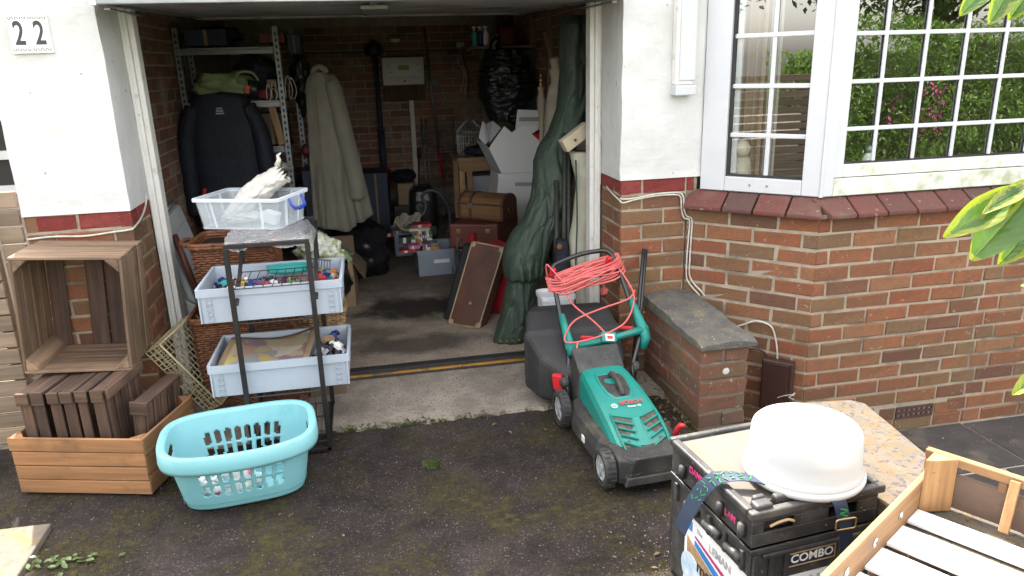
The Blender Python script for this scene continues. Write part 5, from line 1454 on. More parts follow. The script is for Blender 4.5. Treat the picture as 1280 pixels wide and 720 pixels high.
# the cable wound round the handle
M['cable_red'] = mat('cable_red', (.56, .105, .10), (.60, .14, .13), sc=30, rough=.4)
ca = T('power_cable', 'coral red power cable wound across the top of the mower handle', 'cable', (.89, -.06, .5))
rs = random.Random(5)
ha = lambda t: tl + (cl_ - tl) * t; hb_ = lambda t: tr_ + (crr - tr_) * t
for i in range(17):
    t0, t1 = -.02 + rs.uniform(.0, .26), -.12 + rs.uniform(.0, .28)
    a, c = ha(t0), hb_(t1); sag = rs.uniform(-.012, .026)
    dn_ = Vector((0, -.035 + rs.uniform(-.012, .010), rs.uniform(-.014, .012)))
    lp_ = [a + Vector((-.018, -.004, 0)), a.lerp(c, .12) + dn_ + Vector((0, 0, -sag)), a.lerp(c, .5) + dn_ + Vector((0, rs.uniform(-.01, .01), -sag * 1.5)), a.lerp(c, .88) + dn_ + Vector((0, 0, -sag)), c + Vector((.02, -.004, 0)), c + Vector((.012, .02, .006)), a.lerp(c, .5) + Vector((0, .03, rs.uniform(-.01, .02))), a + Vector((-.012, .018, .004))]
    b = B(); b.tube([q for q in spline(lp_ + [lp_[0]], 5)], .0049, 6); b.build('coil_loop', M['cable_red'], ca, smooth=True)
b = B(); b.tube(spline([hb_(-.02) + Vector((-.01, -.02, .0)), (1.095, -.18, .49), (1.03, -.28, .40), (.935, -.325, .365), (.86, -.33, .345), (.77, -.325, .33), (.722, -.32, .335), (.735, -.28, .36), (.80, -.22, .40), (.93, -.21, .44), (1.06, -.2, .47), (1.11, -.16, .50)], 6), .0044, 6); b.build('loose_strand', M['cable_red'], ca, smooth=True)
b = B(); b.tube(spline([ha(.02) + Vector((.03, -.035, 0)), (.80, -.16, .46), (.87, -.24, .40), (.90, -.30, .37), (.91, -.33, .355)], 6), .0044, 6); b.build('loose_strand', M['cable_red'], ca, smooth=True)
b = B(); b.tube(spline([(.775, -.33, .33), (.765, -.36, .30), (.775, -.42, .22), (.80, -.46, .18)], 6), .0044, 6); b.build('loose_strand', M['cable_red'], ca, smooth=True)
b = B(); b.tube(spline([ha(-.02) + Vector((-.02, 0, .0)), tl + Vector((-.03, -.02, .07)), tl + Vector((0, -.03, .04)), ha(.1) + Vector((.05, -.04, .0))], 6), .0044, 6); b.build('loose_strand', M['cable_red'], ca, smooth=True)
pz = Vector((1.0, -.02, .475))
b = B(); b.tube([(1.0, -.05, .56), pz + Vector((0, -.01, .04)), pz], .0044, 6); b.ob(pz + Vector((0, 0, -.012)), (.03, .026, .03), (10, 0, 20)); b.build('plug', M['cable_red'], ca, bevel=.004)
b = B()
for q in ((-.006, 0), (.006, 0), (0, .006)): b.ob(pz + Vector((q[0], q[1] - .008, -.032)), (.004, .004, .016))
b.build('plug_pins', M['toy_black'], ca)
sk_ = T('black_rod', 'pair of black metal tubes leaning against the low wall', 'rod', (1.1, -.2, 0))
b = B(); b.tube([(1.075, -.215, .003), (1.198, -.035, .665)], .009, 8); b.build('tube', M['bar_black'], sk_, smooth=True)
b = B(); b.tube([(1.095, -.205, .003), (1.212, -.03, .66)], .009, 8); b.build('tube', M['bar_black'], sk_, smooth=True)
bk = T('bucket', 'white plastic tub standing behind the mower handle', 'bucket', (.82, .10, 0))
b = B(); b.loft([[(.80 + x, .15 + y, z) for x, y in rrect(0, 0, .17 * s, .15 * s, .03, 4)] for z, s in ((.005, .85), (.40, 1), (.40, 1.08), (.425, 1.08), (.425, .98), (.41, .96))]); b.build('body', M['upvc'], bk, smooth=False, bevel=.003)
b = B(); b.tube(spline([(.715, .08, .36), (.705, .06, .30), (.70, .07, .25)], 5), .005, 6); b.build('bail', M['upvc'], bk, smooth=True)

# ---------------------------------------------------------------- wall fittings
jb = T('junction_box', 'dark brown plastic box on the bay wall behind the low wall', 'meter box', tuple(sg(.118, -.03, .02)))
b = B(); p = [sg(.189, .0), sg(.047, .0), sg(.047, -.058), sg(.189, -.058)]; q_ = [p[3], p[2], p[1], p[0]]
b.hexa([(v.x, v.y, -.10) for v in q_] + [(v.x, v.y, .157) for v in q_]); b.build('case', M['brown_plastic'], jb, bevel=.006, seg=3)
p = [sg(.183, -.0585), sg(.063, -.0585), sg(.063, -.066), sg(.183, -.066)]; q_ = [p[3], p[2], p[1], p[0]]
b = B(); b.hexa([(v.x, v.y, -.094) for v in q_] + [(v.x, v.y, .150) for v in q_]); b.build('cover', M['brown_plastic'], jb, bevel=.004, seg=2)
b = B(); b.tube([sg(.03, -.05, .0), sg(.045, -.068, .008), sg(.07, -.075, .0), sg(.10, -.072, -.018)], .002, 5); b.tube([sg(.028, -.045, .012), sg(.05, -.07, -.006), sg(.03, -.05, -.02)], .003, 5); b.build('wire_tie', M['cable_white'], jb)
def cable(label, pts, r, m, name='cable'):
    b = B(); b.tube(spline(pts, 6), r, 6); o = b.build(name, m, smooth=True); return tag(o, label, 'cable')
z0 = .918
cable('pair of cream cables running down from the red course to the low wall', [(1.10, .28, .955), (1.083, .15, .93), (1.083, .0, .905), (1.10, -.008, .893), (1.16, -.008, .905), (1.27, -.008, .917), (1.365, -.008, .916), (1.392, -.010, .90), (1.398, -.012, .84), (1.412, -.014, .80)] + [tuple(sg(s, -.008, z)) for s, z in ((.60, .785), (.602, .70), (.606, .60), (.604, .50), (.585, .462), (.55, .428), (.53, .41))], .0042, M['cable_white'])
cable('second cream cable close beside the first, dropping to the low wall', [(1.086, .0, .915), (1.10, -.009, .911), (1.16, -.009, .913), (1.27, -.009, .926), (1.375, -.009, .926), (1.404, -.011, .905), (1.41, -.014, .845), (1.424, -.014, .81)] + [tuple(sg(s, -.008, z)) for s, z in ((.588, .79), (.588, .70), (.590, .60), (.588, .51), (.56, .465), (.525, .435), (.505, .412))], .0042, M['cable_white'])
cable('white cable arching from the low wall into the brown box', [tuple(sg(s, -.012, z)) for s, z in ((.33, .285), (.297, .301), (.25, .325), (.20, .325), (.165, .305), (.145, .25), (.135, .20), (.13, .15))], .0046, M['cable_white'])
cable('thin black cable entering the brown box', [tuple(sg(s, -.012, z)) for s, z in ((.32, .165), (.273, .177), (.23, .182), (.195, .175), (.180, .155), (.178, .14))], .004, M['cable_black'])
cable('white cable clipped under the red course of the left pier', [(-1.50, -.008, .905), (-1.40, -.008, .910), (-1.28, -.008, .904), (-1.17, -.008, .913), (-1.11, -.009, .918), (-1.086, -.006, .925), (-1.083, .12, .948), (-1.083, .21, .985), (-1.083, .255, 1.03)], .0045, M['cable_white'])
cable('grey cable dangling along the right door jamb', [(1.079, .285, 1.96), (1.081, .288, 1.6), (1.079, .286, 1.3), (1.08, .287, 1.0), (1.078, .284, .94)], .003, M['cable_white'])
dc = T('cable_duct', 'white plastic trunking on the rendered pier beside the bay', 'trunking', (1.365, -.01, 1.7))
b = B(); b.box(1.325, 1.412, -.055, -.004, 1.432, 2.15); b.build('duct', M['white_gloss'], dc, bevel=.006)
b = B(); b.box(1.34, 1.418, -.064, -.0555, 1.45, 2.15); b.build('cover', M['upvc'], dc, bevel=.004)
b = B(); b.box(1.322, 1.42, -.070, -.004, 1.385, 1.431); b.build('end_cap', M['upvc'], dc, bevel=.005)

# ---------------------------------------------------------------- black crates, cake box, strap, tray
M['crate_black'] = mat('crate_black', (.020, .020, .021), (.040, .039, .038), sc=8, rough=.42, rough2=.62, spec=.5, c3=(.13, .123, .11), sc3=12, thr3=(.48, .72), fac3=.6, c5=(.2, .19, .17), sc5=90, thr5=(.69, .74))
M['board'] = mat('board', (.105, .088, .074), (.092, .083, .075), sc=6, thr=(.4, .6), rough=.7, c3=(.115, .08, .045), sc3=7, thr3=(.5, .65), fac3=.6)
M['pink'] = mat('pink', (.36, .03, .12), rough=.5)
BX = Matrix(((.9954, -.0958, 0, .775), (.0958, .9954, 0, -1.89), (0, 0, 1, 0), (0, 0, 0, 1)))
def bt(name, label, cat, z, group=None):
    t = T(name, label, cat, (0, 0, 0), group=group); t.matrix_world = BX @ Matrix.Translation((.19, .205, z)); MW[t.name] = BX @ Matrix.Translation((0, 0, z)) 
    t.matrix_world = MW[t.name]; return t
bc = bt('folding_crate', 'lower black plastic crate with printed white labels on its sides', 'crate', .0, 'black crates by the front wall')
CW, CD = .385, .41
def shell(t, w, d, z0, z1, th=.008, m='crate_black'):
    for nm, a in (('front_wall', (0, w, 0, th)), ('back_wall', (0, w, d - th, d)), ('side_wall', (0, th, th + .001, d - th - .001)), ('side_wall', (w - th, w, th + .001, d - th - .001))):
        b = B(); b.box(a[0], a[1], a[2], a[3], z0, z1); b.build(nm, M[m], t, local=True, bevel=.002, seg=1)
b = B(); b.box(.004, CW - .004, .004, CD - .004, .004, .02); b.build('base', M['crate_black'], bc, local=True)
shell(bc, CW, CD, .004, .335)
b = B(); b.box(-.006, CW + .006, -.008, .0, .292 + .036, .345); b.box(-.006, .0, .0005, CD, .328, .345); b.build('rim', M['crate_black'], bc, local=True, bevel=.003)
b = B()
for x in (.005, .055, .10, .30, .36): b.box(x, x + .014, -.010, -.0005, .10, .327)
for y in (.02, .10, .18, .27, .36): b.box(-.010, -.0005, y, y + .014, .268, .327)
b.build('rib', M['crate_black'], bc, local=True, bevel=.002, kind='stuff')
b = B(); b.box(.03, CW - .02, -.014, -.0006, .314, .3275); b.build('grip_bar', M['crate_black'], bc, local=True, bevel=.004)
for y0, y1 in ((.03, .09), (.13, .20), (.24, .30)): b = B(); b.tube([(-.010, y0, .300), (-.012, y1, .300)], .012, 8); b.build('hinge', M['crate_black'], bc, local=True, smooth=True)
# COMBO plate
M['gold'] = mat('gold', (.50, .36, .20), rough=.4); M['plate_blue'] = mat('plate_blue', (.012, .03, .10), rough=.3)
b = B(); b.box(.112, .262, -.004, -.0008, .264, .308); b.build('name_plate', M['gold'], bc, local=True, bevel=.001)
b = B(); b.box(.117, .257, -.0046, -.0041, .269, .303); b.build('name_plate_field', M['toy_black'], bc, local=True)
def btext(t, name, s, x, z, size, m, y=-.005, bold=0, sx=1): return text(name, s, size, m, t, world_of(t) @ frame_m((x, y, z), (1, 0, 0), (0, 0, 1)), ext=.0004, bold=bold, sx=sx)
btext(bc, 'lettering_lower', 'COMBO', .187, .2845, .034, M['plate_blue'], -.0048, .0012, 1.06)
btext(bc, 'lettering', 'COMBO', .187, .2875, .034, M['letter_white'], -.0052, .0006, 1.06)
# printed labels
M['label_white'] = mat('label_white', (.74, .74, .73), (.66, .66, .66), sc=4, rough=.5)
M['label_grey'] = mat('label_grey', (.34, .34, .36), rough=.5); M['label_blue'] = mat('label_blue', (.03, .16, .42), rough=.5); M['label_purple'] = mat('label_purple', (.10, .02, .16), rough=.5); M['label_sky'] = mat('label_sky', (.25, .38, .50), (.5, .56, .6), sc=20, rough=.5); M['label_tan'] = mat('label_tan', (.40, .26, .12), (.2, .13, .08), sc=24, rough=.6)
b = B(); b.box(.03, CW - .002, -.0022, -.0009, .03, .236); b.build('label', M['label_white'], bc, local=True)
def stripe(pts, m, o): b = B(); b.add([(x, -.0022 - o, z) for x, z in pts], [tuple(range(len(pts)))]); b.build('label_stripe', m, bc, local=True, thick=.0003)
stripe([(.30, .236), (.325, .236), (.27, .12), (.24, .12)], M['pink'], .0006); stripe([(.325, .236), (.36, .236), (.31, .12), (.27, .12)], M['label_purple'], .0006); stripe([(.05, .226), (.09, .236), (.075, .2), (.05, .18)], M['label_sky'], .0006)
btext(bc, 'label_lettering', 'BIAN', .19, .204, .050, M['label_grey'], -.0028, .001)
# left face label (x = 0 plane)
def lface(name, pts, m, o): b = B(); b.add([(-.0012 - o, y, z) for y, z in pts], [tuple(range(len(pts)))]); return b.build(name, m, bc, local=True, thick=.0004)
lface('label', [(.008, .02), (.315, .02), (.315, .262), (.008, .262)], M['label_white'], .0)
lface('label_emblem', [(.275, .215), (.30, .215), (.30, .25), (.275, .25)], M['label_blue'], .0008)
lface('label_stripe', [(.26, .20), (.10, .165), (.075, .13), (.05, .15), (.05, .10), (.085, .085), (.12, .14), (.26, .18)], M['label_blue'], .0008)
lface('label_stripe', [(.26, .207), (.10, .175), (.078, .145), (.07, .155), (.10, .19), (.26, .215)], M['pink'], .0009)
lface('label_picture', [(.30, .19), (.17, .15), (.12, .08), (.10, .03), (.24, .03), (.30, .10)], M['label_tan'], .0007)
lface('label_disc', [(.275 + .055 * math.cos(a), .085 + .055 * math.sin(a)) for a in [k * math.pi / 10 for k in range(20)]], M['label_sky'], .0010)
def ltext(name, s, y, z, size, m, bold=0, t=bc, o=.0025): return text(name, s, size, m, t, world_of(t) @ frame_m((-o, y, z), (0, -1, 0), (0, 0, 1)), ext=.0004, bold=bold)
ltext('label_lettering', 'LEMAN', .13, .225, .034, M['label_grey'], .0008)
ltext('label_lettering_small', 'The', .235, .236, .020, M['label_grey'])
ltext('label_script', 'mal', .20, .125, .060, M['toy_black'], .0012)
# upper shallow crate
uc = bt('folding_crate', 'upper shallow black crate with a pale board and pink print', 'crate', .3455, 'black crates by the front wall')
H2 = .112
b = B(); b.box(.004, CW - .004, .004, CD - .004, .001, .012); b.build('base', M['crate_black'], uc, local=True)
for nm, a in (('back_wall', (0, CW, CD - .008, CD)), ('side_wall', (0, .008, .009, CD - .009)), ('side_wall', (CW - .008, CW, .009, CD - .009))): b = B(); b.box(*a, .002, H2 - .012); b.build(nm, M['crate_black'], uc, local=True, bevel=.002)
b = B(); b.box(0, CW, 0, .008, .002, .040); b.box(0, .035, .0, .008, .0405, .072); b.box(.125, .23, .0, .008, .0405, .072); b.box(.32, CW, 0, .008, .0405, .072); b.box(0, CW, 0, .008, .0725, H2 - .012)
b.build('front_wall', M['crate_black'], uc, local=True, bevel=.0015, seg=1)
b = B(); b.box(.037, .123, .022, .03, .035, .08); b.build('dark_inside', M['dark_void'], uc, local=True)
b = B(); b.tube(spline([(.05, -.002, .058), (.07, -.006, .068), (.10, -.006, .070), (.12, -.004, .060)], 4), .004, 6); b.build('rope_handle', M['gold'], uc, local=True, smooth=True)
# rim with lumps and notches
for nm, a in (('rim', (-.010, CW + .01, CD - .012, CD + .008)), ('rim', (-.012, .014, .012, CD - .013)), ('rim', (CW - .014, CW + .012, .012, CD - .013)), ('rim', (-.012, CW + .012, -.012, .0115))):
    b = B(); b.box(*a, H2 - .024, H2); b.build(nm, M['crate_black'], uc, local=True, bevel=.006, seg=3)
for x, y, w, d in ((.012, .004, .05, .034), (.085, .020, .055, .022), (.022, .032, .035, .018), (.30, .008, .06, .03)):
    b = B(); b.box(x - w / 2 + .02, x + w / 2 + .02, y - d / 2 + .01, y + d / 2 + .01, H2 - .03, H2 + .013); b.build('stacking_lug', M['crate_black'], uc, local=True, bevel=.007, seg=3)
for y in (.03, .13, .23, .33): b = B(); b.tube([(-.012, y, .02), (-.012, y, .06)], .010, 8); b.build('hinge', M['crate_black'], uc, local=True, smooth=True)
b = B(); b.box(.009, CW - .009, .045, CD - .013, H2 - .024, H2 - .012); b.build('board', M['board'], uc, local=True, bevel=.002)
for y0 in (.285, .255, .225):
    pass
b = B(); b.box(-.0105, -.0095, .20, .30, .064, .088); b.build('sticker', M['toy_black'], uc, local=True)
text('lettering', 'DANN', .026, M['pink'], uc, world_of(uc) @ frame_m((-.0125, .25, .074), (0, -1, 0), (0, 0, 1)), ext=.0004, bold=.0012)
text('lettering', 'LAM', .026, M['pink'], uc, world_of(uc) @ frame_m((-.0125, .08, .050), (0, -1, 0), (0, 0, 1)), ext=.0004, bold=.0012)

# cake box
M['cake_lid'] = mat('cake_lid', (.50, .515, .52), rough=.22, spec=.5)
ck = T('cake_box', 'round white plastic cake box resting on the black crates', 'cake box', (.995, -1.752, .4585))
cc = (.995, -1.752, .4585)
b = B(); b.lathe(cc, [(.135, .0), (.154, .002), (.158, .010), (.158, .020), (.150, .024), (.146, .024)], 64); b.build('base', M['cake_lid'], ck, smooth=True)
b = B(); b.lathe(cc, [(.152, .0205), (.153, .028), (.149, .036), (.1455, .046), (.1435, .080), (.1415, .124), (.138, .136), (.131, .143), (.118, .1465), (.05, .1475), (.002, .148)], 64); b.build('lid', M['cake_lid'], ck, smooth=True)
b = B(); b.lathe(cc, [(.104, .1465), (.106, .150), (.110, .1505), (.112, .146)], 64, cap=False); b.build('lid_ridge', M['cake_lid'], ck, smooth=True)

# strap
M['strap'] = mat('strap', (.010, .022, .050), (.014, .028, .062), sc=60, rough=.6, bump=.2, bsc=300)
M['strap_green'] = mat('strap_green', (.02, .20, .05), rough=.6)
M['brass'] = mat('brass', (.50, .36, .18), rough=.3, metal=.9)
sp = T('webbing_strap', 'navy webbing strap with green lettering trapped under the cake box', 'strap', (.78, -1.77, .46))
def ribbon(name, pts, w, side, m, parent, th=.003):
    P_ = spline(pts, 10); b = B(); rows = [[], []]
    for i, p in enumerate(P_):
        s = side if not callable(side) else side(i / (len(P_) - 1)); s = Vector(s).normalized() * w / 2; rows[0].append(p - s); rows[1].append(p + s)
    b.sheet(rows); return b.build(name, m, parent, thick=th, smooth=False)
SP = [(.955, -1.865, .4705), (.86, -1.80, .476), (.79, -1.765, .482), (.735, -1.752, .473), (.69, -1.755, .435), (.655, -1.765, .385), (.635, -1.77, .345)]
ribbon('left_tail', SP, .040, lambda u: Vector((.0, -1, .0)).lerp(Vector((.55, -.55, -.62)), min(1, max(0, (u - .25) / .4))), M['strap'], sp)
SQ = [(.985, -1.89, .474), (1.00, -1.908, .46), (1.008, -1.915, .43), (1.02, -1.92, .38), (1.028, -1.915, .30), (1.02, -1.91, .26)]
ribbon('front_tail', SQ, .040, (1, .15, 0), M['strap'], sp)
for k in range(9):
    P_ = spline(SP, 6); i = 9 + k * 2
    p = P_[i]; d = (P_[i + 1] - P_[i - 1]).normalized(); s = Vector((.0, -1, .0)).lerp(Vector((.55, -.55, -.62)), min(1, max(0, (i / (len(P_) - 1) - .25) / .4))).normalized(); n_ = s.cross(d).normalized(); n_ = n_ if (n_.z > .3 or n_.y < 0) else -n_; s = d.cross(n_)
    m_ = Matrix((d, s, n_)).transposed()
    b = B()
    for q in range(3): b.ob(p + n_ * .0032 + m_ @ Vector((rj(.004), -.010 + q * .010, 0)), (random.uniform(.006, .014), .0028, .001), m_ @ rotm(0, 0, random.choice((0, 35, -35, 90))))
    b.build('woven_letter', M['strap_green'], sp)
b = B()
for q in range(4): b.ob((1.004 + rj(.006), -1.915 - .006, .445 - q * .008), (.022, .002, .003), (12, rj(25), 0))
b.build('woven_letter', M['strap_green'], sp)
b = B(); b.tube([Vector((1.0135, -1.925, .405)) + Vector((x, .004 * 0, z)) for x, z in rrect(0, 0, .056, .030, .006, 3)], .0026, 6, closed=True); b.build('buckle', M['brass'], sp, smooth=True)

# slatted tray
M['white_slat'] = mat('white_slat', (.82, .82, .82), (.77, .77, .78), sc=5, rough=.6)
M['board_back'] = mat('board_back', (.12, .075, .05), (.085, .055, .04), sc=9, rough=.85, bump=.3)
ta, tb = Vector((-.855, -.519, 0)), Vector((.519, -.855, 0))
TO = Vector((1.272, -1.875, .4065))
TM = Matrix(((-ta.x, tb.x, 0, TO.x), (-ta.y, tb.y, 0, TO.y), (0, 0, 1, TO.z), (0, 0, 0, 1)))
# local axes: x back towards the end board, y along the end board, z up   (tray body lies at x<0)
tray = T('wooden_tray', 'slatted pine tray with white painted boards at the front corner', 'tray'); 
fx, fy = -ta, tb
rotT = Matrix(((fx.x, -fy.x, 0), (fx.y, -fy.y, 0), (0, 0, 1)))   # right handed: y' = -fy
TMm = Matrix.Translation(TO) @ rotT.to_4x4()
tray.matrix_world = TMm; MW[tray.name] = TMm
def tp(x0, x1, y0, y1, z0, z1, m, ax, name, bev=.003):
    b = B(); b.box(x0, x1, -y1, -y0, z0, z1); return b.build(name, M[m + '_' + ax] if m + '_' + ax in M else M[m], tray, local=True, bevel=bev, seg=2)
TL_, TWd = .60, .40
tp(-TL_, .0, 0, .016, .0, .092, 'wood_tan', 'x', 'side_board')
tp(-TL_, .0, TWd - .016, TWd, .0, .092, 'wood_tan', 'x', 'side_board')
tp(-.010, .006, .0165, TWd - .0165, .012, .104, 'board_back', 'y', 'end_board')
tp(-.012, .010, -.004, TWd + .004, .128, .152, 'wood_tan', 'y', 'handle_rail')
b = B(); b.loft([[(-.0125, -.0165, z), (-.072, -.0165, z), (-.060, -.034, z), (-.0125, -.075, z)] for z in (.003, .152)]); b.build('corner_block', M['wood_tan_z'], tray, local=True, bevel=.003)
tp(-.010, .0105, -.004, .034, .0925, .1275, 'wood_tan', 'z', 'corner_block')
tp(-.010, .008, .165, .185, .0905, .1275, 'wood_tan', 'z', 'upright'); 
b = B(); b.beam(Vector((-.014, -.20, .145)), Vector((-.05, -.20, .02)), .022, .012, (0, 0, 1)); b.build('strut', M['wood_tan_z'], tray, local=True, bevel=.002)
tp(-.052, -.0125, TWd - .036, TWd - .0165, .003, .152, 'wood_tan', 'z', 'corner_block')
x = -.075
for i in range(5):
    w = (.070, .098, .098, .098, .098)[i]
    tp(x - w, x, .0165, TWd - .0165, .004, .013, 'white_slat', 'y', 'white_slat', .0015); x -= w + (.030 if i == 0 else .026)
M['washer'] = mat('washer', (.5, .5, .5), rough=.25, metal=.9)
for x in (-.055, -.20, -.35, -.5): b = B(); b.lathe((x, -.0165, .052), [(.012, 0), (.012, .002), (.006, .0035)], 12, rotm(90, 0, 0)); b.build('screw', M['washer'], tray, local=True)

# ---------------------------------------------------------------- overhanging shrub leaves at the right
M['lf_green'] = leafmat('lf_green', (.045, .105, .022), (.07, .135, .03), sc=18, tr=(.10, .21, .02), tf=.4, rough=.3)
M['lf_yellow'] = leafmat('lf_yellow', (.17, .22, .022), (.22, .24, .05), sc=18, tr=(.26, .34, .012), tf=.45, rough=.35)
M['stem'] = mat('stem', (.14, .12, .06), (.09, .08, .04), sc=20, rough=.8)
sh = T('variegated_shrub', 'broad green and yellow leaves of a shrub reaching in beside the bay', 'shrub', (1.25, -2.55, -.3))
def leaf(tip, base, width, nrm, curl=.02, edge=.28, wav=0, fine=True):
    tip, base, nrm = Vector(tip), Vector(base), Vector(nrm); d = base - tip; L = d.length; d.normalize(); s = d.cross(nrm).normalized(); n = s.cross(d)
    b = B(); NU, NV = (60, 40) if fine else (10, 6); vs = []
    sd_ = tip.x * 37 + tip.z * 11
    for i in range(NU + 1):
        u = i / NU; w = width / 2 * (math.sin(math.pi * min(u * .93 + .02, 1)) ** .8) * (1 + .05 * noise.noise(Vector((u * 5, sd_, 0))))
        for k in range(NV + 1):
            v = -1 + 2 * k / NV
            vein = .0009 * abs(math.sin((u * 8 - abs(v) * 1.6) * math.pi)) ** .5 + .0016 * min(1, abs(v) * 9) if fine else 0
            p = tip + d * (u * L) + s * (v * w) + n * (-curl * (u - .5) ** 2 * 4 + abs(v) ** 1.5 * w * .35 + vein + wav * math.sin(u * 9 + v) * w * .25 + .12 * w * noise.noise(Vector((u * 3, v * 2, sd_))))
            vs.append(p)
    fs, mi = [], []
    for i in range(NU):
        for k in range(NV):
            fs.append((i * (NV + 1) + k, i * (NV + 1) + k + 1, (i + 1) * (NV + 1) + k + 1, (i + 1) * (NV + 1) + k))
            v = -1 + 2 * (k + .5) / NV; vv = abs(v); uu = (i + .5) / NU
            th = 1 - edge * (.6 if uu > .3 else .6 + (.3 - uu) * 2.2) + .38 * noise.fractal(Vector((uu * 4, v * 1.2, sd_)), 1, 2, 3)
            mi.append(1 if vv > th or uu < .05 * (1 + edge) else (2 if vv < .035 else 0))
    b.add(vs, fs); b.m = mi
    return b.build('leaf', [M['lf_green'], M['lf_yellow'], M['lf_rib']], sh, smooth=True)
M['lf_rib'] = leafmat('lf_rib', (.10, .15, .04), (.12, .17, .05), sc=18, tr=(.14, .22, .03), tf=.3)
leaf((.766, -2.384, 1.268), (.90, -2.385, 1.338), .05, (-.3, -.8, .55), .004, .75, .4)
leaf((.806, -2.405, 1.236), (.925, -2.385, 1.345), .075, (-.35, -.75, .55), .012, .04, .2)
leaf((.846, -2.415, 1.226), (.925, -2.40, 1.30), .045, (-.2, -.8, .5), .008, .5, .3)
leaf((.815, -2.40, 1.305), (.93, -2.38, 1.35), .03, (-.3, -.6, .8), .004, .9, .5)
leaf((.818, -2.295, 1.597), (.89, -2.285, 1.66), .036, (-.3, -.8, .5), .004, .35)
leaf((.864, -2.305, 1.583), (.915, -2.29, 1.65), .038, (-.2, -.8, .5), .004, .45, .3)
leaf((.848, -2.475, 1.032), (.93, -2.46, 1.06), .03, (-.3, -.5, .8), .004, .9)
b = B(); b.tube(spline([(.885, -2.385, 1.33), (.95, -2.38, 1.36), (1.02, -2.42, 1.33), (1.2, -2.5, 1.1)], 5), .0035, 6); b.tube(spline([(.875, -2.40, 1.27), (.94, -2.39, 1.31), (1.0, -2.41, 1.335)], 5), .0025, 6); b.tube(spline([(.925, -2.461, 1.06), (1.02, -2.48, 1.05), (1.25, -2.56, .6)], 5), .0025, 6); b.tube(spline([(.885, -2.287, 1.655), (.95, -2.3, 1.66), (1.1, -2.4, 1.5)], 5), .003, 6); b.build('twig', M['stem'], sh, smooth=True)
leaf((.905, -2.30, 1.590), (.96, -2.29, 1.66), .045, (-.2, -.8, .5), .006, .4)
rs = random.Random(21)
b = B()
for k in range(7):
    p0_ = Vector((1.30, -2.6, -.3)); p1_ = Vector((rs.uniform(1.02, 1.6), rs.uniform(-2.8, -2.2), rs.uniform(1.0, 1.75)))
    b.tube(spline([p0_, p0_.lerp(p1_, .5) + Vector((.12, 0, .1)), p1_], 5), [.008] * 5 + [.006] * 5 + [.004], 6)
b.build('stems', M['stem'], sh, smooth=True)
for k in range(70):
    t = Vector((rs.uniform(1.16, 1.75), rs.uniform(-2.9, -2.15), rs.uniform(.7, 1.85))); d_ = Vector((rs.uniform(-1, 1), rs.uniform(-1, 1), rs.uniform(-.2, 1))).normalized()
    leaf(t, t + d_ * rs.uniform(.09, .14), rs.uniform(.04, .065), (rs.uniform(-.5, .5), -.6, .8), .008, rs.uniform(.15, .6), fine=False)
# ================================================================ INSIDE THE GARAGE
# --- shelving rack
M['navy'] = mat('navy', (.004, .0065, .015), (.008, .011, .022), sc=5, rough=.7, bump=.8, bsc=14, bdist=.02)
M['black_bag'] = mat('black_bag', (.008, .009, .012), (.014, .015, .018), sc=6, rough=.3, bump=.5, bsc=2.6, bdist=.012, spec=.6, stretch=(5, 5, 16))
M['galv'] = mat('galv', (.26, .27, .28), (.17, .18, .19), sc=10, rough=.45, metal=.5)
M['slot_dark'] = mat('slot_dark', (.02, .02, .022), rough=.8)
rk = T('shelving_rack', 'grey metal shelving rack with slotted posts in the back corner', 'shelving', (-.93, 2.45, 0))
def post(x, y, w=.036):
    b = B(); b.box(x - w, x, y, y + .003, .003, 1.84); b.box(x - .003, x, y + .0031, y + w, .003, 1.84); p = b.build('post', M['galv'], rk)
    b = B(); z = .08
    while z < 1.8: b.box(x - w * .68, x - w * .32, y - .0012, y - .0002, z, z + .022); b.box(x + .0002, x + .0012, y + w * .35, y + w * .7, z, z + .022); z += .0425
    b.build('slots', M['slot_dark'], p, kind='stuff')
for x, y in ((-.605, 2.2), (-.53, 2.62), (-1.25, 2.2), (-1.25, 2.62)): post(x, y)
def shelf(z, m='galv'):
    b = B(); b.box(-1.245, -.61, 2.206, 2.66, z - .008, z); b.build('shelf', M['card_dark'], rk)
    b = B(); b.box(-1.28, -.645, 2.192, 2.1985, z - .035, z - .009); b.build('front_beam', M['galv'], rk)
    b = B(); b.box(-1.28, -.645, 2.1865, 2.1985, z - .006, z + .008); b.build('front_lip', M['galv'], rk)
for z in (.38, .70, 1.03, 1.345, 1.70): shelf(z)
M['olive_bag'] = mat('olive_bag', (.30, .37, .17), (.21, .27, .12), sc=6, rough=.6, bump=.5, bsc=14, bdist=.01)
gbg = T('holdall', 'pale green cloth bag lying on the rack above the navy jacket', 'bag', (-1.0, 2.25, 1.36))
b = lump((-1.02, 2.29, 1.455), (.20, .12, .10), .32, 2.4, 4, 3, flat=None); b.build('body', M['olive_bag'], gbg, smooth=True)
b = B(); b.loft([[(-.84 + .02 * k, 2.24 + .05 * math.cos(a), 1.43 + .07 * math.sin(a) * (1 - .1 * k)) for a in [i * math.pi / 10 for i in range(20)]] for k in range(4)]); b.build('open_end', M['toy_black'], gbg, smooth=True)
b = B(); b.ob((-.845, 2.178, 1.432), (.035, .01, .06), (0, 10, 0)); b.build('red_label', M['mow_red'], gbg, bevel=.004)
b = B(); b.tube(spline([(-.93, 2.2, 1.50), (-.88, 2.16, 1.545), (-.80, 2.16, 1.54), (-.765, 2.18, 1.49)], 5), .009, 6); b.build('strap', M['olive_bag'], gbg, smooth=True)
def simple(name, label, cat, b, m, **k): return tag(b.build(name, m, **k), label, cat)
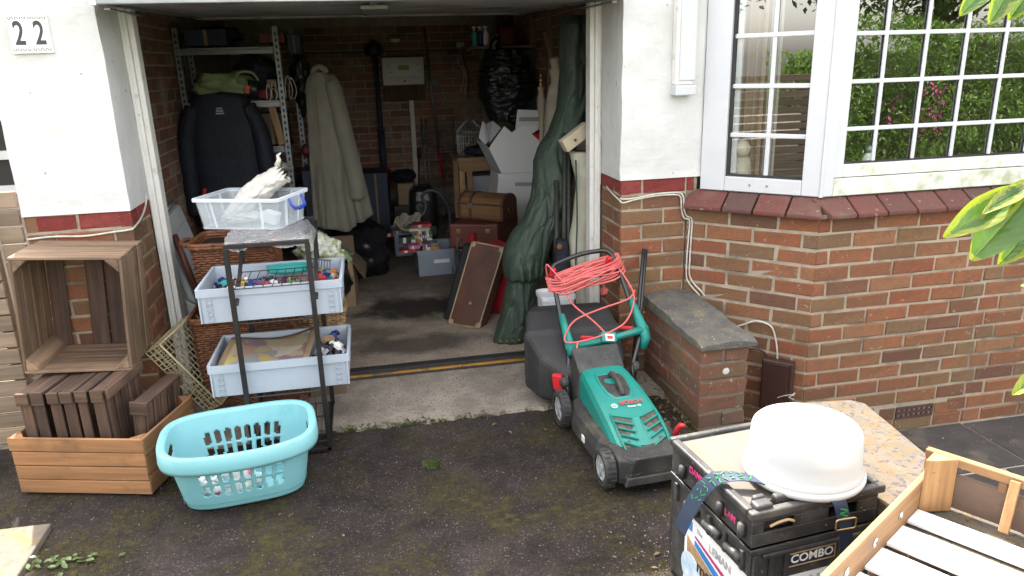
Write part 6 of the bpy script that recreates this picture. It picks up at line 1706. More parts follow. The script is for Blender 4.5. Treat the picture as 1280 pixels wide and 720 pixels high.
b = lump((-.745, 2.25, 1.395), (.06, .06, .04), .3, 3, 3, 8); simple('cloth', 'dark red cloth beside the green bag on the rack', 'cloth', b, mat('maroon', (.16, .02, .03), rough=.8), smooth=True)
b = B(); b.box(-.72, -.655, 2.25, 2.33, 1.44, 1.49); simple('small_box', 'small tan box behind the slotted post', 'box', b, M['card'], bevel=.003)
cw = T('cable_tangle', 'white cables hanging in loops on the rack behind the slotted post', 'cables', (-.68, 2.2, 1.35))
for i, (x0, w, h) in enumerate(((-.725, .03, .10), (-.69, .035, .12), (-.60, .05, .15), (-.575, .05, .14), (-.705, .05, .07))):
    b = B(); b.tube(spline([(x0, 2.19 + .01 * i, 1.36), (x0 + w * .2, 2.17, 1.36 + h * .6), (x0 + w * .6, 2.175, 1.36 + h), (x0 + w * 1.1, 2.18, 1.36 + h * .4), (x0 + w * .7, 2.185, 1.355)], 5), .0035, 5); b.build('cable', M['cable_white'], cw, smooth=True)
def carton(label, x0, x1, y0, y1, z0, z1, m, name='carton', cat='box'):
    b = B(); b.box(x0, x1, y0, y1, z0, z1); o = b.build(name, m, bevel=.003); tag(o, label, cat)
    bb = B(); bb.box(x0 + (x1 - x0) * .46, x0 + (x1 - x0) * .54, y0 - .0012, y0 - .0002, z0 + .002, z1 - .002); bb.build('tape', M['card'], o)
    return o
M['dark_blue'] = mat('dark_blue', (.022, .035, .07), (.016, .024, .045), sc=6, rough=.6)
M['dark_red'] = mat('dark_red', (.18, .022, .03), (.13, .018, .022), sc=5, rough=.55)
carton('dark red box on the very top of the rack', -.74, -.575, 2.3, 2.5, 1.735, 1.80, M['dark_red'])
carton('dark blue crate at the top of the rack by the brick wall', -1.22, -.95, 2.25, 2.6, 1.725, 1.83, M['dark_blue'])
carton('navy box beside the dark red box on the rack', -.56, -.47, 2.35, 2.6, 1.66, 1.79, M['dark_blue'])
carton('wide dark box on the middle shelf of the rack', -.83, -.62, 2.28, 2.6, 1.04, 1.26, M['card_dark'])
b = B(); b.beam((-.70, 2.2, 1.31), (-.655, 2.19, 1.045), .05, .02, (0, 1, 0)); simple('yellow_strip_wood', 'yellowish wooden offcut leaning on the rack shelf', 'wood', b, M['wood_pine_z'], bevel=.003)
bpy.data.objects['yellow_strip_wood'].name = 'offcut'
b = lump((-.69, 2.22, .885), (.085, .06, .035), .5, 4, 4, 12); simple('foil_packet', 'shiny clear packet on the rack above the clear box', 'packet', b, mat('foil', (.55, .56, .54), (.3, .31, .3), sc=24, rough=.2, bump=.7, bsc=30, bdist=.01), smooth=True)
carton('dark carton on the low shelf of the rack', -.86, -.63, 2.25, 2.55, .72, .85, M['card_dark'])
for i, (x, z, m_) in enumerate(((-.49, 1.03, 'dark_blue'), (-.47, .95, 'dark_red'))): pass
b = lump((-.50, 2.35, .98), (.05, .05, .05), .2, 2, 3, 4); simple('ball', 'dark red ball on the rack beside the beige coat', 'ball', b, M['dark_red'], smooth=True)
b = B(); b.box(-.545, -.415, 2.15, 2.5, .003, .86); simple('cabinet', 'dark narrow cabinet behind the beige coat', 'cabinet', b, M['dark_blue'], bevel=.006)
b = B(); b.box(-.40, -.335, 1.42, 1.52, .93, .98); b = B(); 
# brick-coloured box just behind the clear box
b = B(); b.box(-.345, -.255, .02, .10, .925, .985); 
for x, y, z, s_, l_ in ((-.80, 2.42, 1.52, (.16, .14, .14), 'dark bundle behind the green bag on the rack'), (-1.05, 2.45, 1.80, (.18, .14, .06), 'dark bag squashed onto the top of the rack'), (-1.02, 2.40, 1.15, (.19, .15, .10), 'dark bundle on the middle shelf behind the navy jacket'), (-.50, 2.5, 1.45, (.07, .1, .22), 'dark hanging bag between the rack and the coat')):
    simple('dark_bundle', l_, 'bundle', lump((x, y, z), s_, .3, 2.5, 4, x * 31), M['navy'] if x < -.6 else M['black_bag'], smooth=True)
# --- navy jacket hanging on the rack
nj = T('jacket', 'dark navy padded jacket hanging from the rack', 'jacket', (-1.0, 1.98, .5))
b = B(); rings = []
for j in range(25):
    t = j / 24; z = 1.405 - .90 * t
    hw = .185 + .03 * min(1, t * 3) + .02 * t; 
    if t < .06: hw *= .82 + 3 * t
    ring = []
    for k in range(40):
        a = 2 * math.pi * k / 40; c_, s_ = math.cos(a), math.sin(a)
        r_ = (abs(c_) ** 3 + abs(s_) ** 3) ** (-1 / 3)
        f = 1 + .05 * noise.noise(Vector((c_ * 2, s_ * 2, t * 7))) + .012 * math.sin(t * 40)
        ring.append((-1.005 + c_ * r_ * hw * f + .0 * t, 2.02 + s_ * r_ * (.075 + .03 * t) * f, z + (.02 * (1 - abs(c_)) if t < .05 else 0)))
    rings.append(ring)
b.loft(rings); b.build('body', M['navy'], nj, smooth=True)
for s in (-1, 1):
    b = B(); b.tube(spline([(-1.005 + s * .17, 2.0, 1.33), (-1.005 + s * .235, 1.98, 1.15), (-1.005 + s * .25, 1.97, .9), (-1.005 + s * .245, 1.96, .62)], 6), [.055] * 6 + [.06] * 6 + [.055] * 6 + [.045], 12); b.build('sleeve', M['navy'], nj, smooth=True)
M['emblem'] = mat('emblem', (.30, .31, .33), rough=.5)
b = B()
for i, w in enumerate((.036, .042, .050)): b.box(-1.0 - w / 2, -1.0 + w / 2, 1.9155 - .02, 1.9195 - .0, 1.318 - i * .016, 1.327 - i * .016)
b.build('chest_emblem', M['emblem'], nj)
for x, z in ((-1.17, .76), (-.85, .80)):
    b = B(); b.ob((x, 1.888, z), (.022, .012, .10), (0, 14, 0)); b.build('red_tag', M['mow_red'], nj, bevel=.005)
# --- beige coat
M['coat'] = mat('coat', (.175, .165, .125), (.135, .127, .097), sc=4, rough=.85, bump=.3, bsc=120, sheen=.2)
ct = T('coat', 'long beige raincoat hanging beside the shelving rack', 'coat', (-.27, 1.8, .45))
def coat_part(name, top, bot, wt, wb, dep, n, ph, m, yc):
    b = B(); rings = []
    for j in range(31):
        t = j / 30; c = Vector(top).lerp(Vector(bot), t); w = wt + (wb - wt) * (t ** .75)
        if t < .08: w *= .55 + .45 * (t / .08) ** .5
        ring = []
        for k in range(60):
            a = 2 * math.pi * k / 60
            fold = math.sin(a * n + ph + t * 1.2 + 1.5 * noise.noise(Vector((t * 3, ph, 0)))) * .12 * (.15 + t) - .10 * (1 - abs(noise.noise(Vector((math.cos(a) * 2.2, math.sin(a) * 2.2, t * 5 + ph))))) ** 6 + .05 * noise.noise(Vector((math.cos(a) * 2, math.sin(a) * 2, t * 4 + ph)))
            ring.append((c.x + math.cos(a) * w / 2 * (1 + fold * .4), yc + math.sin(a) * dep * (.6 + .4 * t) * (1 + fold * 2.2), c.z + .02 * math.sin(a * 2 + ph) * t))
        rings.append(ring)
    b.loft(rings); return b.build(name, m, ct, smooth=True)
coat_part('body', (-.345, 0, 1.53), (-.33, 0, .50), .16, .28, .075, 6, .4, M['coat'], 1.82)
coat_part('back_panel', (-.285, 0, 1.51), (-.165, 0, .54), .13, .19, .07, 5, 1.8, M['coat'], 1.90)
b = B(); b.tube(spline([(-.27, 1.80, 1.47), (-.225, 1.78, 1.2), (-.17, 1.78, .85), (-.165, 1.79, .70)], 6), [.05] * 6 + [.055] * 6 + [.05] * 6 + [.045], 12); b.build('sleeve', M['coat'], ct, smooth=True)
b = B(); b.tube(arc((-.335, 1.525), .04, 0, 180, 10, 'xz', 1.81), .018, 8); b.build('collar', M['coat'], ct, smooth=True)
b = B(); b.tube(spline([(-.37, 1.742, 1.45), (-.375, 1.735, 1.0), (-.385, 1.73, .52)], 5), .003, 5); b.build('front_seam', M['card_dark'], ct)
# dark sacks on the floor under the coat
b = lump((-.20, 2.3, .22), (.24, .22, .23), .3, 2.2, 4, 31, flat=None); simple('refuse_sack', 'black sack on the floor under the beige coat', 'sack', b, M['black_bag'], smooth=True)
b = lump((-.42, 1.55, .20), (.17, .17, .20), .3, 2.2, 4, 33); simple('refuse_sack', 'black sack behind the cardboard box', 'sack', b, M['black_bag'], smooth=True)

# --- back wall: meter box, socket, trunking, strimmer, rods, wire rack
M['meter'] = mat('meter', (.66, .64, .58), (.6, .58, .53), sc=3, rough=.5)
mb = T('consumer_unit', 'grey electricity consumer unit on the back wall', 'fuse box', (.365, 4.55, 1.51))
b = B(); b.box(.155, .578, 4.555, 4.599, 1.22, 1.66); b.build('backboard', M['wood_dark_z'], mb)
b = B(); b.box(.158, .575, 4.47, 4.5545, 1.375, 1.645); b.build('case', M['meter'], mb, bevel=.008)
b = B(); b.box(.185, .548, 4.462, 4.4695, 1.455, 1.585); b.build('cover', M['white_gloss'], mb, bevel=.003)
b = B(); b.box(.165, .568, 4.458, 4.4695, 1.380, 1.450); b.build('lower_flap', M['meter'], mb, bevel=.004)
b = B(); b.box(.315, .425, 4.459, 4.4615, 1.522, 1.568); b.build('yellow_label', mat('pale_yellow', (.42, .34, .12), (.34, .28, .12), sc=50, rough=.6), mb)
b = B(); b.lathe((.375, 4.457, 1.415), [(.010, 0), (.010, .004)], 12, rotm(90, 0, 0)); b.build('lock', M['toy_black'], mb)
b = B()
for x, z, w in ((.20, 1.572, .05), (.20, 1.56, .035), (.49, 1.575, .05), (.49, 1.562, .05), (.22, 1.50, .03), (.50, 1.51, .03)): b.box(x, x + w, 4.4605, 4.4618, z, z + .006)
b.build('small_print', M['label_grey'], mb, kind='stuff')
so = T('wall_socket', 'white double socket below the consumer unit', 'socket', (.507, 4.59, 1.295))
b = B(); b.box(.437, .578, 4.565, 4.598, 1.255, 1.340); b.build('plate', M['upvc'], so, bevel=.004)
b = B()
for x in (.465, .535):
    for q in ((0, .012, .006, .010), (-.011, -.008, .009, .005), (.011, -.008, .009, .005)): b.box(x + q[0] - q[2] / 2, x + q[0] + q[2] / 2, 4.5638, 4.5648, 1.29 + q[1] - q[3] / 2, 1.29 + q[1] + q[3] / 2)
b.build('pin_holes', M['toy_black'], so, kind='stuff')
for x in (.485, .528): b = B(); b.box(x, x + .012, 4.562, 4.5649, 1.312, 1.33); b.build('switch', M['upvc'], so)
b = B(); b.box(.412, .458, 4.565, 4.598, .05, 1.254); o = b.build('trunking', M['meter'], bevel=.004); tag(o, 'pale vertical trunking below the wall socket', 'trunking')
sl = T('wall_lamp', 'small cream bulkhead lamp above the consumer unit', 'lamp', (.31, 4.55, 1.83))
b = B(); b.hexa([(.275, 4.50, 1.79), (.345, 4.50, 1.79), (.345, 4.598, 1.79), (.275, 4.598, 1.79), (.262, 4.50, 1.825), (.358, 4.50, 1.825), (.358, 4.598, 1.825), (.262, 4.598, 1.825)]); b.build('diffuser', mat('cream_glass', (.62, .55, .30), rough=.3), sl, bevel=.004)
b = B(); b.box(.255, .365, 4.51, 4.598, 1.8255, 1.85); b.build('cap', M['toy_black'], sl, bevel=.003)
stt = T('strimmer', 'dark blue garden strimmer standing on end against the back wall', 'strimmer', (.1, 4.4, 0))
b = B(); b.tube([(.10, 4.42, .50), (.098, 4.45, 1.66)], .024, 10); b.build('shaft', M['dark_blue'], stt, smooth=True)
b = B(); b.tube([(.10, 4.418, .35), (.10, 4.425, .95)], .033, 10); b.build('sleeve', M['dark_blue'], stt, smooth=True)
b = B(); b.lathe((.09, 4.44, 1.655), [(.05, 0), (.085, .03), (.085, .09), (.06, .13), (.02, .16)], 14); b.build('head', M['toy_black'], stt, smooth=True)
b = B(); b.lathe((.10, 4.40, .40), [(.05, 0), (.068, .03), (.068, .13), (.045, .17)], 14); b.build('motor', M['dark_red'], stt, smooth=True)
b = B(); b.tube([(.10, 4.40, .003), (.10, 4.40, .40)], .045, 10); b.build('lower_body', M['toy_black'], stt, smooth=True)
rd = T('garden_rod', 'thin grey rod with a red tip leaning on the back wall', 'rod', (.7, 4.4, 0))
b = B(); b.tube([(.607, 4.55, 1.93), (.675, 4.42, .72)], .012, 8); b.build('shaft', M['steel'], rd, smooth=True)
b = B(); b.tube([(.675, 4.42, .72), (.694, 4.385, .40)], .014, 8); b.build('red_tip', M['mow_red'], rd, smooth=True)
b = B(); b.tube([(.694, 4.385, .40), (.712, 4.35, .005)], .009, 8); b.build('foot', M['steel'], rd, smooth=True)
wr = T('wire_rack', 'pale metal airer rack standing against the back wall', 'rack', (.68, 4.42, 0))
for x in (.52, .565, .845): b = B(); b.tube([(x, 4.40, .003), (x, 4.5, 1.03)], .009, 7); b.build('upright', M['galv'], wr, smooth=True)
for i in range(24):
    z = .10 + i * .039 + (.03 if i % 5 == 0 else 0); y = 4.4 + .1 * z / 1.03; b = B(); b.tube([(.565, y, z), (.845, y, z)], .0045, 5); b.build('rung', M['galv'], wr)
sk2 = T('cable_socket', 'small white socket with wires hanging on the back wall', 'socket', (.97, 4.5, 1.72))
b = B(); b.box(.93, 1.01, 4.55, 4.598, 1.73, 1.775); b.build('plate', M['upvc'], sk2, bevel=.004)
for k in range(3): b = B(); b.tube(spline([(.95 + .02 * k, 4.545, 1.735), (.93 + .03 * k, 4.52, 1.60), (.99 + .02 * k, 4.53, 1.47), (.95 + .04 * k, 4.54, 1.30 - .05 * k)], 6), .006, 5); b.build('wire', M['cable_white'] if k < 2 else M['cable_black'], sk2, smooth=True)
cl2 = T('conduit', 'dark cable run fixed along the back wall at head height', 'conduit', (.4, 4.58, 1.72))
b = B(); b.box(-.75, 1.25, 4.578, 4.5985, 1.700, 1.712); b.build('cable_clip', M['cable_black'], cl2)
b = B(); b.box(.60, .72, 4.55, 4.598, 1.36, 1.43); simple('black_box', 'small black box on the back wall beside the rod', 'box', b, M['toy_black'], bevel=.004)

# --- vacuum cleaner and neighbours
M['vac_hose'] = mat('vac_hose', (.10, .105, .115), rough=.4)
vc = T('vacuum_cleaner', 'black vacuum cleaner with a grey hose arching over it', 'vacuum cleaner', (.42, 3.6, 0))
b = B(); b.loft([[(.415 + x, 3.62 + y, z) for x, y in rrect(0, 0, .26 * s, .30 * s, .08, 5)] for z, s in ((.06, .9), (.09, 1), (.36, 1), (.44, .9), (.48, .6))]); b.build('body', M['toy_black'], vc, smooth=False, bevel=.01)
b = B(); b.box(.30, .52, 3.44, 3.50, .03, .12); b.build('floor_head', M['vac_hose'], vc, bevel=.01)
b = B(); b.tube(spline([(.38, 3.50, .36), (.36, 3.46, .28), (.40, 3.45, .24), (.43, 3.46, .32), (.40, 3.47, .40), (.47, 3.46, .455), (.56, 3.46, .42), (.63, 3.46, .30), (.645, 3.46, .15), (.62, 3.47, .03)], 8), .016, 9); b.build('hose', M['vac_hose'], vc, smooth=True)
b = B(); b.tube([(.385, 3.60, .46), (.405, 3.62, .74)], .010, 8); b.tube([(.405, 3.62, .74), (.41, 3.62, .83)], .02, 8); b.build('wand', M['bar_black'], vc, smooth=True)
b = B(); b.tube(arc((.37, .30), .03, 0, 300, 12, 'xz', 3.462), .007, 6); b.build('hose_clip', M['galv'], vc, smooth=True)
carton('brown carton behind the vacuum cleaner', .19, .33, 3.66, 3.95, .30, .50, M['card'])
b = B(); b.box(.14, .36, 3.62, 3.98, .003, .299); simple('black_crate', 'dark box beside the vacuum cleaner', 'box', b, M['toy_black'], bevel=.01)
b = lump((.26, 3.78, .56), (.12, .12, .06), .3, 2.5, 4, 41); simple('dark_cloth', 'dark cloth heaped on the brown carton', 'cloth', b, M['navy'], smooth=True)
carton('dark blue storage box by the strimmer', -.12, .10, 3.6, 4.0, .003, .62, M['dark_blue'])
carton('tall dark cabinet behind the coat', -.50, -.14, 3.4, 3.9, .003, .75, M['dark_blue'])

# --- grey crates of books
ea = euro('dark grey crate of books on the garage floor', (.385, 2.33, .003), R(2), .315, .36, .205, M['euro_dim'], 'grey crates of books')
eb = euro('farther grey crate of books by the vacuum cleaner', (.235, 3.02, .003), R(2), .30, .36, .20, M['euro_dim'], 'grey crates of books')
for t_, nm in ((ea, 'front'), (eb, 'rear')):
    b = B(); b.box(-.03, .09, -.1835, -.1815, .10, .128); b.build('paper_label', M['label_white'], t_, local=True)
BC = {'red': (.34, .03, .05), 'white': (.62, .60, .56), 'black': (.03, .03, .03), 'blue': (.05, .10, .22), 'green': (.09, .20, .05), 'orange': (.46, .20, .03), 'pink': (.48, .12, .22), 'cream': (.5, .43, .30), 'brown': (.18, .09, .05), 'purple': (.14, .05, .17), 'teal': (.04, .2, .2), 'grey': (.22, .23, .24)}
for k, c in BC.items(): M['bk_' + k] = mat('bk_' + k, c, rough=.5)
M['pages'] = mat('pages', (.60, .55, .45), (.5, .45, .36), sc=120, rough=.9, stretch=(.05, .05, 4))
rs = random.Random(4)
def book(label, m4, w, h, d, c, group):
    t = T('book', label, 'book', group=group); t.matrix_world = m4; MW[t.name] = m4
    b = B(); b.box(0, w, 0, .0018, 0, d); b.box(0, w, h - .0018, h, 0, d); b.box(0, .002, .0019, h - .0019, 0, d); b.build('cover', M['bk_' + c], t, local=True)
    b = B(); b.box(.0022, w - .003, .002, h - .002, .002, d - .002); b.build('pages', M['pages'], t, local=True)
    b = B(); b.box(-.0006, -.0001, .003, h - .003, d * .55, d * .75); b.build('spine_label', M['bk_white' if c != 'white' else 'bk_red'], t, local=True)
# standing row: spine faces the viewer (local x runs away from the viewer, y is thickness)
seq = ['brown', 'orange', 'white', 'black', 'blue', 'cream']
x = .243
for i, c in enumerate(seq):
    th_ = rs.uniform(.013, .022)
    m4 = Matrix.Translation((x + th_, 2.31, .21)) @ rotm(-4, rs.uniform(-6, 2), 90).to_4x4()
    book(f'{c} paperback standing upright in the books crate', m4, .12, th_, rs.uniform(.10, .135), c, 'books standing in the crate'); x += th_ + .002
z = .205
def flat(label, x0, y0, z, w, d, th_, c, rz=0):
    m4 = Matrix.Translation((x0, y0, z)) @ Matrix(((0, 1, 0), (1, 0, 0), (0, 0, 1))).to_4x4()
    m4 = Matrix.Translation((x0, y0 + .0, z + th_)) @ rotm(0, 0, rz).to_4x4() @ Matrix(((0, 0, 1, 0), (1, 0, 0, 0), (0, -1, 0, 0), (0, 0, 0, 1)))
    if m4.determinant() < 0: m4 = m4 @ Matrix.Diagonal((1, 1, -1, 1))
    book(label, m4, d, th_, w, c, 'books lying in the crate')
flat('red book lying flat at the front of the books crate', .235, 2.165, .195, .125, .10, .022, 'red')
flat('pale pink book on the red book in the crate', .265, 2.175, .219, .085, .09, .03, 'pink', 4)
flat('purple book lying beside the pink book', .345, 2.17, .20, .05, .12, .052, 'purple')
flat('orange book lying at the crate corner', .408, 2.165, .195, .125, .12, .034, 'orange', -3)
flat('grey book on top of the orange book', .402, 2.19, .231, .115, .12, .018, 'grey', 2)
flat('green book in the stack at the back of the crate', .375, 2.32, .265, .15, .12, .034, 'green')
flat('white book under the green book', .37, 2.31, .235, .16, .12, .028, 'white')
flat('teal book over the green book', .37, 2.33, .301, .15, .12, .016, 'teal', 3)
flat('cream book near the top of the stack', .36, 2.34, .319, .16, .12, .022, 'cream', -2)
flat('dark red book topping the stack of books', .375, 2.36, .343, .14, .12, .026, 'red', 4)
flat('black book along the back of the crate', .24, 2.40, .215, .12, .10, .05, 'black')
for i, c in enumerate(('red', 'grey', 'cream')): flat(f'{c} book lying in the farther books crate', .12 + .07 * i, 2.9 + .02 * i, .17 + .01 * i, .10, .12, .03, c, rs.uniform(-9, 9))
pp = T('open_papers', 'pale crumpled papers over the farther books crate', 'papers', (.23, 3.0, .24))
b = B(); b.sheet([[(.10 + .028 * i + .01 * j, 2.92 + .05 * j, .25 + .02 * math.sin(i * 1.6 + j) + .015 * j) for i in range(9)] for j in range(5)]); b.build('sheets', M['pages'], pp, thick=.004)
b = B(); b.tube(spline([(.12, 2.86, .30), (.17, 2.85, .24), (.24, 2.85, .22), (.28, 2.86, .26)], 5), .012, 6); b.build('pale_tube', M['cream_wire'], pp, smooth=True)
b = lump((.545, 2.13, .055), (.05, .05, .055), .5, 3, 4, 55); simple('clear_bag', 'small clear plastic bag beside the books crate', 'bag', b, M['film'], smooth=True)

# --- bench with cartons
bn = T('workbench', 'bare pine bench against the back of the garage', 'bench', (.9, 3.0, 0))
b = B(); b.box(.655, 1.15, 2.78, 3.3, .78, .815); b.build('top', M['wood_pine_x'], bn, bevel=.003)
b = B(); b.box(.67, 1.13, 2.80, 2.83, .70, .7795); b.build('apron_rail', M['wood_pine_x'], bn)
for x, y in ((.672, 2.8), (.735, 2.802), (1.09, 2.8), (.672, 3.22), (1.09, 3.22)): b = B(); b.box(x, x + .045, y, y + .045, .003, .6995 if y < 3 else .7795); b.build('leg', M['wood_pine_z'], bn, bevel=.002)
b = B(); b.box(.79, 1.0, 3.05, 3.3, .32, .62); simple('drawer_unit', 'grey box under the pine bench', 'box', b, M['grey_panel'], bevel=.006)
b = B(); b.box(.66, 1.12, 2.85, 3.25, .20, .23); b.build('lower_shelf', M['dark_blue'], bn)
wrs = random.Random(9)
M['rust'] = mat('rust', (.22, .08, .03), (.14, .06, .03), sc=20, rough=.8)
bt2 = T('birdcage', 'small dark wire cage with tools on the bench', 'cage', (.78, 2.95, .82))
for i in range(14): a = i * math.pi / 7; b = B(); b.tube([(.80 + .11 * math.cos(a), 2.98 + .09 * math.sin(a), .816), (.80 + .11 * math.cos(a), 2.98 + .09 * math.sin(a), 1.02), (.80 + .03 * math.cos(a), 2.98 + .03 * math.sin(a), 1.10)], .004, 5); b.build('bar', M['steel'], bt2)
b = B(); b.tube([(.80 + .112 * math.cos(a), 2.98 + .092 * math.sin(a), .83) for a in [k * math.pi / 12 for k in range(24)]], .006, 5, closed=True); b.tube([(.80 + .112 * math.cos(a), 2.98 + .092 * math.sin(a), 1.0) for a in [k * math.pi / 12 for k in range(24)]], .006, 5, closed=True); b.build('ring', M['steel'], bt2)
for x, h, m_, l_ in ((.86, .16, 'rust', 'rusty upright tool handle on the bench'), (.80, .11, 'rust', 'short rusty tool inside the wire cage')): b = B(); b.tube([(x, 2.9, .82), (x + .01, 2.9, .82 + h * .5), (x + .005, 2.9, .82 + h)], [.016, .012, .018], 8); simple('tool', l_, 'tool', b, M[m_], smooth=True)
b = lump((.86, 2.88, .86), (.13, .09, .045), .3, 3, 4, 61); simple('dark_bag', 'dark cloth bag lying on the bench', 'bag', b, M['navy'], smooth=True)

# --- white cardboard boxes
M['white_card'] = mat('white_card', (.80, .80, .81), (.76, .76, .77), sc=3, rough=.7)
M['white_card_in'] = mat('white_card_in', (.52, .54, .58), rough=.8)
wbx = T('white_box', 'open white archive box with raised flaps on the upper row', 'box', (1.1, 2.5, .7))
wl2 = T('white_box', 'lower white archive box with a grey hand slot', 'box', (1.1, 2.5, .3))
b = B(); b.hexa([(.87, 2.40, .30), (1.33, 2.40, .30), (1.33, 2.78, .30), (.87, 2.78, .30), (.935, 2.40, .715), (1.33, 2.40, .695), (1.33, 2.78, .70), (.935, 2.78, .715)]); b.build('body', M['white_card'], wl2, bevel=.003)
b = B(); b.box(.925, 1.335, 2.392, 2.399, .670, .722); b.build('lid_edge', M['white_card'], wl2, bevel=.002)
b = B(); b.ob((1.13, 2.3905, .630), (.14, .003, .030), (0, 4, 0)); b.build('hand_slot', M['label_grey'], wl2, bevel=.001)
b = B(); b.box(.90, 1.32, 2.41, 2.8, .003, .298); simple('box', 'plain box under the white archive boxes', 'box', b, M['card_dark'], bevel=.003)
b = B(); b.loft([[(.955, y, .727), (1.33, y, .722), (1.34, y, 1.0), (1.27, y, 1.06), (1.22, y, 1.085), (1.12, y, 1.085), (1.045, y, 1.04), (.985, y, 1.09), (.86, y, .93)] for y in (2.385, 2.391)]); b.build('front_flap', M['white_card'], wbx)
b = B(); b.add([(.955, 2.39, .727), (.86, 2.395, .93), (.80, 2.6, .975), (.915, 2.62, .73)], [(0, 1, 2, 3)]); b.build('side_flap', M['white_card_in'], wbx, thick=.005)
b = B(); b.add([(.845, 2.46, .95), (.80, 2.5, 1.0), (.85, 2.6, 1.12), (.95, 2.6, 1.02)], [(0, 1, 2, 3)]); b.build('side_flap', M['white_card'], wbx, thick=.005)
b = B(); b.add([(.875, 2.44, .96), (.86, 2.5, 1.10), (.93, 2.58, 1.12), (.975, 2.46, 1.07)], [(0, 1, 2, 3)]); b.build('inner_flap', M['white_card_in'], wbx, thick=.004)
b = B(); b.add([(1.10, 2.52, 1.05), (1.36, 2.5, 1.03), (1.36, 2.52, 1.185), (1.13, 2.56, 1.20)], [(0, 1, 2, 3)]); b.build('back_flap', M['white_card'], wbx, thick=.005)
b = B(); b.ob((1.215, 2.505, 1.125), (.17, .004, .032), (0, 2, 0)); b.build('hand_slot', M['label_grey'], wbx, bevel=.001)
b = B(); b.box(.96, 1.32, 2.393, 2.75, .728, .90); b.build('body', M['white_card'], wbx)
b = B(); b.loft([[(1.20, y, 1.02), (1.31, y, 1.03), (1.40, y, 1.10), (1.33, y, 1.10), (1.28, y, .95)] for y in (2.374, 2.378)]); simple('red_card', 'bright red card tucked beside the white box', 'card', b, M['mow_red'])

# --- black refuse bag on the shelf, things on a high shelf
bb_ = T('refuse_sack', 'shiny black refuse sack hanging over the white boxes', 'sack', (1.07, 2.75, 1.1))
b = B(); rings = []
for j in range(91):
    t = j / 90; z = 1.66 - .56 * t; hw = .10 + .135 * math.sin(min(1, t * 1.3 + .05) * math.pi * .75) * (1 if t < .75 else max(.12, 1 - (t - .75) * 3.2)) + (.02 if t < .2 else 0); cx_ = 1.07 + .02 * math.sin(t * 4) + .03 * max(0, t - .7)
    ring = []
    for k in range(90):
        a = 2 * math.pi * k / 90
        wr_ = .10 * noise.fractal(Vector((math.cos(a) * 2.2, math.sin(a) * 2.2, t * 4)), 1, 2, 3) - .10 * max(0, 1 - 6 * abs(noise.noise(Vector((math.cos(a) * 1.6 + t * 2, math.sin(a) * 1.6, t * 15))))) + .03 * noise.noise(Vector((math.cos(a) * 3, math.sin(a) * 3, t * 34)))
        ring.append((cx_ + math.cos(a) * hw * (1 + wr_), 2.76 + math.sin(a) * (.05 + hw * .6) * (1 + wr_ * 1.8), z + .012 * noise.noise(Vector((a * 2, t * 8, 1)))))
    rings.append(ring)
b.loft(rings); b.build('body', M['black_bag'], bb_, smooth=True)
b = B(); b.tube(spline([(1.01, 2.74, 1.62), (.985, 2.72, 1.70), (1.02, 2.71, 1.745), (1.0, 2.72, 1.79)], 5), [.04] * 5 + [.03] * 5 + [.022] * 5 + [.035], 9); b.build('knotted_neck', M['black_bag'], bb_, smooth=True)
b = B(); b.box(1.17, 1.345, 2.82, 3.2, 1.05, 1.66); simple('dark_blue_panel', 'dark blue board standing behind the refuse sack', 'board', b, M['dark_blue'], bevel=.008)
hs = T('wall_shelf', 'brown timber shelf high on the inner wall', 'shelf', (1.2, 2.9, 1.69))
b = B(); b.box(.80, 1.348, 2.80, 3.25, 1.672, 1.692); b.build('board', M['stud'], hs)
for x in (.84, 1.30): b = B(); b.beam((x, 3.24, 1.671), (x, 4.55, 1.671), .03, .03) if False else b.box(x, x + .03, 3.2505, 4.59, 1.66, 1.69); b.build('bearer', M['stud'], hs)
pc = T('petrol_can', 'dark red petrol can on the high shelf', 'can', (1.10, 2.95, 1.693))
b = B(); b.loft([[(1.13 + x, 2.96 + y, z) for x, y in rrect(0, 0, .15 * s, .12 * s, .03, 4)] for z, s in ((1.693, .95), (1.71, 1), (1.79, 1), (1.835, .75), (1.85, .4))]); b.build('body', M['dark_red'], pc, smooth=True)
b = B(); b.lathe((1.165, 2.93, 1.83), [(.022, 0), (.022, .035)], 12, rotm(25, 20, 0)); b.build('cap', M['toy_black'], pc, smooth=True)
for i, (x, m_, l_) in enumerate(((.86, 'toy_teal', 'teal bottle on the high shelf'), (.91, 'toy_blue', 'blue bottle on the high shelf'), (.955, 'plate', 'white bottle beside the petrol can'))):
    t = T('spray_bottle', l_, 'bottle', (x, 2.9, 1.693), group='bottles on the high shelf')
    b = B(); b.lathe((x, 2.9, 1.693), [(.022, 0), (.024, .09), (.012, .12)], 12); b.build('body', M[m_], t, smooth=True)
    b = B(); b.lathe((x, 2.9, 1.8135), [(.012, 0), (.012, .02), (.02, .022), (.02, .035)], 10); b.build('cap', M['upvc'], t, smooth=True)
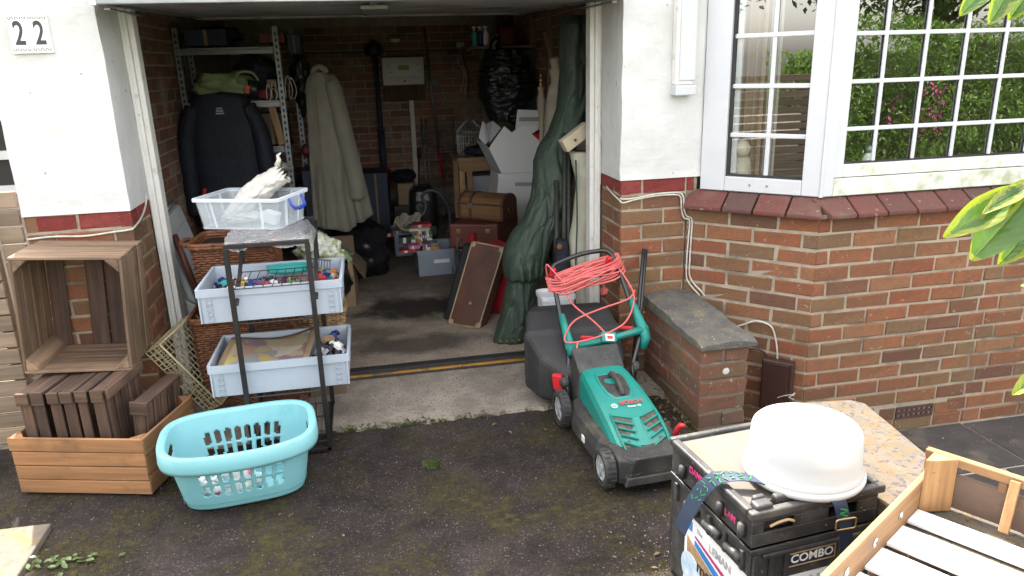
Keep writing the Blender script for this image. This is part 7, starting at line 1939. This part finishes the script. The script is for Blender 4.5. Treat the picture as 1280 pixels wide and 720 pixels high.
# bedpost, timber strip, beige roll
bp_ = T('bedpost', 'cream turned bedpost with a brass finial', 'bedpost', (1.29, 2.3, 0))
b = B(); b.lathe((1.262, 2.30, .25), [(.03, 0), (.03, .60), (.022, .62), (.034, .66), (.020, .70), (.018, .80), (.030, .815), (.020, .83), (.020, .90), (.034, .97), (.036, 1.02), (.022, 1.08), (.020, 1.10), (.030, 1.11), (.030, 1.125), (.014, 1.13)], 18); b.build('post', mat('cream_paint', (.55, .48, .38), (.50, .43, .34), sc=7, rough=.5), bp_, smooth=True)
b = B(); b.lathe((1.262, 2.30, 1.38), [(.014, 0), (.022, .008), (.012, .02), (.024, .035), (.026, .05), (.014, .066), (.010, .072), (.014, .08), (.004, .096)], 16); b.build('finial', M['brass'], bp_, smooth=True)
b = B(); b.box(1.22, 1.30, 2.26, 2.34, .003, .249); b.build('foot_block', M['wood_dark_z'], bp_)
rb = T('fabric_roll', 'cream roll of canvas between the bedpost and the green cover', 'roll', (1.2, 1.5, 0))
b = B(); b.tube(spline([(1.13, 1.45, .4), (1.12, 1.43, .9), (1.13, 1.40, 1.25), (1.155, 1.38, 1.42), (1.135, 1.36, 1.52), (1.12, 1.35, 1.58)], 6), [.06] * 12 + [.062] * 6 + [.05] * 6 + [.032] * 6 + [.012], 12); b.build('body', mat('canvas', (.42, .37, .30), (.34, .30, .24), sc=9, rough=.9, bump=.5, bsc=16, bdist=.008), rb, smooth=True)
b = B(); b.beam((1.275, 1.9, 1.48), (1.19, 1.9, 1.75), .022, .022, (0, 1, 0)); simple('batten', 'thin brown batten leaning near the top of the canvas roll', 'batten', b, M['stud'], bevel=.002)

# --- chest, trunk, suitcases
M['leather'] = mat('leather', (.11, .045, .026), (.075, .032, .02), sc=6, rough=.55, bump=.3, bsc=140, c3=(.05, .024, .016), sc3=5, thr3=(.52, .7), fac3=.7)
M['leather_red'] = mat('leather_red', (.15, .036, .022), (.10, .026, .018), sc=4, rough=.5, bump=.25, bsc=120)
M['chest_wood'] = wood('chest_wood', (.22, .115, .05), (.15, .078, .035), 'x', dark=(.09, .045, .02))
M['suit_trim'] = mat('suit_trim', (.34, .25, .15), (.24, .18, .11), sc=18, rough=.55)
cs = T('support_case', 'black case on the floor under the red brown trunk', 'case', (.75, 2.0, 0))
b = B(); b.box(.52, 1.0, 1.88, 2.25, .003, .272); b.build('body', M['toy_black'], cs, bevel=.02, seg=3)
b = B(); b.tube(arc((.76, .2), .05, 0, 180, 10, 'xz', 1.872), .008, 6); b.build('handle', M['mow_black'], cs, smooth=True)
tk_ = T('trunk', 'red brown flat trunk under the small chest', 'trunk', (.72, 1.95, .275))
b = B(); b.hexa([(.462, 1.90, .275), (.80, 1.78, .275), (1.02, 2.12, .275), (.66, 2.25, .275), (.462, 1.90, .452), (.80, 1.78, .452), (1.02, 2.12, .452), (.66, 2.25, .452)]); b.build('body', M['leather_red'], tk_, bevel=.012, seg=3)
b = B(); b.hexa([(.460, 1.8985, .405), (.801, 1.777, .405), (1.023, 2.121, .405), (.658, 2.253, .405), (.460, 1.8985, .411), (.801, 1.777, .411), (1.023, 2.121, .411), (.658, 2.253, .411)]); b.build('lid_seam', M['leather'], tk_)
for u in (.2, .8): q = Vector((.462, 1.90, .40)).lerp(Vector((.80, 1.78, .40)), u); b = B(); b.ob(q + Vector((-.003, -.006, 0)), (.035, .012, .03), (0, 0, -19.5)); b.build('catch', M['brass'], tk_, bevel=.002)
ch = T('chest', 'small domed wooden chest with leather straps on the trunk', 'chest', (.765, 2.02, .455), R(-40))
def chx(x, prof): return [(x, y, z) for y, z in prof]
prof = [(-.105, .002), (.105, .002), (.105, .115)] + [(.105 * math.cos(R(a)), .115 + .075 * math.sin(R(a))) for a in range(15, 180, 15)] + [(-.105, .115)]
b = B(); b.loft([chx(-.185, prof), chx(.185, prof)]); b.build('body', M['chest_wood'], ch, local=True, bevel=.004)
sp_ = [(y * 1.02, .002 + (z - .002) * 1.02) for y, z in prof[2:]]
for x in (-.185, -.09, .175):
    pr = [(-.108, .003)] + [(y * 1.03, z * 1.015 + .002) for y, z in prof[::-1][0:]][:-2] + [(.108, .003)]
    b = B(); b.loft([[(x + o, y, z) for y, z in pr] for o in (0, .022)], True, True, True); b.build('strap', M['leather'], ch, local=True, bevel=.0015)
for z in (.112, .008): b = B(); b.box(-.188, .188, -.1095, -.1055, z, z + .012); b.build('edge_strap', M['leather'], ch, local=True)
b = B(); b.tube([(.199, -.03, .09), (.208, -.028, .06), (.210, .0, .045), (.208, .028, .06), (.199, .03, .09)], .006, 6); b.build('side_handle', M['leather'], ch, local=True, smooth=True)
b = B(); b.box(-.10, -.06, -.116, -.110, .085, .125); b.build('buckle', M['steel'], ch, local=True, bevel=.002)
# leaning suitcase
B0, B1 = Vector((.325, 1.005, .004)), Vector((.502, .870, .004))
T0, T1 = Vector((.525, 1.175, .485)), Vector((.705, 1.035, .462))
ux, uz = (B1 - B0).normalized(), ((T0 - B0)).normalized(); un = ux.cross(uz).normalized(); un = un if un.y < 0 else -un
sc2 = T('suitcase', 'slim brown suitcase with pale edging leaning on end', 'suitcase', tuple(B0))
def sp3(u, v, o): 
    return B0.lerp(B1, u).lerp(T0.lerp(T1, u), v) + un * o
def outl(o, ins=0):
    Wd, Hd = (B1 - B0).length, (T0 - B0).length
    pts = rrect(.5 * Wd, .5 * Hd, Wd - 2 * ins, Hd - 2 * ins, .03, 4)
    return [sp3(x / Wd, y / Hd, o) for x, y in pts]
b = B(); b.loft([outl(-.085, .004), outl(-.08), outl(-.004), outl(0, .004)]); b.build('shell', M['leather'], sc2, smooth=False)
b = B(); b.tube(outl(.0, .004), .006, 6, closed=True); b.build('edging', M['suit_trim'], sc2, smooth=True)
for u, v in ((.06, .035), (.94, .035), (.06, .965), (.94, .965)): b = B(); b.lathe(sp3(u, v, -.003), [(.022, 0), (.018, .006), (.006, .009)], 12, Matrix((ux, uz, un)).transposed()); b.build('corner_guard', M['suit_trim'], sc2, smooth=True)
b = B(); b.lathe(sp3(.5, .28, .001), [(.010, 0), (.010, .002)], 10, Matrix((ux, uz, un)).transposed()); b.build('badge', M['suit_trim'], sc2)
dk2 = T('suitcase', 'black case standing behind the slim brown suitcase', 'suitcase', (.42, 1.25, 0))
of = Vector((-.028, .10, 0))
b = B(); q = [B0 + of, B1 + of, B1 + of - un * .09, B0 + of - un * .09, T0 + of + Vector((-.02, 0, -.03)), T1 + of + Vector((-.02, 0, -.03)), T1 + of - un * .09, T0 + of - un * .09]
b.hexa([Vector((p.x, p.y, max(p.z, .004))) for p in (q[0], q[1], q[2], q[3], q[4], q[5], q[6], q[7])]); b.build('shell', M['toy_black'], dk2, bevel=.02, seg=3)
b = B(); b.tube(spline([T0 + of + Vector((-.02, -.0, -.02)), T0 + of + Vector((-.05, -.02, .0)), T0 + of + Vector((-.06, -.02, -.06)), T0 + of + Vector((-.05, -.01, -.1))], 5), .008, 6); b.build('handle', M['mow_black'], dk2, smooth=True)
M['red_bag'] = mat('red_bag', (.36, .018, .025), (.28, .014, .02), sc=5, rough=.5, bump=.3, bsc=12, bdist=.01)
rb2 = T('red_case', 'bright red bag behind the slim brown suitcase', 'bag', (.66, 1.25, 0))
b = B(); b.hexa([(.56, 1.20, .004), (.74, 1.02, .004), (.86, 1.16, .004), (.68, 1.34, .004), (.62, 1.26, .45), (.78, 1.09, .40), (.88, 1.2, .40), (.72, 1.37, .45)]); b.build('body', M['red_bag'], rb2, bevel=.03, seg=3)
b = B(); b.hexa([(.525, 1.40, .36), (.565, 1.37, .36), (.60, 1.44, .36), (.56, 1.47, .36), (.53, 1.42, .47), (.56, 1.38, .48), (.60, 1.44, .48), (.56, 1.47, .47)]); b.build('pocket', M['red_bag'], rb2, bevel=.01)

# --- tall green cover
M['tarp'] = mat('tarp', (.036, .058, .040), (.025, .042, .029), sc=5, rough=.52, rough2=.75, bump=.7, bsc=30, bdist=.006, c3=(.085, .10, .08), sc3=5, thr3=(.52, .74), fac3=.5, c5=(.12, .13, .11), sc5=80, thr5=(.7, .74))
gc = T('furniture_cover', 'tall dark green weatherproof cover leaning by the door jamb', 'cover', (.65, .65, 0))
KEY = [
    (.004, .545, .735, .622, .075), (.05, .556, .752, .626, .09), (.15, .594, .785, .639, .105), (.30, .632, .822, .657, .105), (.365, .650, .842, .664, .10), (.372, .640, .852, .665, .115), (.385, .630, .862, .666, .135), (.45, .625, .870, .674, .145), (.53, .633, .905, .683, .14), (.63, .682, .934, .695, .125),
    (.70, .755, .975, .704, .115), (.815, .806, 1.027, .717, .11), (.935, .828, 1.056, .732, .11), (1.02, .832, 1.068, .742, .11), (1.09, .862, 1.085, .75, .11), (1.18, .932, 1.125, .762, .105), (1.295, .984, 1.168, .776, .10), (1.5, 1.012, 1.19, .80, .10), (1.63, 1.004, 1.20, .80, .095), (1.74, 1.006, 1.205, .80, .085), (1.79, 1.03, 1.20, .80, .05)]
b = B(); rings = []
NZ = 190
for j in range(NZ + 1):
    z = KEY[0][0] + (KEY[-1][0] - KEY[0][0]) * j / NZ
    for (a, c) in zip(KEY, KEY[1:]):
        if a[0] <= z <= c[0] + 1e-6: t = (z - a[0]) / (c[0] - a[0]); K_ = [a[i] + (c[i] - a[i]) * t for i in range(5)]; break
    ring = []
    for k in range(132):
        a = 2 * math.pi * k / 132; c_, s_ = math.cos(a), math.sin(a)
        q = Vector((c_, s_, 0))
        fold = .26 * noise.noise(Vector((c_ * .9, s_ * .9, z * 1.9 + 3))) + .06 * noise.noise(Vector((c_ * 2.2, s_ * 2.2, z * 4 + 1)))
        for (n0, n1, n2, dz_, am) in ((.9, .6, 2.2, 3.0, .10), (1.3, -1.0, 4.6, 9.0, .06)):
            w = abs(noise.noise(Vector((c_ * n0 + z * n1, s_ * n0, z * n2 + dz_)))); fold -= am * max(0, 1 - w * 7)
        if .36 < z < .70: fold += .04 * math.sin(a * 15 + 5 * noise.noise(Vector((a, 2, 1)))) * max(0, 1 - abs(z - .375) / .10) + .02 * math.sin(a * 13) * max(0, 1 - abs(z - .60) / .08)
        ring.append(((K_[1] + K_[2]) / 2 + c_ * (K_[2] - K_[1]) / 2 * (1 + fold * .22), K_[3] + s_ * K_[4] * (1 + fold * 1.5), z + (.014 * noise.noise(Vector((a * 3, 0, 3))) if .355 < z < .40 else 0) + (.008 * math.sin(a * 9) if j == 0 else 0)))
    rings.append([(x, y, max(z, .004)) for x, y, z in ring])
b.loft(rings); b.build('body', M['tarp'], gc, smooth=True)
b = B(); b.tube(spline([(.725, .545, .375), (.715, .53, .42), (.735, .545, .52), (.80, .575, .64), (.87, .60, .80)], 6), .003, 5); b.build('seam', M['tarp'], gc, smooth=True)
for k in range(5): b = B(); b.lathe((.575 + .035 * k, .545 - .012 * math.sin(k / 4 * 3.1), .035), [(.007, -.002), (.007, .002)], 10, rotm(90, 0, 0)); b.build('eyelet', M['brass'], gc)
# black folded legs and bits beside the cover
fl = T('folded_parasol', 'dark olive poles and strap standing between the green cover and the jamb', 'poles', (.95, .55, 0))
for a, c, r_ in (((.93, .50, .02), (.985, .62, 1.18), .013), ((.965, .50, .02), (1.005, .62, 1.14), .012), ((.90, .52, .02), (.94, .64, .92), .016)): b = B(); b.tube([a, c], r_, 8); b.build('pole', mat('olive_black', (.035, .038, .028), (.022, .024, .02), sc=10, rough=.6), fl, smooth=True)
b = B(); b.hexa([(.86, .47, .30), (.96, .44, .30), (.98, .55, .30), (.88, .58, .30), (.90, .50, .62), (.96, .48, .60), (.98, .55, .60), (.92, .58, .62)]); b.build('black_pouch', M['navy'], fl, bevel=.02)
b = B(); b.lathe((.905, .463, .585), [(.016, 0), (.016, .008), (.008, .01)], 12, rotm(90, 0, 0)); b.build('red_button', M['rust'], fl)
# quilted pad and timber end behind the jamb
M['quilt'] = mat('quilt', (.47, .46, .37), (.40, .385, .30), sc=5, rough=.8, bump=.6, bsc=9, bdist=.02, c3=(.28, .31, .22), sc3=6, thr3=(.55, .7), fac3=.6)
qd = T('quilted_pad', 'pale quilted mattress pad squeezed against the right door jamb', 'pad', (1.05, .55, 0))
b = B(); rows = []
for j in range(61):
    z = .003 + 1.08 * j / 60
    xl = .995 + .018 * math.sin(z * 9) + .012 * noise.noise(Vector((z * 6, 0, 1))) - (.0 if z < .7 else 0)
    rows.append([(xl + .02, .60, z), (xl, .53, z), (xl + .01, .46 + .012 * abs(math.sin(z * 13)), z), (xl + .06, .435 + .02 * abs(math.sin(z * 13)), z), (1.09, .44 + .02 * abs(math.sin(z * 13)), z), (1.12, .60, z)])
b.loft(rows); b.build('body', M['quilt'], qd, smooth=True)
b = B(); b.tube(spline([(.985, .45, .003), (.99, .445, .4), (1.0, .44, .75), (.995, .445, 1.05)], 6), .004, 6); b.build('piping', mat('piping', (.02, .05, .03), rough=.6), qd, smooth=True)
b = B(); b.beam((.925, .44, 1.125), (1.07, .47, 1.215), .05, .07, (0, 0, 1)); te = b.build('timber_end', mat('cream_timber', (.50, .44, .32), (.42, .36, .26), sc=6, rough=.7), bevel=.004); tag(te, 'cream painted timber end poking out beside the right jamb', 'timber')
b = B(); b.lathe((.985, .417, 1.158), [(.007, 0), (.007, .002)], 10, rotm(90, 0, 0)); b.build('bolt_hole', M['toy_black'], te)
b = B(); b.lathe((.925, .36, .38), [(.04, 0), (.042, .05), (.03, .075), (.03, .09), (.034, .092), (.034, .105)], 14); b.build('jar_tmp', M['dark_void']) if False else None

# ================================================================ LOOSE BITS ON THE DRIVE
M['blade'] = leafmat('blade', (.07, .10, .03), (.12, .13, .045), tr=(.14, .20, .05), tf=.3)
M['dead_leaf'] = mat('dead_leaf', (.17, .115, .07), (.11, .075, .045), sc=20, rough=.8)
M['chip'] = mat('chip', (.30, .27, .24), (.10, .085, .08), sc=300, rough=.9)
rs = random.Random(77)
b = B()
def tuft(x, y, z, n, h):
    for _ in range(n):
        a = rs.uniform(0, 6.28); l = rs.uniform(.4, 1) * h; px, py = x + rs.gauss(0, h * .35), y + rs.gauss(0, h * .25); w = .0018
        dx, dy = math.cos(a), math.sin(a); k = Vector((px, py, z))
        b.add([k + Vector((-dy * w, dx * w, 0)), k + Vector((dy * w, -dx * w, 0)), k + Vector((dx * l * .35 + dy * w, dy * l * .35 - dx * w, l * .75)), k + Vector((dx * l * .8, dy * l * .8, l * .85))], [(0, 1, 2, 3)])
for _ in range(120):
    x = rs.choice((rs.uniform(-.35, .75), rs.gauss(-.16, .06), rs.gauss(.05, .05), rs.gauss(-.3, .05), rs.uniform(-.1, .45))); tuft(x, -.268 + rs.gauss(0, .008), -.012, rs.randint(4, 12), rs.uniform(.012, .034))
tuft(.06, -.67, -.012, 110, .034); tuft(.075, -.66, -.012, 60, .026)
for _ in range(26): tuft(1.21 + rs.gauss(0, .02), rs.uniform(-.7, -.05), -.012, 5, .03)
tag(b.build('weeds', M['blade'], kind='stuff'), 'small weeds along the broken edge of the concrete', 'weeds')
wd_ = T('weed', 'small leafy weed by the sunlit slab', 'weed', (-1.22, -.98, 0))
b = B()
for i in range(34):
    c = Vector((-1.24 + rs.gauss(.03, .055), -1.0 + rs.gauss(.02, .025), -.008 + abs(rs.gauss(0, .012)))); a = Matrix.Rotation(rs.uniform(0, 6.28), 3, 'Z') @ Matrix.Rotation(rs.uniform(-.6, .6), 3, 'X')
    s = rs.uniform(.008, .016); b.add([c + a @ (Vector(q) * s) for q in ((0, -1, 0), (.6, -.4, .15), (.7, .3, .2), (0, 1, .1), (-.7, .3, .2), (-.6, -.4, .15))], [(0, 1, 2, 3), (0, 3, 4, 5)])
b.build('leaves', leafmat('weed_leaf', (.10, .17, .06), (.16, .22, .09), tr=(.2, .3, .06), tf=.3), wd_, kind='stuff')
b = B()
for i in range(18):
    x, y = rs.uniform(-1.3, 1.1), rs.uniform(-1.5, -.3)
    c = Vector((x, y, -.004)); a = Matrix.Rotation(rs.uniform(0, 6.28), 3, 'Z') @ Matrix.Rotation(rs.uniform(-.5, .5), 3, 'X'); s = rs.uniform(.007, .016)
    b.add([c + a @ (Vector(q) * s) for q in ((0, -1.2, 0), (.5, 0, .25), (0, 1.2, 0), (-.5, 0, .25))], [(0, 1, 3), (1, 2, 3)])
for i in range(140):
    x, y = rs.uniform(1.08, 1.215), rs.uniform(-1.1, -.05); c = Vector((x, y, -.006 + rs.uniform(0, .006))); a = Matrix.Rotation(rs.uniform(0, 6.28), 3, 'Z') @ Matrix.Rotation(rs.uniform(-.6, .6), 3, 'X'); s = rs.uniform(.006, .016)
    b.add([c + a @ (Vector(q) * s) for q in ((0, -1.2, 0), (.5, 0, .25), (0, 1.2, 0), (-.5, 0, .25))], [(0, 1, 3), (1, 2, 3)])
tag(b.build('leaf_litter', M['dead_leaf'], kind='stuff'), 'dry leaf scraps scattered on the drive', 'leaf litter')
b = B()
def stone(x, y, z, s):
    r_ = rotm(rs.uniform(0, 180), rs.uniform(0, 180), 0); b.add([Vector((x, y, z)) + r_ @ (Vector(p) * s * rs.uniform(.7, 1.2)) for p in ((1, 0, 0), (-1, 0, 0), (0, 1, 0), (0, -1, 0), (0, 0, .8), (0, 0, -.8))], [(0, 2, 4), (2, 1, 4), (1, 3, 4), (3, 0, 4), (2, 0, 5), (1, 2, 5), (3, 1, 5), (0, 3, 5)])
for i in range(900):
    x, y = rs.uniform(-2.6, 1.15), -.27 - rs.random() ** .8 * 1.6
    s = rs.uniform(.0012, .0032) if i > 45 else rs.uniform(.003, .006)
    stone(x, y, -.010 + noise.fractal(Vector((x * 2.4, y * 2.4, 1)), 1, 2, 4) * .006 + .001, s)
for i in range(900):
    x, y = rs.gauss(.98, .14), rs.gauss(-1.45, .12)
    if x < 1.12: stone(x, y, -.008, rs.uniform(.002, .005))
tag(b.build('pebbles', M['chip'], kind='stuff'), 'loose pale grit scattered on the drive', 'grit')

M['moss_blade'] = leafmat('moss_blade', (.038, .034, .007), (.065, .055, .012), tr=(.05, .05, .01), tf=.2, rough=.8)
rs = random.Random(101); b = B()
for i in range(9000):
    x, y = rs.uniform(-1.9, 1.15), -.275 - rs.random() ** .9 * 1.35
    if noise.fractal(Vector((x * 2.6 + 4, y * 2.6, 5)), .9, 2, 5) < .10 - .55 * max(0, .06 + y + .30) : continue
    z = -.011 + noise.fractal(Vector((x * 2.4, y * 2.4, 1)), 1, 2, 4) * .006
    for _ in range(3):
        a = rs.uniform(0, 6.28); h = rs.uniform(.002, .0055); px, py = x + rs.gauss(0, .004), y + rs.gauss(0, .004)
        b.add([(px - .0012, py, z), (px + .0012, py + .0008, z), (px + math.cos(a) * h * .7, py + math.sin(a) * h * .7, z + h)], [(0, 1, 2)])
tag(b.build('moss', M['moss_blade'], kind='stuff'), 'low moss growing over the tarmac drive', 'moss')
